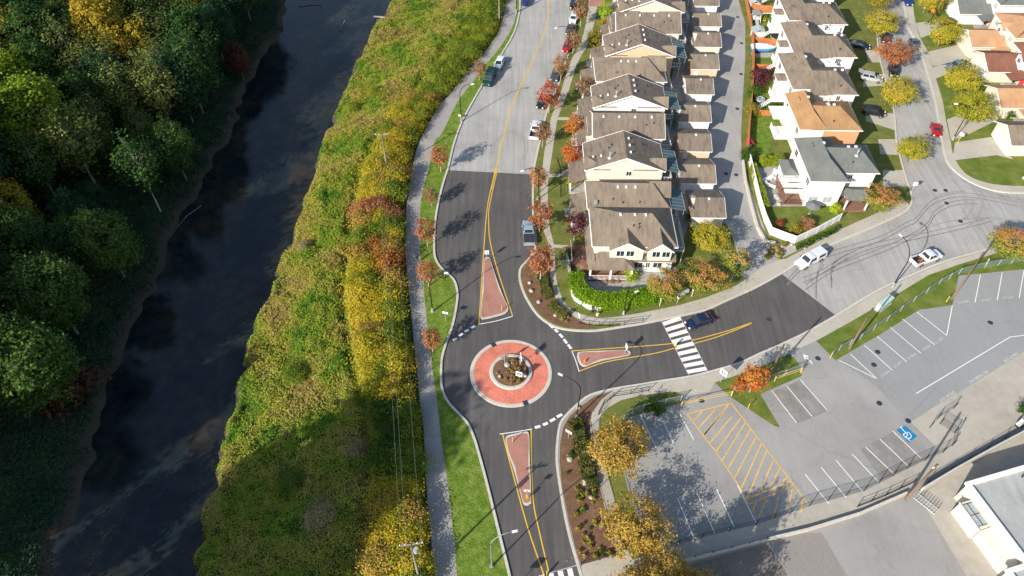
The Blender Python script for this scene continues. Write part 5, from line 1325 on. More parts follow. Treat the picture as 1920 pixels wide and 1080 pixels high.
# ---- garages along the lane
GAR = [((1297, 410), (1361, 406), 366, 'garage nearest the lane mouth, behind the olive tree'), ((1277, 345), (1343, 343), 303, 'second garage up the lane'), ((1274, 285), (1335, 283), 246, 'third garage up the lane, beside the pink gabled house'),
       ((1272, 229), (1334, 228), 196, 'fourth garage up the lane with sky blue tarp corner'), ((1288, 178), (1339, 176), 147, 'garage with olive shrub at its corner'), ((1296, 130), (1349, 130), 102, 'garage behind the tan gabled house'),
       ((1302, 89), (1353, 87), 60, 'garage third from the top of the lane'), ((1302, 50), (1353, 49), 25, 'garage second from the top of the lane'), ((1302, 12), (1348, 10), -10, 'garage at the top edge of the lane'), ((1302, -24), (1346, -26), -45, 'garage just above the picture edge')]
for i, (sw, se, ry, lb) in enumerate(GAR):
    A, B_ = G(*sw, 2.9), G(*se, 2.9); x0, x1, y0 = A.x, B_.x, (A.y + B_.y) / 2
    R_ = G(se[0] - 8, ry, 4.4); Dp = max(5.6, min(7.2, (R_.y - y0) * 2)); Wd = x1 - x0
    t = thing('lane_garage', lb, 'garage', (x0, y0, ZB), 0, 'detached garages along the lane')
    wm = ['w_pink', 'w_white', 'w_tan', 'w_white', 'w_white', 'w_tan', 'w_cream', 'w_white', 'w_white', 'w_white'][i]
    walls(t, 'wall', wm, 0, Wd, 0, Dp, 0, 2.76, 'ew', 1.5, .3)
    b = MB(); roof_ew(b, 0, Wd, 0, Dp, 2.76, 1.5, 0 if i % 3 else 1.2, 0); rf = b.build('roof', 'r_brown' if i % 2 else 'r_brown2', t)
    b = MB(); b.tube([(0, -.05, 2.68), (Wd, -.05, 2.68)], .08, 4); b.tube([(Wd + .04, 0, 2.68), (Wd + .04, Dp / 2, 4.18), (Wd + .04, Dp, 2.68)], .09, 4); b.build('gutter', 'trim', rf)
    vents(t, [(Wd * .55, Dp * .46, 4.1)], s=.16)
    b = MB(); b.box(.9, 1.8, .24, .3, 0, 2.05); b.build('side_door', 'trim', t)
    b = MB(); b.box(Wd - .3, Wd - .24, .9, Dp - .9, 0, 2.2)
    for k in range(1, 4): b.box(Wd - .25, Wd - .225, .9, Dp - .9, .55 * k - .015, .55 * k + .015)
    b.build('garage_door', 'trim', t)

# ---- side street west row (ridge along x, cross hips)
def big_house(lb, wr, er, zE, rise, wm, rm, group, w_hip=(1, 1), extra=None):
    """west wing rect wr and lower-depth east wing er, each (x0,x1,y0,y1) in world"""
    t = thing('two_storey_house', lb, 'house', (wr[0], wr[2], ZB), 0, group); ox, oy = wr[0], wr[2]
    E_ = zE - ZB
    Wx1, Wy1 = wr[1] - ox, wr[3] - oy
    walls(t, 'wall', wm, 0, Wx1, 0, Wy1, 0, E_)
    ex0, ex1, ey0, ey1 = Wx1 - .8 - .4, er[1] - ox, er[2] - oy, er[3] - oy
    walls(t, 'east_wall', wm, ex0, ex1, ey0, ey1, 0, E_ - .02)
    b = MB(); roof_ns(b, 0, Wx1, 0, Wy1, E_, rise, Wx1 * .5, Wx1 * .45); rf = b.build('roof', rm, t)
    b = MB(); roof_ew(b, Wx1 * .42, ex1, ey0, ey1, E_ + .02, rise * .93, 0, (ey1 - ey0) * .38); b.build('east_roof', rm, rf)
    b = MB(); b.tube([(-.05, 0, E_ - .1), (-.05, Wy1, E_ - .1)], .13, 4); b.tube([(0, -.05, E_ - .1), (Wx1, -.05, E_ - .1)], .11, 4); b.tube([(Wx1, ey0 - .05, E_ - .1), (ex1, ey0 - .05, E_ - .1), (ex1 + .05, ey1, E_ - .1)], .11, 4); b.build('gutter', 'trim', rf)
    vents(t, [(Wx1 * .52, Wy1 * .62, E_ + rise * .93), (Wx1 * 1.15, ey0 + (ey1 - ey0) * .55, E_ + rise * .85), (Wx1 * 1.35, ey0 + (ey1 - ey0) * .56, E_ + rise * .85)], s=.2)
    dots(t, [(Wx1 * .3, Wy1 * .7, E_ + rise * .55), (Wx1 * .3, Wy1 * .64, E_ + rise * .55), (Wx1 * 1.2, ey0 + 1.6, E_ + rise * .4)])
    window(t, 1.2, 2.6, E_ - 2.2, E_ - .9, .4, 'w', 'glass'); window(t, Wy1 - 3.2, Wy1 - 1.8, E_ - 2.2, E_ - .9, .4, 'w', 'glass')
    window(t, Wx1 + 1.0, Wx1 + 1.7, E_ - 1.6, E_ - .6, ey0 + .4, 's', 'glass')
    return t, Wx1, Wy1, E_, rf
GSW = 'two storey houses on the west side of the side street'
def rects(sw, se_w, nw_row, ese, ene_row, z):
    A, B_ = G(*sw, z), G(*se_w, z); N = G(sw[0], nw_row, z); C = G(*ese, z); D = G(ese[0], ene_row, z)
    return (A.x, B_.x, A.y, N.y), (B_.x, C.x, C.y, min(D.y, N.y - .5))
w_, e_ = rects((1521, 340), (1593, 340), 259, (1650, 325), 272, 6.2)
t, Wx, Wy, E_, rf = big_house('white house with slate grey roof on the corner lot', w_, e_, 6.2, 2.6, 'w_white', 'r_grey', GSW)
pipes(t, [(Wx * 1.3, 5.0, E_ + 1.9, 1.0)])
window(t, 1.0, 2.6, .9, 2.2, .4, 's', 'paleglass'); window(t, Wx - 3.2, Wx - 1.6, .9, 2.2, .4, 's', 'paleglass')
b = MB(); roof_ns(b, -2.6, .2, 5.6, 10.2, 2.9, .8, 1.2, 1.2); b.build('bay_roof', 'r_grey', t)
b = MB(); b.box(-2.2, .38, 6.0, 9.8, 0, 2.8); b.build('bay', 'w_white', t)
b = MB(); roof_ew(b, Wx + .3, Wx + 4.8, -1.2, 2.4, 2.9, .9, 1.2, 1.2); b.build('entry_roof', 'r_grey', t)
b = MB()
for xx in (Wx + .6, Wx + 4.4): b.box(xx - .12, xx + .12, -1.0, -.76, 0, 2.9)
b.build('entry_posts', 'trim', t)
b = MB(); b.box(Wx + .2, Wx + 4.8, -1.1, 2.4, 0, .3); b.build('entry_floor', 'brownch', t)
# its patio pergola with white slats
P = G(1468, 384, ZB); pg = thing('pergola', 'white slatted pergola over the patio of the corner lot', 'pergola', P)
pw, pd = 5.6, 6.4
b = MB()
for k in range(4): b.box(-.3, pw, .2 + k * 1.6, 1.35 + k * 1.6, 2.6, 2.66)
b.build('roof_panels', 'trim', pg)
b = MB()
for xx in (0, pw * .5, pw - .3):
    b.box(xx, xx + .1, 0, pd, 2.48, 2.59)
b.build('beams', 'brownch', pg)
for xx in (.05, pw - .3):
    for yy in (.1, pd * .5, pd - .2):
        b = MB(); b.box(xx, xx + .12, yy, yy + .12, 0, 2.48); b.build('post', 'brownch', pg)
b = MB(); b.box(0, pw - .2, 0, pd, .0, .25); b.build('deck', 'brownch', pg)
b = MB(); rail(b, [(.1, .1), (pw - .4, .1)], .25, .8, .4); b.build('railing', 'dark', pg)
w_, e_ = rects((1500, 243), (1556, 249), 175, (1618, 245), 190, 6.0)
t, Wx, Wy, E_, rf = big_house('house with tan shingle roof and orange side wall', w_, e_, 6.0, 2.3, 'w_white', 'r_tan', GSW)
b = MB(); b.box(Wx - .6, e_[1] - w_[0] - .34, e_[2] - w_[2] + .33, e_[2] - w_[2] + .4, 0, E_ - .15); b.build('orange_wall', 'w_orange', t)
pipes(t, [(Wx * 1.2, 6.2, E_ + 1.7, .9)])
b = MB(); b.box(-3.6, .38, 1.5, 5.6, 2.4, 2.6); b.build('deck', 'trim', t)
b = MB(); b.box(-3.8, .38, 4.6, 9.0, 4.9, 4.98); b.build('white_awning', 'trim', t)
b = MB(); rail(b, [(-3.6, 1.6), (-3.6, 5.5)], 2.6, 1, .25); rail(b, [(-3.6, 1.6), (.3, 1.6)], 2.6, 1, .25); b.build('deck_railing', 'vinyl', t)
for sw, sw2, nr, ese, enr, rm, lb in [((1487, 167), (1560, 171), 100, (1610, 178), 126, 'r_brown', 'brown roofed house above the tan roofed one'), ((1490, 101), (1560, 104), 42, (1608, 108), 64, 'r_brown', 'brown roofed house third up on the side street'),
                                     ((1480, 38), (1540, 41), -16, (1590, 46), 4, 'r_brown2', 'brown roofed house at the top of the side street'), ((1476, -26), (1530, -24), -70, (1576, -20), -58, 'r_brown', 'house above the picture edge on the side street')]:
    w_, e_ = rects(sw, sw2, nr, ese, enr, 6.2)
    t, Wx, Wy, E_, rf = big_house(lb, w_, e_, 6.2, 2.4, 'w_white', rm, GSW)
    if rm == 'r_brown': pipes(t, [(Wx * 1.1, 7.2, E_ + 1.9, .9)])
    b = MB(); b.box(-3.0, .38, 1.0, 4.6, 2.3, 2.5); b.build('deck', 'trim', t)
    b = MB(); rail(b, [(.2, 1.1), (-3.0, 1.1), (-3.0, 4.5)], 2.5, 1, .25); b.build('deck_railing', 'vinyl', t)
    b = MB()
    for k in range(9): b.box(-3.3 - .3 * k, -3.0 - .3 * k, 1.1, 2.3, 2.2 - .26 * k, 2.3 - .26 * k)
    b.build('stairs', 'trim', t)
    b = MB(); roof_ew(b, -1.6, .5, 5.0, 7.6, 4.9, .5, .6, 0); b.build('bay_roof', 'r_brown', t)
    b = MB(); b.box(-1.3, .38, 5.2, 7.4, 0, 4.85); b.build('bay', 'w_white', t)

# ---- east side of the side street: garages face west
GSE = 'houses with white garage doors east of the side street'
def east_house(lb, d0, d1, rm, wm, depth=6.5, body=None, wing=None, zE=2.9, rise=1.9, door='trim'):
    """d0,d1: north and south pixels of the garage door foot"""
    A, B_ = G(*d0, ZB), G(*d1, ZB); x = (A.x + B_.x) / 2; y0, y1 = B_.y - .9, A.y + .9
    t = thing('suburban_house', lb, 'house', (x, y0, ZB), 0, GSE); W_ = y1 - y0
    walls(t, 'garage_wall', wm, -.4, depth, 0 - .4, W_ + .4, 0, zE, 'ew', rise)
    b = MB(); roof_ew(b, -.6, depth + 2.5, -.5, W_ + .5, zE, rise, 0, 0); rf = b.build('garage_roof', rm, t)
    b = MB(); b.tube([(-.66, -.5, zE - .08), (-.66, W_ / 2, zE + rise - .08), (-.66, W_ + .5, zE - .08)], .12, 4); b.tube([(-.6, -.55, zE - .1), (depth, -.55, zE - .1)], .09, 4); b.build('bargeboard', 'trim', rf)
    b = MB(); b.box(-.09, -.03, .8, W_ - .8, 0, 2.35)
    for k in range(1, 4): b.box(-.115, -.09, .8, W_ - .8, .58 * k - .015, .58 * k + .015)
    b.build('garage_door', door, t)
    bw, by0, by1, bz = body
    walls(t, 'wall', wm, depth, depth + bw, by0, by1, 0, bz)
    b = MB(); roof_ns(b, depth, depth + bw, by0, by1, bz, 2.4, bw * .45, bw * .45); rf = b.build('roof', rm, t)
    b = MB(); b.tube([(depth - .05, by0, bz - .1), (depth - .05, by1, bz - .1)], .11, 4); b.tube([(depth, by0 - .05, bz - .1), (depth + bw, by0 - .05, bz - .1)], .1, 4); b.build('gutter', 'trim', rf)
    window(t, by0 + 1.4, by0 + 2.8, bz - 1.9, bz - .8, depth + .4, 'w', 'paleglass'); window(t, by1 - 3.2, by1 - 1.8, bz - 1.9, bz - .8, depth + .4, 'w', 'paleglass')
    # small dormer in front
    xm = depth - .6; ym = (by0 + by1) / 2
    b = MB(); b.box(xm, depth + 2.5, ym - 1.2, ym + 1.2, zE + .2, bz - .3); b.build('dormer', 'w_white', t)
    b = MB(); roof_ew(b, xm - .3, depth + 3, ym - 1.6, ym + 1.6, bz - .3, 1.0, 0, 0); b.build('dormer_roof', rm, t)
    window(t, ym - .5, ym + .5, bz - 1.6, bz - .7, xm, 'w', 'glass')
    b = MB(); b.box(depth - 3.2, depth, -3.2, -.6, 0, .3); b.build('porch_floor', 'greyconc', t)
    b = MB(); b.box(depth - .1, depth + .3, -2.6, -1.6, .3, 2.4); b.build('front_door', 'signr', t)
    b = MB(); shed(b, depth - 3.4, depth + .5, -3.4, -.6, 2.7, 3.3, 'e'); b.build('porch_roof', rm, t)
    return t
east_house('greyish brown roofed house with white garage door at the street bend', (1860, 257), (1884, 287), 'r_brown', 'w_pink', 7, (11, -4, 6.5, 5.8))
east_house('orange tan roofed house with a white garage door partly behind trees', (1841, 188), (1866, 217), 'r_orange', 'w_cream', 6.5, (12, -4.5, 6.5, 5.8))
east_house('red brown roofed house with the widest white garage door', (1820, 122), (1842, 150), 'r_red', 'w_cream', 6.5, (12, -4.5, 7, 5.8))
east_house('large tan roofed house with beige garage door', (1790, 80), (1815, 104), 'r_orange', 'w_cream', 7, (16, -2, 9.5, 6.0), door='w_cream')
east_house('white walled house with grey lower roof at the top corner', (1772, 22), (1792, 42), 'r_grey', 'w_white', 7, (14, -2, 9, 6.0))

# ---- school building with flat roof
MT['w_school'] = M('painted_render', (.60, .55, .47), .8, .06, .8, .08, .3)
zr = 3.9
A, Bq, Cq = G(1814, 908, zr), G(1922, 1052, zr), G(1960, 869, zr)
ux = (Bq - A).normalized(); vx = Vector((-ux.y, ux.x, 0))   # along west wall, towards east
t = thing('school_building', 'cream school building with flat grey membrane roof and white parapet', 'school building', (A.x, A.y, ZB), math.atan2(ux.y, ux.x))
L1, L2 = (Bq - A).length, 26
b = MB(); b.box(0, L1, 0, L2, 0, zr - .3); b.build('wall', 'w_school', t)
b = MB(); b.box(.3, L1 + .2, .3, L2, zr - .28, zr - .2); b.build('roof', 'flatroof', t)
b = MB(); b.box(-.25, .3, -.25, L2, zr - .3, zr + .15); b.box(.3, L1 + .4, -.25, .3, zr - .3, zr + .15); b.build('parapet', 'trim', t)
b = MB(); b.box(L1 + .4, L1 + 16, -2.5, L2, 0, zr - .7); b.build('wing_wall', 'w_school', t)
b = MB(); b.box(L1 + .7, L1 + 16, -2.2, L2, zr - .68, zr - .6); b.build('wing_roof', 'flatroof', t)
b = MB(); b.box(L1 + .15, L1 + .7, -2.8, L2, zr - .7, zr - .3); b.box(L1 + .7, L1 + 16, -2.8, -2.2, zr - .7, zr - .3); b.build('wing_parapet', 'trim', t)
b = MB(); b.box(1.6, 5.2, -1.75, -.02, 0, 2.6); b.box(1.5, 5.3, -1.85, -1.75, 2.6, 2.75); b.build('skylight_box', 'w_school', t)
b = MB(); b.box(1.9, 4.9, -1.55, -.3, 2.61, 2.66); sk_ = b.build('skylight', 'paleglass', t)
b = MB()
for k in (0, .5, 1): b.box(1.9 + 2.95 * k, 1.95 + 2.95 * k, -1.55, -.3, 2.66, 2.72)
b.box(1.9, 4.9, -1.0, -.95, 2.66, 2.71); b.build('glazing_bars', 'dark', sk_)
b = MB(); shed(b, 5.3, 13.6, -1.6, -.02, 2.3, 2.6, 'n'); b.box(5.3, 13.6, -1.4, -.1, 0, 2.2); b.build('canopy', 'w_school', t)
b = MB(); b.box(13.8, 14.8, -1.2, -.05, 0, 2.5); b.build('doorway', 'brownch', t)
dots(t, [(1.0, 7.5, zr - .1), (4.5, 10.5, zr - .1), (9.5, 4.4, zr - .1)])
# ---------------------------------------------------------------- vehicles
def loft(b, st, mi=0):
    n = 9; vs = []
    for x, w, z0, z1 in st:
        h = z1 - z0
        half = [(.80, 0), (.98, .18), (1, .55), (.95, .88), (.80, 1.0)]
        sec = [(-w * a, z0 + h * c) for a, c in half] + [(0, z1 + .02 * (w > .5))] + [(w * a, z0 + h * c) for a, c in reversed(half)]
        vs += [(x, y, z) for y, z in sec]
    m = 11; k = len(st)
    fs = [(i * m + j, i * m + (j + 1) % m, (i + 1) * m + (j + 1) % m, (i + 1) * m + j) for i in range(k - 1) for j in range(m)]
    fs += [tuple(reversed(range(m))), tuple(range((k - 1) * m, k * m))]
    return b.add(vs, [tuple(reversed(f)) for f in fs], mi)
CARK = { # L, W, belt, roof, base x0,x1, roof x0,x1
    'hatch': (4.3, 1.78, .98, 1.52, -2.0, 1.05, -1.7, .25), 'suv': (4.7, 1.9, 1.08, 1.72, -2.25, 1.05, -2.0, .35), 'sedan': (4.7, 1.82, .92, 1.42, -1.75, 1.1, -1.05, .25),
    'coupe': (4.4, 1.80, .86, 1.28, -1.6, .85, -.75, .05), 'pickup': (5.8, 2.0, 1.12, 1.86, -.55, 1.55, -.35, .85), 'cap': (5.8, 2.0, 1.12, 1.86, -.55, 1.55, -.35, .85), 'van': (4.9, 1.95, 1.05, 1.85, -2.3, 1.5, -2.15, .8)}
def car(kind, c, tail, nose, col, label, group=None, s=1.0, load=None, hatch=False):
    """c: photo pixel of the middle; tail, nose: pixels giving the heading"""
    P = G(c[0], c[1], .75); A, B_ = G(*tail), G(*nose); d = B_ - A; rot = math.atan2(d.y, d.x)
    z = ZB if G(*c, .7).x > 0 and load == 'drive' else 0.0
    nm = {'pickup': 'pickup_truck', 'cap': 'pickup_truck'}.get(kind, 'parked_car')
    t = thing(nm, label, 'pickup truck' if nm == 'pickup_truck' else 'car', (P.x, P.y, z + .0), rot, group); t.scale = (s, s, s)
    Ln, Wd, zb, zr, bx0, bx1, rx0, rx1 = CARK[kind]; h = Ln / 2; w = Wd / 2
    pm = paint('paint_' + col[0], col[1])
    b = MB()
    if kind in ('pickup', 'cap'):
        loft(b, [(bx0 - .05, w * .97, .38, zb), (bx0 + .1, w, .34, zb), (bx1, w, .34, zb), (h - .25, w * .96, .38, zb - .08), (h, w * .86, .42, zb - .28)])
        b.build('body', pm, t, smooth=False)
        b = MB(); b.box(-h + .05, bx0 - .05, -w * .96, w * .96, .5, .66); b.box(-h + .05, bx0 - .05, -w * .98, -w * .98 + .1, .42, zb); b.box(-h + .05, bx0 - .05, w * .98 - .1, w * .98, .42, zb); b.box(-h, -h + .1, -w * .98, w * .98, .42, zb); b.box(bx0 - .14, bx0 - .05, -w * .98 + .1, w * .98 - .1, .66, zb)
        bed = b.build('bed', pm, t)
        if kind == 'pickup':
            b = MB(); b.box(-h + .12, bx0 - .16, -w * .96 + .08, w * .96 - .08, .665, .70); b.build('bed_liner', 'netting' if load != 'wood' else 'dark', bed)
            if load == 'wood':
                b = MB()
                for k in range(7): b.box(-2.5 + .2 * k, -1.4 + .22 * k, -.6 + .15 * k, -.45 + .15 * k, .72 + .05 * (k % 3), .80 + .05 * (k % 3), mat=Matrix.Rotation(.2 * (k % 3), 4, 'Z'))
                tag(b.build('timber_load', MT['cedar'], None, loc=(P.x, P.y, z), rot=rot), 'loose timber scraps lying in the open bed of the white pickup', 'timber')
            if load == 'cover':
                b = MB(); b.box(-h + .1, bx0 - .12, -w * .93, w * .93, zb - .06, zb + .03); b.build('tonneau_cover', 'netting', bed)
        else:
            b = MB(); b.add([(x, y, z_) for z_, k in ((zb, 1), (zr + .02, .86)) for x, y in ((-h + .08, -w * .97 * k), (bx0 - .02, -w * .97 * k), (bx0 - .02, w * .97 * k), (-h + .08, w * .97 * k))], [(4, 5, 6, 7), (0, 1, 5, 4), (1, 2, 6, 5), (2, 3, 7, 6), (3, 0, 4, 7)])
            for k in (-.5, 0, .5): b.box(-h + .5, bx0 - .3, k - .03, k + .03, zr + .02, zr + .06)
            b.build('canopy', pm, t)
            b = MB()
            for sy in (-1, 1): b.quad((-h + .5, sy * w * .955, zb + .12), (bx0 - .4, sy * w * .955, zb + .12), (bx0 - .4, sy * w * .885, zr - .1), (-h + .5, sy * w * .885, zr - .1))
            b.build('canopy_window', 'glass', t)
    else:
        hood = zb - .05; front = zb - (.32 if kind != 'van' else .25); tailz = zb - (.10 if kind in ('sedan', 'coupe') else .02)
        loft(b, [(-h, w * .82, .40, tailz - .12), (-h + .22, w * .94, .30, tailz), (-h * .5, w, .26, zb), (bx1 - .2, w, .26, zb), (bx1 + .4, w * .98, .28, hood), (h - .35, w * .92, .30, front + .06), (h - .08, w * .80, .34, front - .06), (h, w * .62, .40, front - .16)])
        b.build('body', pm, t, smooth=False)
    wb, wr = w * .93, w * .76
    base = [(bx0, -wb, zb - .02), (bx1, -wb, zb - .02), (bx1, wb, zb - .02), (bx0, wb, zb - .02)]; top = [(rx0, -wr, zr), (rx1, -wr, zr), (rx1, wr, zr), (rx0, wr, zr)]
    xm = (rx0 + rx1) / 2; mid = [(xm, -wr * 1.01, zr + .05), (xm, wr * 1.01, zr + .05)]
    b = MB(); b.add(base + top + mid, [(0, 1, 5, 8, 4), (2, 3, 7, 9, 6), (1, 2, 6, 5), (3, 0, 4, 7), (4, 8, 9, 7), (8, 5, 6, 9)]); b.build('cabin', pm, t)
    def panel(a, c_, d_, e, name, u0=.08, u1=.92, v0=.12, v1=.90, off=.015):
        a, c_, d_, e = map(Vector, (a, c_, d_, e)); n = (c_ - a).cross(e - a).normalized()
        q = lambda u, v: a.lerp(c_, u).lerp(e.lerp(d_, u), v) + n * off
        bb = MB(); bb.quad(q(u0, v0), q(u1, v0), q(u1, v1), q(u0, v1)); bb.build(name, 'glass', t)
    panel(base[1], base[2], top[2], top[1], 'windscreen'); panel(base[3], base[0], top[0], top[3], 'rear_window')
    panel(base[0], base[1], top[1], top[0], 'side_window', .06, .47); panel(base[0], base[1], top[1], top[0], 'side_window', .52, .92)
    panel(base[2], base[3], top[3], top[2], 'side_window', .08, .48); panel(base[2], base[3], top[3], top[2], 'side_window', .53, .94)
    rw = .34 if kind not in ('pickup', 'cap') else .40
    for sx in (-h * .60, h * .64):
        for sy in (-1, 1):
            b = MB(); b.tube([(sx, sy * (w - .22), rw), (sx, sy * (w + .015), rw)], rw, 14); wh = b.build('wheel', 'tyre', t)
            b = MB(); b.tube([(sx, sy * (w - .05), rw), (sx, sy * (w + .03), rw)], rw * .58, 10); b.build('rim', 'rim', wh)
    fz = zb - .38
    for sy in (-1, 1):
        b = MB(); b.box(h - .22, h - .02, sy * w * .68 - .16, sy * w * .68 + .16, fz, fz + .16); b.build('headlight', 'lens', t)
        b = MB(); b.box(-h - .02, -h + .1, sy * w * .80 - .1, sy * w * .80 + .1, zb - .30, zb - .08); b.build('taillight', 'redlens', t)
        b = MB(); b.box(bx1 - .45, bx1 - .25, sy * (w + .1) - .09, sy * (w + .1) + .09, zb - .02, zb + .14); b.build('mirror', pm if kind != 'cap' else 'dark', t)
    b = MB(); b.box(h - .1, h + .03, -w * .45, w * .45, .5, .68); b.build('grille', 'dark', t)
    if hatch:
        b = MB(); b.add([(rx0, -wr, zr), (rx0, wr, zr), (rx0 - 1.1, wr, zr + .25), (rx0 - 1.1, -wr, zr + .25), (rx0, -wr, zr + .06), (rx0, wr, zr + .06), (rx0 - 1.1, wr, zr + .31), (rx0 - 1.1, -wr, zr + .31)], [(0, 1, 2, 3), (7, 6, 5, 4), (0, 4, 5, 1), (2, 6, 7, 3), (1, 5, 6, 2), (3, 7, 4, 0)]); b.build('raised_tailgate', pm, t)
    return t
WHT, BLK, DGR, NVY, RED_, SLV, SBL = ('white', (.72, .73, .74)), ('black', (.012, .014, .018)), ('dark_green', (.012, .05, .045)), ('navy', (.010, .018, .06)), ('red', (.42, .008, .015)), ('silver', (.42, .44, .45)), ('silver_blue', (.28, .38, .44))
GRY, BLU, SLT = ('dark_grey', (.05, .06, .07)), ('blue', (.01, .04, .22)), ('slate_blue', (.10, .16, .22))
GP = 'cars parked by the east kerb of the main road'
car('hatch', (936, 118), (946, 97), (927, 137), WHT, 'small white hatchback parked on the verge side behind the green pickup')
car('cap', (917, 146), (931, 118), (905, 172), DGR, 'dark green pickup with canopy parked at the verge, nose downhill')
car('sedan', (984, 0), (986, 12), (982, -10), BLU, 'blue car cut by the upper picture edge on the verge side', s=.98)
car('pickup', (1004, 243), (999, 262), (1008, 222), WHT, 'white pickup with dark open bed beside the thin brown tree', GP)
car('hatch', (1016, 191), (1023, 172), (1010, 205), BLK, 'dark hatchback parked below the bright red tree', GP, load=None)
car('suv', (1042, 140), (1048, 125), (1036, 155), GRY, 'dark grey wagon parked above the red tree', GP)
car('hatch', (1063, 87), (1070, 70), (1058, 100), RED_, 'red hatchback half hidden under a brown tree', GP)
car('sedan', (1069, 54), (1074, 38), (1064, 70), GRY, 'dark sedan half hidden between two brown trees', GP)
car('hatch', (1075, 34), (1079, 18), (1072, 48), WHT, 'white hatchback below the topmost brown tree', GP)
car('suv', (1076, 7), (1079, -10), (1074, 20), BLK, 'black wagon at the top of the east kerb row', GP)
car('pickup', (991, 436), (992, 458), (989, 412), SBL, 'silver blue pickup with covered bed on the dark asphalt', None, load='cover')
car('sedan', (1312, 601), (1336, 592), (1288, 609), NVY, 'navy blue sedan driving towards the zebra crossing', s=1.0)
car('cap', (1519, 486), (1548, 472), (1491, 502), WHT, 'white pickup with white canopy by the north kerb')
car('pickup', (1737, 483), (1709, 494), (1765, 475), WHT, 'white pickup with timber in its open bed', None, load='wood')
car('coupe', (1756, 242), (1753, 228), (1759, 256), RED_, 'bright red sports coupe on the side street')
car('coupe', (1715, 80), (1709, 66), (1721, 94), ('gunmetal', (.08, .11, .13)), 'rounded gunmetal coupe parked by the east kerb of the side street')
car('suv', (1660, 70), (1656, 50), (1664, 90), BLK, 'black car beneath the upper green tree on the side street')
car('suv', (1675, 132), (1671, 112), (1679, 152), BLK, 'black car below the orange tree on the side street')
car('hatch', (1702, 1), (1696, -8), (1708, 12), BLU, 'blue hatchback at the top of the side street')
GD = 'cars standing on driveways'
car('suv', (1634, 146), (1610, 142), (1655, 150), SLV, 'silver wagon with raised tailgate on a driveway', GD, load='drive', hatch=True)
car('suv', (1638, 210), (1618, 206), (1658, 214), BLK, 'black wagon on the driveway of the tan roofed house', GD, load='drive')
car('sedan', (1612, 84), (1596, 82), (1630, 88), NVY, 'navy car in the shaded driveway', GD, load='drive')
car('pickup', (1796, 123), (1818, 119), (1776, 128), SLT, 'slate blue pickup on the driveway between green trees', GD, load='cover')
car('sedan', (1778, 41), (1798, 38), (1760, 46), ('dark_purple', (.03, .02, .04)), 'dark sedan on the uppermost east driveway', GD, load='drive')

# ---------------------------------------------------------------- lamps, poles, wires
def hsolve(b0, top):
    P = G(*b0); best = (1e9, 0)
    for k in range(10, 200):
        q = pix((P.x, P.y, k * .1)); e = abs(q[1] - top[1])
        if e < best[0]: best = (e, k * .1)
    return best[1]
def lamp(base, head, zh, pole_h, m, label, group='street lamps', headm='lampwhite', z=ZB, arch=.6):
    P = G(*base, z); Hd = G(*head, zh) - P; Hd.z = zh - z
    t = thing('street_lamp', label, 'street lamp', P, 0, group)
    b = MB(); b.lathe((0, 0, 0), [(.26, 0), (.26, .12), (.14, .16), (.13, .9)], 10); b.build('base', 'greyconc' if m == 'dark' else m, t)
    path = sm([(0, 0, .1), (0, 0, pole_h * .5), (0, 0, pole_h), (Hd.x * .22, Hd.y * .22, pole_h + (Hd.z - pole_h) * .62 + arch * .4), (Hd.x * .62, Hd.y * .62, Hd.z + arch * .25), (Hd.x * .93, Hd.y * .93, Hd.z + .02)], 5)
    b = MB(); b.tube(path, .10, 8, r1=.045); b.build('pole', m, t, smooth=True)
    d = Vector((Hd.x, Hd.y, 0)).normalized(); rot = Matrix.Rotation(math.atan2(d.y, d.x), 4, 'Z')
    b = MB()
    for x0, x1, w, z0, z1 in ((-.2, .5, .13, -.04, .08), (-.05, .4, .1, .08, .13)):
        b.box(x0, x1, -w, w, z0, z1, mat=Matrix.Translation((Hd.x * .93, Hd.y * .93, Hd.z)) @ rot)
    b.build('lamp_head', headm, t)
    return t
lamp((811, 584), (837, 512), 8.4, 6.2, 'dark', 'black arched lamp on the bulging verge left of the junction')
lamp((865, 227), (886, 158), 8.4, 6.6, 'dark', 'black arched lamp on the verge below the green pickup')
lamp((922, 1062), (966, 996), 8.6, 6.8, 'galv', 'galvanised lamp leaning over the south road near the lower edge')
lamp((1674, 537), (1688, 441), 8.6, 6.2, 'dark', 'tall black arched lamp by the white pickup with timber')
lamp((1169, 589), (1193, 547), 4.6, 5.6, 'dark', 'black lamp standing in front of the curved hedge')
lamp((1081, 784), (1050, 702), 8.8, 7.2, 'dark', 'black arched lamp beside the south mulch bed reaching to the roundabout')
lamp((1064, 108), (1042, 53), 8.2, 6.4, 'dark', 'black lamp between brown trees by the red parked car')
lamp((1008, 374), (979, 321), 8.0, 6.4, 'dark', 'black lamp between two orange trees at the asphalt joint')
lamp((1786, 262), (1792, 195), 8.4, 6.2, 'dark', 'black arched lamp in front of the lower green tree')
lamp((968, 24), (952, -60), 8.4, 7.0, 'dark', 'dark lamp at the top of the verge')
lamp((1741, 48), (1760, -10), 8.0, 6.6, 'dark', 'slim black lamp by the basketball hoop driveway')

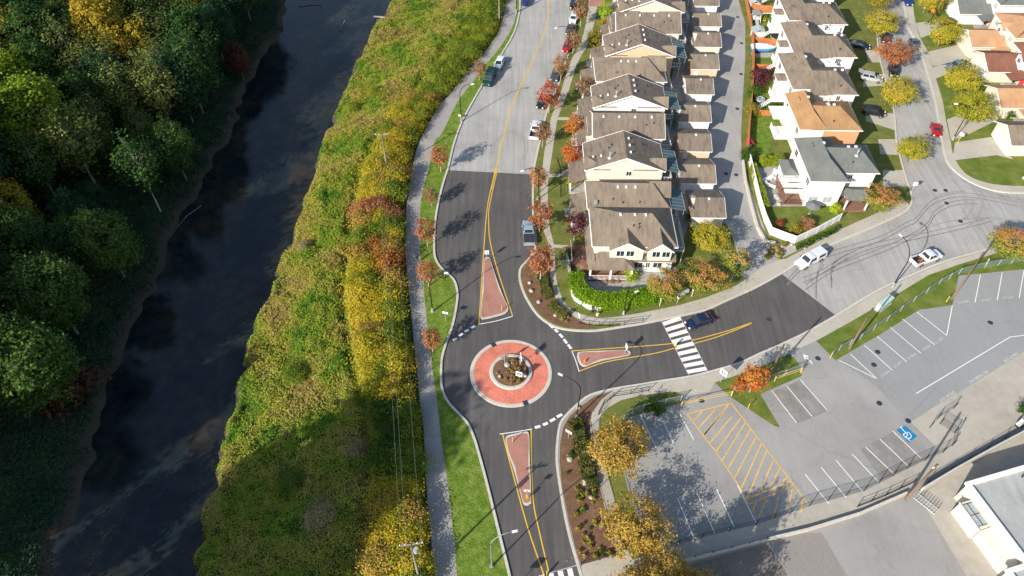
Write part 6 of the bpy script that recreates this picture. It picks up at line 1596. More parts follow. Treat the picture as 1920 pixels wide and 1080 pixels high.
def upole(base, top, m, label, arms=(), group=None, r=.17, z=ZB, transformer=False, lean=0):
    P = G(*base, z); h = hsolve(base, top) if not isinstance(top, float) else top
    t = thing('utility_pole', label, 'utility pole', P, 0, group)
    b = MB(); b.tube([(0, 0, 0), (0, 0, h)], r, 9, r1=r * .62); b.build('pole', m, t, smooth=True)
    for zz, L_, ang in arms:
        c, s_ = math.cos(ang), math.sin(ang)
        b = MB(); b.box(-L_, L_, -.06, .06, h - zz - .07, h - zz + .07, mat=Matrix.Rotation(ang, 4, 'Z')); a = b.build('crossarm', m, t)
        for k in (-.95, -.5, .5, .95):
            b = MB(); b.tube([(c * L_ * k, s_ * L_ * k, h - zz + .05), (c * L_ * k, s_ * L_ * k, h - zz + .28)], .06, 6); b.build('insulator', 'lampwhite', a)
    if transformer:
        b = MB(); b.tube([(.36, 0, h - 2.6), (.36, 0, h - 1.6)], .27, 10); b.build('transformer', 'steel', t)
    return t, P, h
_, PA, hA = upole((787, 1090), 11.5, 'greywood', 'grey utility pole with crossarm and transformer in the shrubs at the lower edge', [(.5, 1.3, .15)], transformer=True, z=0.0, r=.16)
_, PB, hB = upole((727, 326), 9.6, 'greywood', 'pale grey utility pole with crossarm standing in the river bank shrubs', [(.5, 1.2, .1)], z=-.2, r=.15)
_, PC, hC = upole((936, 40), 9.6, 'greywood', 'utility pole by the path near the top edge', [(.5, 1.2, .1)], z=0.0, r=.15)
upole((1697.8, 937), (1749, 870), 'wood', 'brown wooden pole beside the bicycle rack in the school yard', [(.9, .35, .4)], 'brown wooden utility poles', r=.2)
upole((1592.5, 653.6), (1633, 578), 'wood', 'brown wooden pole in the grass strip behind the staff stalls', [], 'brown wooden utility poles')
upole((1784, 561), (1845, 473), 'wood', 'brown wooden pole at the corner of the upper staff stalls', [], 'brown wooden utility poles')
upole((1441, 708), (1467, 645), 'wood', 'brown wooden pole in the grass between the two gates', [], 'brown wooden utility poles')
for k, (P0, h0, P1, h1) in enumerate(((PA, hA, PB, hB),)):
    for j, off in enumerate((-1.15, -.55, 1.15)):
        a = P0 + Vector((off, 0, h0 - .2)); c = P1 + Vector((off * .95, 0, h1 - .2)); pts = []
        for i in range(17):
            u = i / 16; p = a.lerp(c, u); p.z -= 1.6 * 4 * u * (1 - u) * (.8 + .1 * j); pts.append(p)
        b = MB(a); b.tube(pts, .010, 4); tag(b.build('power_line', 'galv'), ['leftmost', 'middle', 'rightmost'][j] + ' of the three wires sagging over the shrubs', 'wire', 'wires above the path shrubs')
a = PA + Vector((1.1, 0, hA - .2))
for j in range(3):
    P1 = a + Vector((3 + j, -40, .5)); b = MB(a); b.tube([a + Vector((-1.1 * j, 0, 0)), (a + P1) / 2 - Vector((0, 0, .8)), P1], .010, 4); tag(b.build('power_line', 'galv'), 'wire leaving the lowest pole beyond the picture edge', 'wire', 'wires leaving the frame')

# ---------------------------------------------------------------- fences
def _mesh_mat(name, col, alpha):
    m, nt, b = _nt(name); b.inputs["Base Color"].default_value = (*col, 1); b.inputs["Roughness"].default_value = .6
    tr = nt.nodes.new("ShaderNodeBsdfTransparent"); ms = nt.nodes.new("ShaderNodeMixShader")
    w = nt.nodes.new("ShaderNodeTexWave"); w.inputs["Scale"].default_value = 3.0; w.bands_direction = 'DIAGONAL'
    g = nt.nodes.new("ShaderNodeNewGeometry"); nt.links.new(g.outputs["Position"], w.inputs["Vector"])
    mr = nt.nodes.new("ShaderNodeMapRange"); mr.inputs[3].default_value = max(0, alpha - .12); mr.inputs[4].default_value = alpha + .12
    nt.links.new(w.outputs[0], mr.inputs[0]); nt.links.new(mr.outputs[0], ms.inputs[0])
    nt.links.new(tr.outputs[0], ms.inputs[1]); nt.links.new(b.outputs[0], ms.inputs[2]); nt.links.new(ms.outputs[0], nt.nodes["Material Output"].inputs[0]); return m
MT['chain_green'] = _mesh_mat('green_chain_link_wire', (.20, .30, .27), .36)
MT['chain_dark'] = _mesh_mat('dark_chain_link_wire', (.03, .035, .04), .22)
def fence(name, pts, h, kind, m, label, z=ZB, step=3.0, group=None, cat='fence', post=None):
    W_ = px(pts, z); c = W_[0].copy(); t = thing(name, label, cat, c, 0, group)
    Q = [p - c for p in W_]
    segs = []
    for i in range(len(Q) - 1):
        n = max(1, round((Q[i + 1] - Q[i]).length / step))
        for k in range(n): segs.append((Q[i].lerp(Q[i + 1], k / n), Q[i].lerp(Q[i + 1], (k + 1) / n)))
    pm = post or m
    for p in [s_[0] for s_ in segs] + [segs[-1][1]]:
        pw_ = .035 if m in ('chain_dark', 'dark') else .05
        b = MB(); b.box(p.x - pw_, p.x + pw_, p.y - pw_, p.y + pw_, 0, h + .08); b.build('post', pm, t)
    if kind == 'board':
        b = MB()
        for a, e in segs:
            b.ribbon([a, e], .05, .05, h - .02)
            n = max(1, int((e - a).length / .22)); d = (e - a).normalized(); nn = Vector((-d.y, d.x, 0))
            for k in range(n):
                q = a.lerp(e, (k + .5) / n) ; b.ribbon([q - d * .085 + nn * .03, q + d * .085 + nn * .03], .03, .06, h - .04 - .03 * ((k * 7) % 3))
        b.build('boards', m, t)
        b = MB()
        for a, e in segs: b.ribbon([a, e], .13, h - .01, h + .05)
        b.build('cap_rail', pm, t)
    elif kind == 'chain':
        b = MB()
        for a, e in segs: b.add([a + Vector((0, 0, .03)), e + Vector((0, 0, .03)), e + Vector((0, 0, h)), a + Vector((0, 0, h))], [(0, 1, 2, 3)])
        b.build('wire_mesh', m, t)
        b = MB()
        for a, e in segs: b.tube([a + Vector((0, 0, h)), e + Vector((0, 0, h))], .022, 5)
        b.build('top_rail', pm, t)
    elif kind == 'rail':
        b = MB()
        for zz in (h, h * .55, .12):
            for a, e in segs: b.tube([a + Vector((0, 0, zz)), e + Vector((0, 0, zz))], .03, 5)
        b.build('rails', m, t)
    return t
MT['chainpost'] = MT['steel']
fence('cedar_fence', [(1391, -30), (1398, 10), (1405, 45), (1410, 80), (1411, 120), (1409, 160), (1406, 205), (1402, 250), (1400, 290)], 1.75, 'board', 'cedar', 'long brown cedar fence along the east side of the lane')
fence('cedar_fence', [(1407, 20), (1440, 23), (1474, 27)], 1.7, 'board', 'cedar', 'orange cedar fence behind the swing set')
fence('cedar_fence', [(1410, 82), (1440, 85), (1476, 89)], 1.7, 'board', 'cedar', 'orange cedar fence above the covered boat')
fence('cedar_fence', [(1410, 129), (1445, 130), (1476, 132)], 1.2, 'board', 'cedar', 'low cedar fence above the maroon tree')
fence('cedar_fence', [(1420, 216), (1444, 218)], 1.3, 'board', 'cedar', 'short orange fence panel beside the green bush')
fence('white_fence', [(1402, 298), (1413, 345), (1422, 382), (1432, 415), (1443, 440), (1466, 449), (1489, 457), (1530, 438), (1573, 414)], 1.75, 'board', 'vinyl', 'white vinyl fence wrapping the corner lot', step=2.4)
def wall_strip(name, pts, w, h, m, label, cat='wall', z=0.0, sm_=0, cap=None):
    P = pxs(pts, z, n=sm_) if sm_ else px(pts, z); b = MB(P[0]); b.ribbon(P, w, -.0, h)
    o = b.build(name, m); tag(o, label, cat)
    if cap:
        b = MB(P[0]); b.ribbon(P, w + .08, h, h + .06); b.build('coping', cap, o, loc=(0, 0, 0))
    return o
wall_strip('retaining_wall', [(1392, 305), (1397, 345), (1408, 390), (1419, 430), (1434, 456), (1452, 459)], .35, .75, 'kerb', 'low cream retaining wall between lane and white fence')
wall_strip('garden_wall', [(1071, 545), (1077, 562), (1092, 572), (1110, 581), (1143, 579), (1185, 572), (1245, 561), (1290, 549)], .35, .85, 'vinyl', 'low white wall in front of the curved hedge', sm_=3)
wall_strip('ramp_wall', [(1232, 1048), (1274, 1056), (1437, 1014), (1513, 996), (1610, 966), (1697, 928)], .25, .8, 'kerb', 'pale concrete wall along the south side of the school walkway')
wall_strip('yard_wall', [(1722, 925), (1782, 889), (1850, 851), (1925, 811), (2000, 790)], .22, 1.6, 'kerb', 'long concrete wall shading the strip beside the school plaza')
wall_strip('planter_wall', [(1062, 478), (1066, 500), (1069, 528)], .35, 1.0, 'greyconc', 'grey retaining wall beside the corner house side steps')
GC = 'green chain link fences of the school'
fence('chain_link_fence', [(1169, 786), (1185, 776), (1205, 769), (1247, 758), (1276, 752)], 1.4, 'chain', 'chain_green', 'curved green chain link fence above the left parking lot', post='steel', group=GC)
fence('chain_link_fence', [(1374, 737), (1400, 729), (1440, 714), (1500, 694)], 1.4, 'chain', 'chain_green', 'green chain link fence between the two yellow gates', post='steel', group=GC)
fence('chain_link_fence', [(1557, 670), (1572, 658), (1612, 636), (1662, 602), (1712, 566), (1760, 533), (1797, 514), (1845, 502), (1920, 490), (2000, 478)], 1.4, 'chain', 'chain_green', 'long green chain link fence above the staff stalls', post='steel', group=GC)
GB = 'dark chain link fences round the school yard'
fence('chain_link_fence', [(1227, 1034), (1316, 1009), (1417, 984), (1517, 949), (1620, 920), (1700, 879), (1767, 849), (1785, 836), (1789, 812), (1762, 795)], 1.5, 'chain', 'chain_dark', 'dark chain link fence along the lower edge of the parking lots', post='dark', group=GB)
fence('chain_link_fence', [(1743, 802), (1757, 786), (1788, 766)], 1.5, 'chain', 'chain_dark', 'short dark fence piece on the plaza', post='dark', group=GB)
fence('chain_link_fence', [(1740, 905), (1782, 882), (1850, 843), (1915, 803)], 1.3, 'chain', 'chain_dark', 'dark fence on the shaded strip by the yard wall', post='dark', group=GB)
fence('chain_link_fence', [(1108, 800), (1112, 860), (1124, 915), (1136, 960), (1156, 1020), (1158, 1041), (1089, 1060)], 1.1, 'chain', 'chain_dark', 'dark fence between mulch bed and footpath', post='dark', group=GB)
fence('chain_link_fence', [(1167, 795), (1168, 880), (1182, 930), (1204, 985), (1225, 1034)], 1.1, 'chain', 'chain_dark', 'dark fence between golden trees and parking lot', post='dark', group=GB)
fence('hand_railing', [(1607, 951), (1660, 930), (1713, 905)], 1.0, 'rail', 'dark', 'dark handrail on the school walkway near the wooden pole', z=ZB, step=2.2, cat='railing')
fence('hand_railing', [(1300, 1048), (1370, 1031), (1436, 1014)], 1.0, 'rail', 'dark', 'dark handrail on the ramp below the parking lot', z=ZB, step=2.5, cat='railing')
fence('hand_railing', [(1218, 1052), (1232, 1040), (1243, 1032)], 1.0, 'rail', 'steel', 'steel handrail at the top of the steps by the golden tree', z=ZB, step=1.2, cat='railing')
fence('hand_railing', [(1213, 1062), (1240, 1056), (1252, 1046)], 1.0, 'rail', 'dark', 'dark handrail on the lower side of the steps', z=ZB, step=1.2, cat='railing')
fence('guard_railing', [(1084, 607), (1105, 610), (1123, 612), (1142, 612), (1170, 610), (1205, 605)], 1.1, 'rail', 'dark', 'black guard railing on the pavement below the curved hedge', step=2.2, cat='railing')
fence('guard_railing', [(1122, 778), (1132, 758), (1150, 744), (1182, 739), (1216, 733)], 1.1, 'rail', 'dark', 'black guard railing on the pavement south of the junction', step=2.6, cat='railing')
fence('guard_railing', [(1045, 302), (1051, 322), (1051, 370)], 1.0, 'rail', 'dark', 'dark garden railing by the pavement and orange red trees', step=2.0, cat='railing')
def gate(p0, p1, label):
    A, B_ = G(*p0, ZB), G(*p1, ZB); t = thing('swing_gate', label, 'gate', A, 0, 'yellow vehicle gates'); d = B_ - A; d.z = 0
    for q, nm in ((Vector((0, 0, 0)), 'post'), (d, 'post')):
        b = MB(); b.tube([q, q + Vector((0, 0, 1.15))], .10, 8); b.build(nm, 'gatey', t)
    b = MB(); b.tube([Vector((0, 0, 1.1)), d + Vector((0, 0, 1.1))], .045, 6); b.tube([Vector((0, 0, .55)), d * .98 + Vector((0, 0, .6))], .035, 6); b.tube([Vector((0, 0, .5)), d * .5 + Vector((0, 0, 1.1))], .03, 6)
    b.build('barrier_arm', 'gatey', t)
gate((1277, 762), (1371, 742), 'long closed yellow gate across the hatched parking entrance')
gate((1452, 714), (1501, 698), 'shorter yellow gate beside the red tree')

# ---------------------------------------------------------------- signs and small street furniture
def sign(name, base, h, bw, bh_, ang, label, face='signw', glyph=None, cat='sign', z=ZB, postm='steel', group=None, glyphm='signb', diamond=False, tilt=0):
    """post with a board; ang is the direction the face looks (degrees from +X)"""
    P = G(*base, z); t = thing(name, label, cat, P, rad(ang - 90), group)
    b = MB(); b.tube([(0, -.06, 0), (0, -.06, h)], .045, 6); b.build('post', postm, t)
    R_ = Matrix.Translation((0, 0, h - bh_ / 2)) @ (Matrix.Rotation(rad(45), 4, 'Y') if diamond else Matrix.Identity(4))
    b = MB(); b.box(-bw / 2, bw / 2, 0, .035, -bh_ / 2, bh_ / 2, mat=R_); bd = b.build('board', face, t)
    if glyph:
        b = MB()
        for g_ in glyph:
            pts = [(-x, .042, zz) for x, zz in g_]   # face looks along +y, so x is mirrored
            n = len(pts); b.add([R_ @ Vector(p) for p in pts], [tuple(range(n))])
        b.build('symbol', glyphm, bd)
    return t
fig = lambda cx_, s: [[(cx_ - .07 * s, .26 * s), (cx_ + .07 * s, .26 * s), (cx_ + .07 * s, .38 * s), (cx_ - .07 * s, .38 * s)], [(cx_ - .10 * s, -.05 * s), (cx_ + .10 * s, -.05 * s), (cx_ + .12 * s, .22 * s), (cx_ - .10 * s, .22 * s)],
                      [(cx_ - .16 * s, -.36 * s), (cx_ - .07 * s, -.36 * s), (cx_ + .02 * s, -.05 * s), (cx_ - .10 * s, -.05 * s)], [(cx_ + .08 * s, -.36 * s), (cx_ + .18 * s, -.36 * s), (cx_ + .10 * s, -.05 * s), (cx_ - .02 * s, -.05 * s)]]
def arrows(s=1.0):
    out = []
    for k in range(3):
        a0 = rad(120 * k + 90)
        for j in range(4):
            a, c = a0 + rad(18 * j), a0 + rad(18 * (j + 1))
            out.append([(r * math.cos(x), r * math.sin(x)) for r, x in ((.12 * s, a), (.30 * s, a), (.30 * s, c), (.12 * s, c))])
        a = a0 + rad(80); e = a + rad(38)
        out.append([(.42 * s * math.cos(a), .42 * s * math.sin(a)), (.03 * s * math.cos(a), .03 * s * math.sin(a)), (.24 * s * math.cos(e), .24 * s * math.sin(e))])
    return out
# flip for winding: boards are seen from one side only, faces render two-sided
sign('crossing_sign', (1350, 717), 3.1, 1.15, 1.15, 222, 'tall white sign with two walking figures by the school side of the crossing', glyph=fig(-.2, 1.0) + fig(.22, 1.0))
sign('crossing_sign', (956, 1112), 3.0, 1.1, .9, 268, 'white sign with two walking figures at the bottom picture edge', glyph=fig(-.24, .9) + fig(.22, .9), z=ZB)
sign('roundabout_sign', (973, 712), 2.0, .95, 1.1, 255, 'white sign with circling arrows facing the south approach', glyph=arrows(1.15), z=.35)
sign('roundabout_sign', (946, 684), 2.3, 1.2, .8, 118, 'grey backed board at the north west of the roundabout centre', 'steel', z=.35)
sign('roundabout_sign', (976, 684), 2.6, .95, 1.1, 12, 'thin edge on board at the north east of the roundabout centre', 'lampwhite', z=.35)
sign('keep_right_sign', (913, 487), 2.2, .7, .9, 95, 'sign on the upper tip of the north island', 'lampwhite', glyph=None, z=.15)
b = MB()
sign('keep_right_sign', (987, 934), 2.4, .75, .5, 268, 'white arrow sign on the lower tip of the south island', 'signw', glyph=arrows(.6), z=.15)
sign('object_marker', (988, 937), 1.2, .35, .75, 268, 'yellow and black striped marker board at the south island tip', 'signy', glyph=[[(-.17, -.3 + .2 * k), (.17, -.2 + .2 * k), (.17, -.12 + .2 * k), (-.17, -.22 + .2 * k)] for k in range(3)], z=.15)
sign('keep_right_sign', (1172, 663), 2.2, .7, 1.0, 15, 'white edge on sign at the east tip of the teardrop island', 'signw', z=.15)
sign('verge_sign', (836, 601), 2.1, .9, .45, 75, 'small white double board sign on the verge above the lone rusty tree', 'signw')
sign('verge_sign', (863, 222), .9, .7, .4, 250, 'little white board at the lamp foot on the upper verge', 'signw')
sign('verge_sign', (1084, 607), 2.4, .7, .6, 200, 'white and black boards on a post by the guard railing', 'lampwhite')
sign('garden_sign', (1065, 822), 2.0, 1.0, .5, 235, 'pink and white arrow board in the south mulch bed', 'signw', glyph=[[(-.45, .05), (.1, .05), (.1, .2), (.45, 0), (.1, -.2), (.1, -.05), (-.45, -.05)]], glyphm='signr')
sign('lane_sign', (1110, 583), 1.0, .45, .35, 210, 'small black box on a post before the white garden wall', 'dark')
sign('estate_sign', (1236, 574), 1.8, .35, .25, 200, 'white post between hedge and pavement, nearest the lamp', 'trim', postm='trim', group='white posts near the hedge end')
sign('estate_sign', (1268, 571), 1.9, .5, .35, 205, 'post with blue white board near the pink tipped trees', 'signw', group='white posts near the hedge end')
sign('estate_sign', (1296, 556), 1.7, .35, .25, 200, 'white post under the large pink tipped tree', 'trim', postm='trim', group='white posts near the hedge end')
sign('stop_sign', (1709, 360), 2.3, .75, .75, 75, 'sign seen from behind at the corner of the side street', 'lampwhite')
sign('street_sign', (1795, 268), 2.4, .8, .6, 230, 'white board on yellow post before the lower green tree', 'signw', postm='signy')
sign('lawn_sign', (1731, 24), 1.6, .7, .5, 240, 'small white board on the top lawn beside the hoop', 'signw')
sign('lawn_sign', (1918, 338), .8, .6, .45, 250, 'pink white board on the round east lawn', 'signw')
sign('accessible_sign', (1792, 815), 2.0, .45, .6, 150, 'sign on the fence corner by the blue bay', 'steel')
for p, c_, lb in (((1265, 650), 0.0, 'yellow and white crossing paddle in the middle of the zebra'), ((1025, 1078), 0.0, 'yellow and white crossing paddle at the lower zebra')):
    P = G(*p, .01); t = thing('crossing_paddle', lb, 'sign', P, rad(170 if p[0] > 1200 else 90)); b = MB(); b.lathe((0, 0, 0), [(.25, 0), (.25, .06), (.05, .1)], 10); b.build('base', 'dark', t)
    b = MB(); b.box(-.16, .16, -.03, .03, .1, 1.15); b.build('board', 'signy', t)
    b = MB(); b.box(-.11, .11, .03, .04, .55, 1.05); b.box(-.11, .11, -.04, -.03, .55, 1.05); b.build('white_panel', 'signw', t)
for p, m, h, lb in (((941, 582), 'signy', 1.2, 'slim yellow marker post on the north island'), ((961, 829), 'signy', 1.2, 'slim yellow marker post on the south island'), ((1402, 766), 'signy', 1.2, 'yellow marker post on the triangular lawn'), ((1774, 566), 'signy', 1.3, 'pale yellow post beside the staff stall pole'), ((1848, 496), 'trim', 1.3, 'white post under the pinkish tree'), ((1556, 671), 'signy', 1.2, 'yellow gate post at the driveway edge')):
    P = G(*p, ZB + .01); b = MB(P); b.tube([P, P + Vector((0, 0, h))], .06, 7); b.lathe(P + Vector((0, 0, h - .02)), [(.075, 0), (.075, .06), (0.0, .1)], 8); tag(b.build('marker_post', 'gatey' if m == 'signy' else m), lb, 'marker post')
P = G(1097, 678, .16); b = MB(P); b.lathe(P, [(.3, 0), (.3, .05), (.18, .06), (.05, .6)], 12); tag(b.build('traffic_cone', 'orange'), 'orange cone on the teardrop island', 'traffic cone')
P = G(1120, 591, ZB); b = MB(P); b.lathe(P, [(.2, 0), (.2, .06), (.13, .1), (.13, .55), (.17, .6), (.12, .72), (.03, .82)], 12); b.tube([P + Vector((-.25, 0, .45)), P + Vector((.25, 0, .45))], .07, 8); hy = b.build('fire_hydrant', 'lampwhite', smooth=True); tag(hy, 'white hydrant on the grass before the garden wall', 'fire hydrant')
b = MB(P); b.lathe(P, [(.18, .60), (.13, .73), (.03, .84)], 12); b.build('cap', 'signr', hy, loc=(0, 0, 0))
# pale green cabinet, catch pits, bicycle rack, bench, hoop
P = G(1655, 575, ZB); ang = math.atan2((G(1672, 560) - G(1640, 585)).y, (G(1672, 560) - G(1640, 585)).x)
t = thing('electrical_cabinet', 'long pale green electrical cabinet in the grass by the pavement', 'cabinet', P, ang)
b = MB(); b.box(-1.7, 1.7, -.55, .55, 0, .15); b.build('plinth', 'greyconc', t)
b = MB(); b.box(-1.55, 1.55, -.45, .45, .15, 1.5); b.box(-1.6, 1.6, -.5, .5, 1.5, 1.57); b.build('housing', 'teal', t)
for k in (-1, 0, 1):
    b = MB(); b.box(k * 1.03 - .48, k * 1.03 + .48, -.47, -.45, .25, 1.4); b.build('door', 'teal', t)
def pit(pts, label, m='netting'):
    P = px(pts, ZB); c = sum(P, Vector()) / 4; t = thing('utility_vault', label, 'utility vault', c)
    b = MB(c); b.poly(P, ZB, ZB + .10); b.build('frame', 'kerb', t, loc=(0, 0, -ZB))
    Q = [c + (p - c) * .80 for p in P]; b = MB(c); b.poly(Q, ZB + .105); b.build('lid', m, t, loc=(0, 0, -ZB))
z42 = lambda x, y: (1560 + x / 4.153, 420 + y / 4.153)
pit([z42(612, 485), z42(665, 463), z42(712, 498), z42(665, 528)], 'smaller square vault lid in the grass strip', 'pavers')
pit([z42(732, 425), z42(830, 380), z42(865, 412), z42(765, 458)], 'larger rectangular vault lid in the grass strip', 'pavers')
pit([(1205, 746), (1239, 741), (1241, 752), (1208, 757)], 'rectangular vault box in the grass by the guard railing', 'netting')
t = thing('bicycle_rack', 'pale metal rack with parallel hoops beside the wooden pole', 'bicycle rack', G(1736, 945, ZB), rad(-50))
b = MB(); b.tube([(-1.5, -.5, .1), (1.5, -.5, .1)], .05, 6); b.tube([(-1.5, .5, .1), (1.5, .5, .1)], .05, 6); b.build('base_rails', 'steel', t)
for k in range(9):
    b = MB(); x = -1.4 + .35 * k; b.tube([(x, -.5, .1), (x, -.45, .85), (x, .45, .85), (x, .5, .1)], .03, 6); b.build('hoop', 'steel', t)
t = thing('bench', 'white slatted bench at the plaza edge', 'bench', G(1911, 796, ZB), rad(35))
b = MB(); b.box(-.8, .8, -.25, .25, .42, .48); b.build('seat', 'trim', t); b = MB(); b.box(-.8, .8, .24, .30, .5, .95); b.build('backrest', 'trim', t)
for k in (-.65, .65): b = MB(); b.box(k - .04, k + .04, -.22, .25, 0, .42); b.build('leg', 'dark', t)
t = thing('basketball_hoop', 'portable basketball hoop with orange board on the top driveway', 'basketball hoop', G(1744, 42, ZB), rad(200))
b = MB(); b.box(-.6, .6, -.4, .4, 0, .25); b.build('base', 'dark', t); b = MB(); b.tube([(0, 0, .2), (0, 0, 2.4), (.5, 0, 3.0)], .06, 6); b.build('pole', 'dark', t)
b = MB(); b.box(.5, .56, -.6, .6, 2.6, 3.4); b.build('backboard', 'orange', t)
b = MB(); b.tube([(.8 + .23 * math.cos(a), .23 * math.sin(a), 2.85) for a in [rad(k) for k in range(0, 361, 30)]], .02, 5); b.build('rim', 'orange', t)

# ---------------------------------------------------------------- back gardens of the side street houses
t = thing('swing_set', 'white swing set with grey tower roof and green slide', 'swing set', G(1415, 42, ZB), 0)
b = MB()
for x in (-.9, .9):
    for y in (-.9, .9): b.tube([(x * 1.2, y * 1.2, 0), (x * .8, y * .8, 2.6)], .08, 5)
b.build('tower_legs', 'trim', t); b = MB(); b.box(-.9, .9, -.9, .9, 1.2, 1.3); b.build('platform', 'trim', t)
b = MB(); roof_ew(b, -1.1, 1.1, -1.1, 1.1, 2.6, .7, .9, .9); b.build('tower_roof', 'greycloth', t)
b = MB(); b.tube([(.9, 0, 2.4), (4.6, 0, 2.4)], .09, 5); b.tube([(4.6, 0, 2.4), (4.9, -1.2, 0)], .08, 5); b.tube([(4.6, 0, 2.4), (4.9, 1.2, 0)], .08, 5); b.build('swing_beam', 'trim', t)
for k, c_ in ((2.2, 'signy'), (3.4, 'green')):
    b = MB(); b.box(k - .25, k + .25, -.15, .15, .5, .56); b.tube([(k - .22, 0, .55), (k - .22, 0, 2.4)], .02, 4); b.tube([(k + .22, 0, .55), (k + .22, 0, 2.4)], .02, 4); b.build('swing', c_, t)
b = MB(); shed(b, -.4, .4, -3.4, -.9, .15, 1.3, 'n', th=.06); b.build('slide', 'paleglass', t)
for p, s_, lb in (((1412, 16), 1.0, 'small grey roofed garden shed near the top of the lane'), ((1419, 69), 1.1, 'pale plastic garden shed below the swing set')):
    t = thing('garden_shed', lb, 'shed', G(*p, ZB), 0); b = MB(); b.box(-1.2 * s_, 1.2 * s_, -1 * s_, 1 * s_, 0, 1.7); b.build('wall', 'w_cream', t)
    b = MB(); roof_ns(b, -1.4 * s_, 1.4 * s_, -1.15 * s_, 1.15 * s_, 1.75, .8); b.build('roof', 'paleglass' if s_ > 1 else 'greyconc', t); b = MB(); b.box(-.5, .5, -1.03 * s_, -1.0 * s_, 0, 1.5); b.build('door', 'trim', t)
P = G(1428, 96, ZB); t = thing('covered_boat', 'boat with white cover and blue hull on a trailer in the garden', 'boat', P, rad(-3))
b = MB(); loft(b, [(-2.6, .95, .45, 1.05), (-1, 1.05, .40, 1.08), (1.2, .95, .42, 1.12), (2.3, .5, .55, 1.2), (3.0, .08, .8, 1.25)]); b.build('hull', 'bluetarp', t)
b = MB(); loft(b, [(-2.6, .93, 1.0, 1.25), (-1, 1.03, 1.05, 1.6), (1.0, .93, 1.08, 1.5), (2.3, .48, 1.15, 1.3), (2.9, .08, 1.2, 1.26)]); b.build('cover', 'trim', t)
for k in (-1, 1): b = MB(); b.tube([(-1, k * .8, .3), (-1, k * 1.0, .3)], .3, 12); b.build('wheel', 'tyre', t)
P = G(1430, 101, ZB)
b = MB(P); b.box(P.x - 2.6, P.x + 2.6, P.y - 1.5, P.y + .4, ZB, ZB + .08); tag(b.build('ground_tarp', 'greyconc'), 'flat grey tarp lying below the boat', 'tarp')
for p, r_, m_, lb in (((1455, 74), 1.5, 'netting', 'dark round trampoline beside the white garden stairs'), ((1424, 191), .95, 'paleglass', 'pale round garden table on the grass')):
    t = thing('trampoline' if r_ > 1 else 'garden_table', lb, 'trampoline' if r_ > 1 else 'table', G(*p, ZB)); hh = .8 if r_ > 1 else .7
    b = MB(); b.lathe((0, 0, hh), [(0.01, .02), (r_ * .86, .02), (r_ * .86, 0)], 24); b.build('mat' if r_ > 1 else 'table_top', m_, t)
    b = MB(); b.tube([(r_ * math.cos(a), r_ * math.sin(a), hh) for a in [rad(k) for k in range(0, 361, 20)]], .07, 6); b.build('rim', 'steel', t)
    for k in range(4):
        a = rad(45 + 90 * k); b = MB(); b.tube([(r_ * .8 * math.cos(a), r_ * .8 * math.sin(a), 0), (r_ * .8 * math.cos(a), r_ * .8 * math.sin(a), hh)], .05, 5); b.build('leg', 'steel', t)
t = thing('play_house', 'small red toy cabin on the sunny garden lawn', 'play house', G(1405, 272, ZB), 0); b = MB(); b.box(-.5, .5, -.6, .6, 0, .9); b.build('wall', 'signr', t); b = MB(); roof_ns(b, -.65, .65, -.75, .75, .9, .5); b.build('roof', 'signr', t); b = MB(); b.box(-.2, .2, -.63, -.6, 0, .7); b.build('door', 'trim', t)
t = thing('patio_umbrella', 'grey octagonal umbrella beside the white house', 'umbrella', G(1518, 401, ZB)); b = MB(); b.lathe((0, 0, 2.0), [(1.35, 0), (1.3, .04), (0.02, .5)], 8); b.build('canopy', 'greycloth', t); b = MB(); b.tube([(0, 0, 0), (0, 0, 2.5)], .04, 6); b.build('pole', 'steel', t); b = MB(); b.lathe((0, 0, 0), [(.35, 0), (.3, .1), (.02, .12)], 12); b.build('base', 'greyconc', t)
GL = 'white loungers on the corner patio'
for k, (p, a, lb) in enumerate((((1451, 331), 70, 'white lounger nearest the cypress row'), ((1437, 338), 20, 'white lounger beside the narrow hedge'), ((1444, 350), 150, 'white lounger in the middle of the patio'))):
    t = thing('lounger', lb, 'lounger', G(*p, ZB), rad(a), GL); b = MB(); b.box(-1.0, .5, -.4, .4, .3, .4); b.build('seat', 'trim', t); b = MB(); shed(b, .5, 1.2, -.4, .4, .4, .9, 'e'); b.build('backrest', 'trim', t)
    for x in (-.9, .9):
        for y in (-.33, .33): b = MB(); b.box(x - .04, x + .04, y - .04, y + .04, 0, .3); b.build('leg', 'trim', t)
for p, lb in (((1455, 368), 'brown rock at the patio edge near the pergola'), ((1460, 384), 'reddish rock on the patio below the pergola'), ((1458, 372), 'small yellow grey rock on the patio'), ((1434, 387), 'terracotta coloured rock at the hedge end')):
    boulder(p, .5, lb)
rnd = random.Random(8)
for k in range(13):
    u = k / 12; seedling(G(1497 + u * 72, 466 - u * 36 + 1, ZB), 1.15, 'green', 'clipped dark ball plant in the gravel row below the white fence', 'row of ball plants by the white fence')
for k in range(9): boulder((1436 + k * 9 + rnd.uniform(-3, 3), 462 + rnd.uniform(-3, 10)), .32, 'pale rock of the rockery at the lane mouth', 'rockery stones at the lane mouth')
for k in range(8): seedling(G(1430 + rnd.uniform(0, 45), 460 + rnd.uniform(0, 25), ZB), 1.2, rnd.choice(['straw', 'green', 'olive']), 'tufty plant in the rockery at the lane mouth', 'rockery plants')

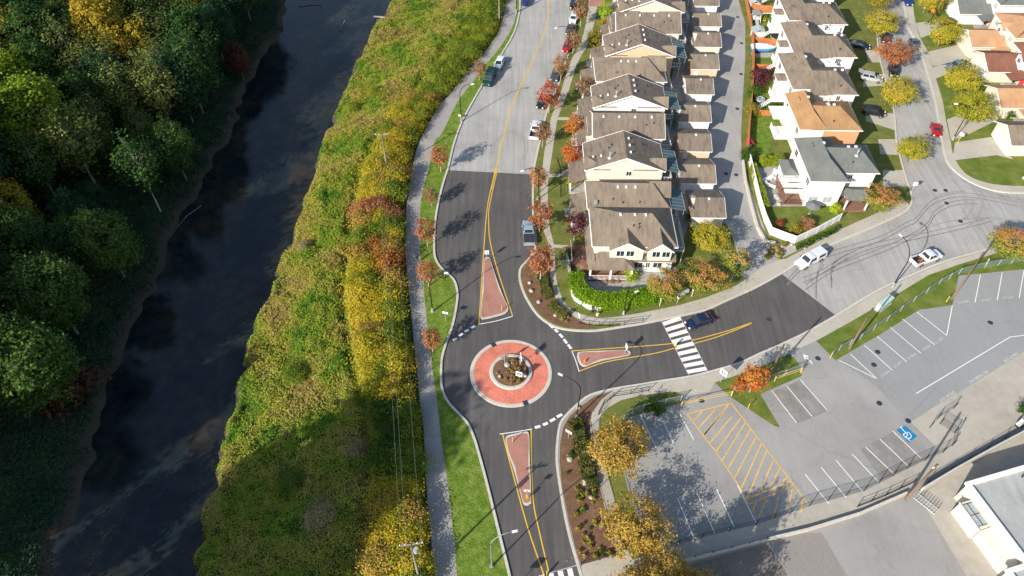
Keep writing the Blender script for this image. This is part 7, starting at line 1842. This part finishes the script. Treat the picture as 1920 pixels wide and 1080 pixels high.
# ---------------------------------------------------------------- the walker on the path
def person(p, rot, label):
    P = G(*p, ZB + .005); t = thing('person', label, 'person', P, rot)
    V = [(0, 0, .95), (0, 0, 1.18), (0, 0, 1.40), (0, 0, 1.50), (.02, 0, 1.60), (.03, 0, 1.72),
         (0, .10, .90), (.16, .11, .50), (.05, .11, .09), (.20, .11, .05), (0, -.10, .90), (-.06, -.11, .50), (-.26, -.11, .14), (-.12, -.11, .05),
         (0, .20, 1.38), (-.10, .25, 1.12), (.04, .27, .90), (.10, .27, .82), (0, -.20, 1.38), (.10, -.25, 1.12), (.26, -.24, .95), (.33, -.23, .90)]
    E = [(0, 1), (1, 2), (2, 3), (3, 4), (4, 5), (0, 6), (6, 7), (7, 8), (8, 9), (0, 10), (10, 11), (11, 12), (12, 13), (2, 14), (14, 15), (15, 16), (16, 17), (2, 18), (18, 19), (19, 20), (20, 21)]
    Rr = [.16, .15, .17, .06, .09, .08, .10, .07, .045, .04, .10, .07, .045, .04, .07, .05, .038, .03, .07, .05, .038, .03]
    me = bpy.data.meshes.new('body'); me.from_pydata(V, E, []); o = bpy.data.objects.new('body', me); COL.objects.link(o)
    o.modifiers.new('s', 'SKIN'); sv = me.skin_vertices[0].data
    for i, r_ in enumerate(Rr): sv[i].radius = (r_, r_ * (1.2 if i in (0, 1, 2) else 1)); sv[i].use_root = (i == 0)
    o.modifiers.new('u', 'SUBSURF').levels = 1
    dg = bpy.context.evaluated_depsgraph_get(); m2 = bpy.data.meshes.new_from_object(o.evaluated_get(dg)); bpy.data.objects.remove(o)
    m2.materials.clear()
    for m_ in ('cloth_top', 'cloth_leg', 'skin'): m2.materials.append(MT[m_])
    for f in m2.polygons:
        c = f.center; f.material_index = 2 if c.z > 1.5 or (c.z < 1.0 and abs(c.y) > .2) else (0 if c.z > .92 else 1); f.use_smooth = True
    o = bpy.data.objects.new('body', m2); COL.objects.link(o); o.parent = t
    b = MB(); b.lathe((.02, 0, 1.62), [(.105, -.02), (.115, .06), (.09, .14), (.02, .17)], 12); b.build('hair', 'dark', t, smooth=True)
MT['cloth_top'] = M('dark_jacket_cloth', (.02, .02, .028), .9, .1, 8); MT['cloth_leg'] = M('dark_trouser_cloth', (.03, .03, .04), .9, .1, 8); MT['skin'] = M('skin', (.45, .28, .2), .6, .05, 8)
person((783, 491), rad(-70), 'person in dark clothing walking on the gravel path beside the orange verge trees')

# ---------------------------------------------------------------- fallen leaves under the autumn trees
_r = np.random.default_rng(77); _c = []
for bx, by, n_, sp in [(827, 322, 90, 1.4), (802, 462, 90, 1.4), (804, 536, 90, 1.4), (812, 660, 60, 1.2), (1029, 212, 120, 1.5), (1051, 152, 90, 1.4), (1074, 100, 90, 1.4), (1008, 362, 90, 1.4), (1011, 436, 140, 1.7), (1013, 528, 160, 1.8), (1075, 262, 80, 1.4), (1069, 318, 80, 1.4), (1405, 735, 160, 2.2), (1152, 868, 260, 3.2), (1188, 1015, 260, 3.2), (1316, 545, 200, 3.0), (1248, 556, 160, 2.6), (1371, 526, 120, 2.0), (1640, 398, 120, 2.5), (1665, 129, 120, 2.4), (1808, 234, 120, 2.6), (1700, 303, 90, 2.2)]:
    P = G(bx, by, ZB + .03); _c.append(np.array([P.x, P.y, P.z]) + np.stack([_r.normal(size=n_) * sp, _r.normal(size=n_) * sp, np.zeros(n_)], 1))
_c = np.concatenate(_c)
o = bpy.data.objects.new('fallen_leaves', npmesh('fallen_leaves', leaves(_r, _c, .10, up=6), L['golden'])); COL.objects.link(o)
tag(o, 'scattered fallen autumn leaves beneath the street trees', 'leaves', kind='stuff')
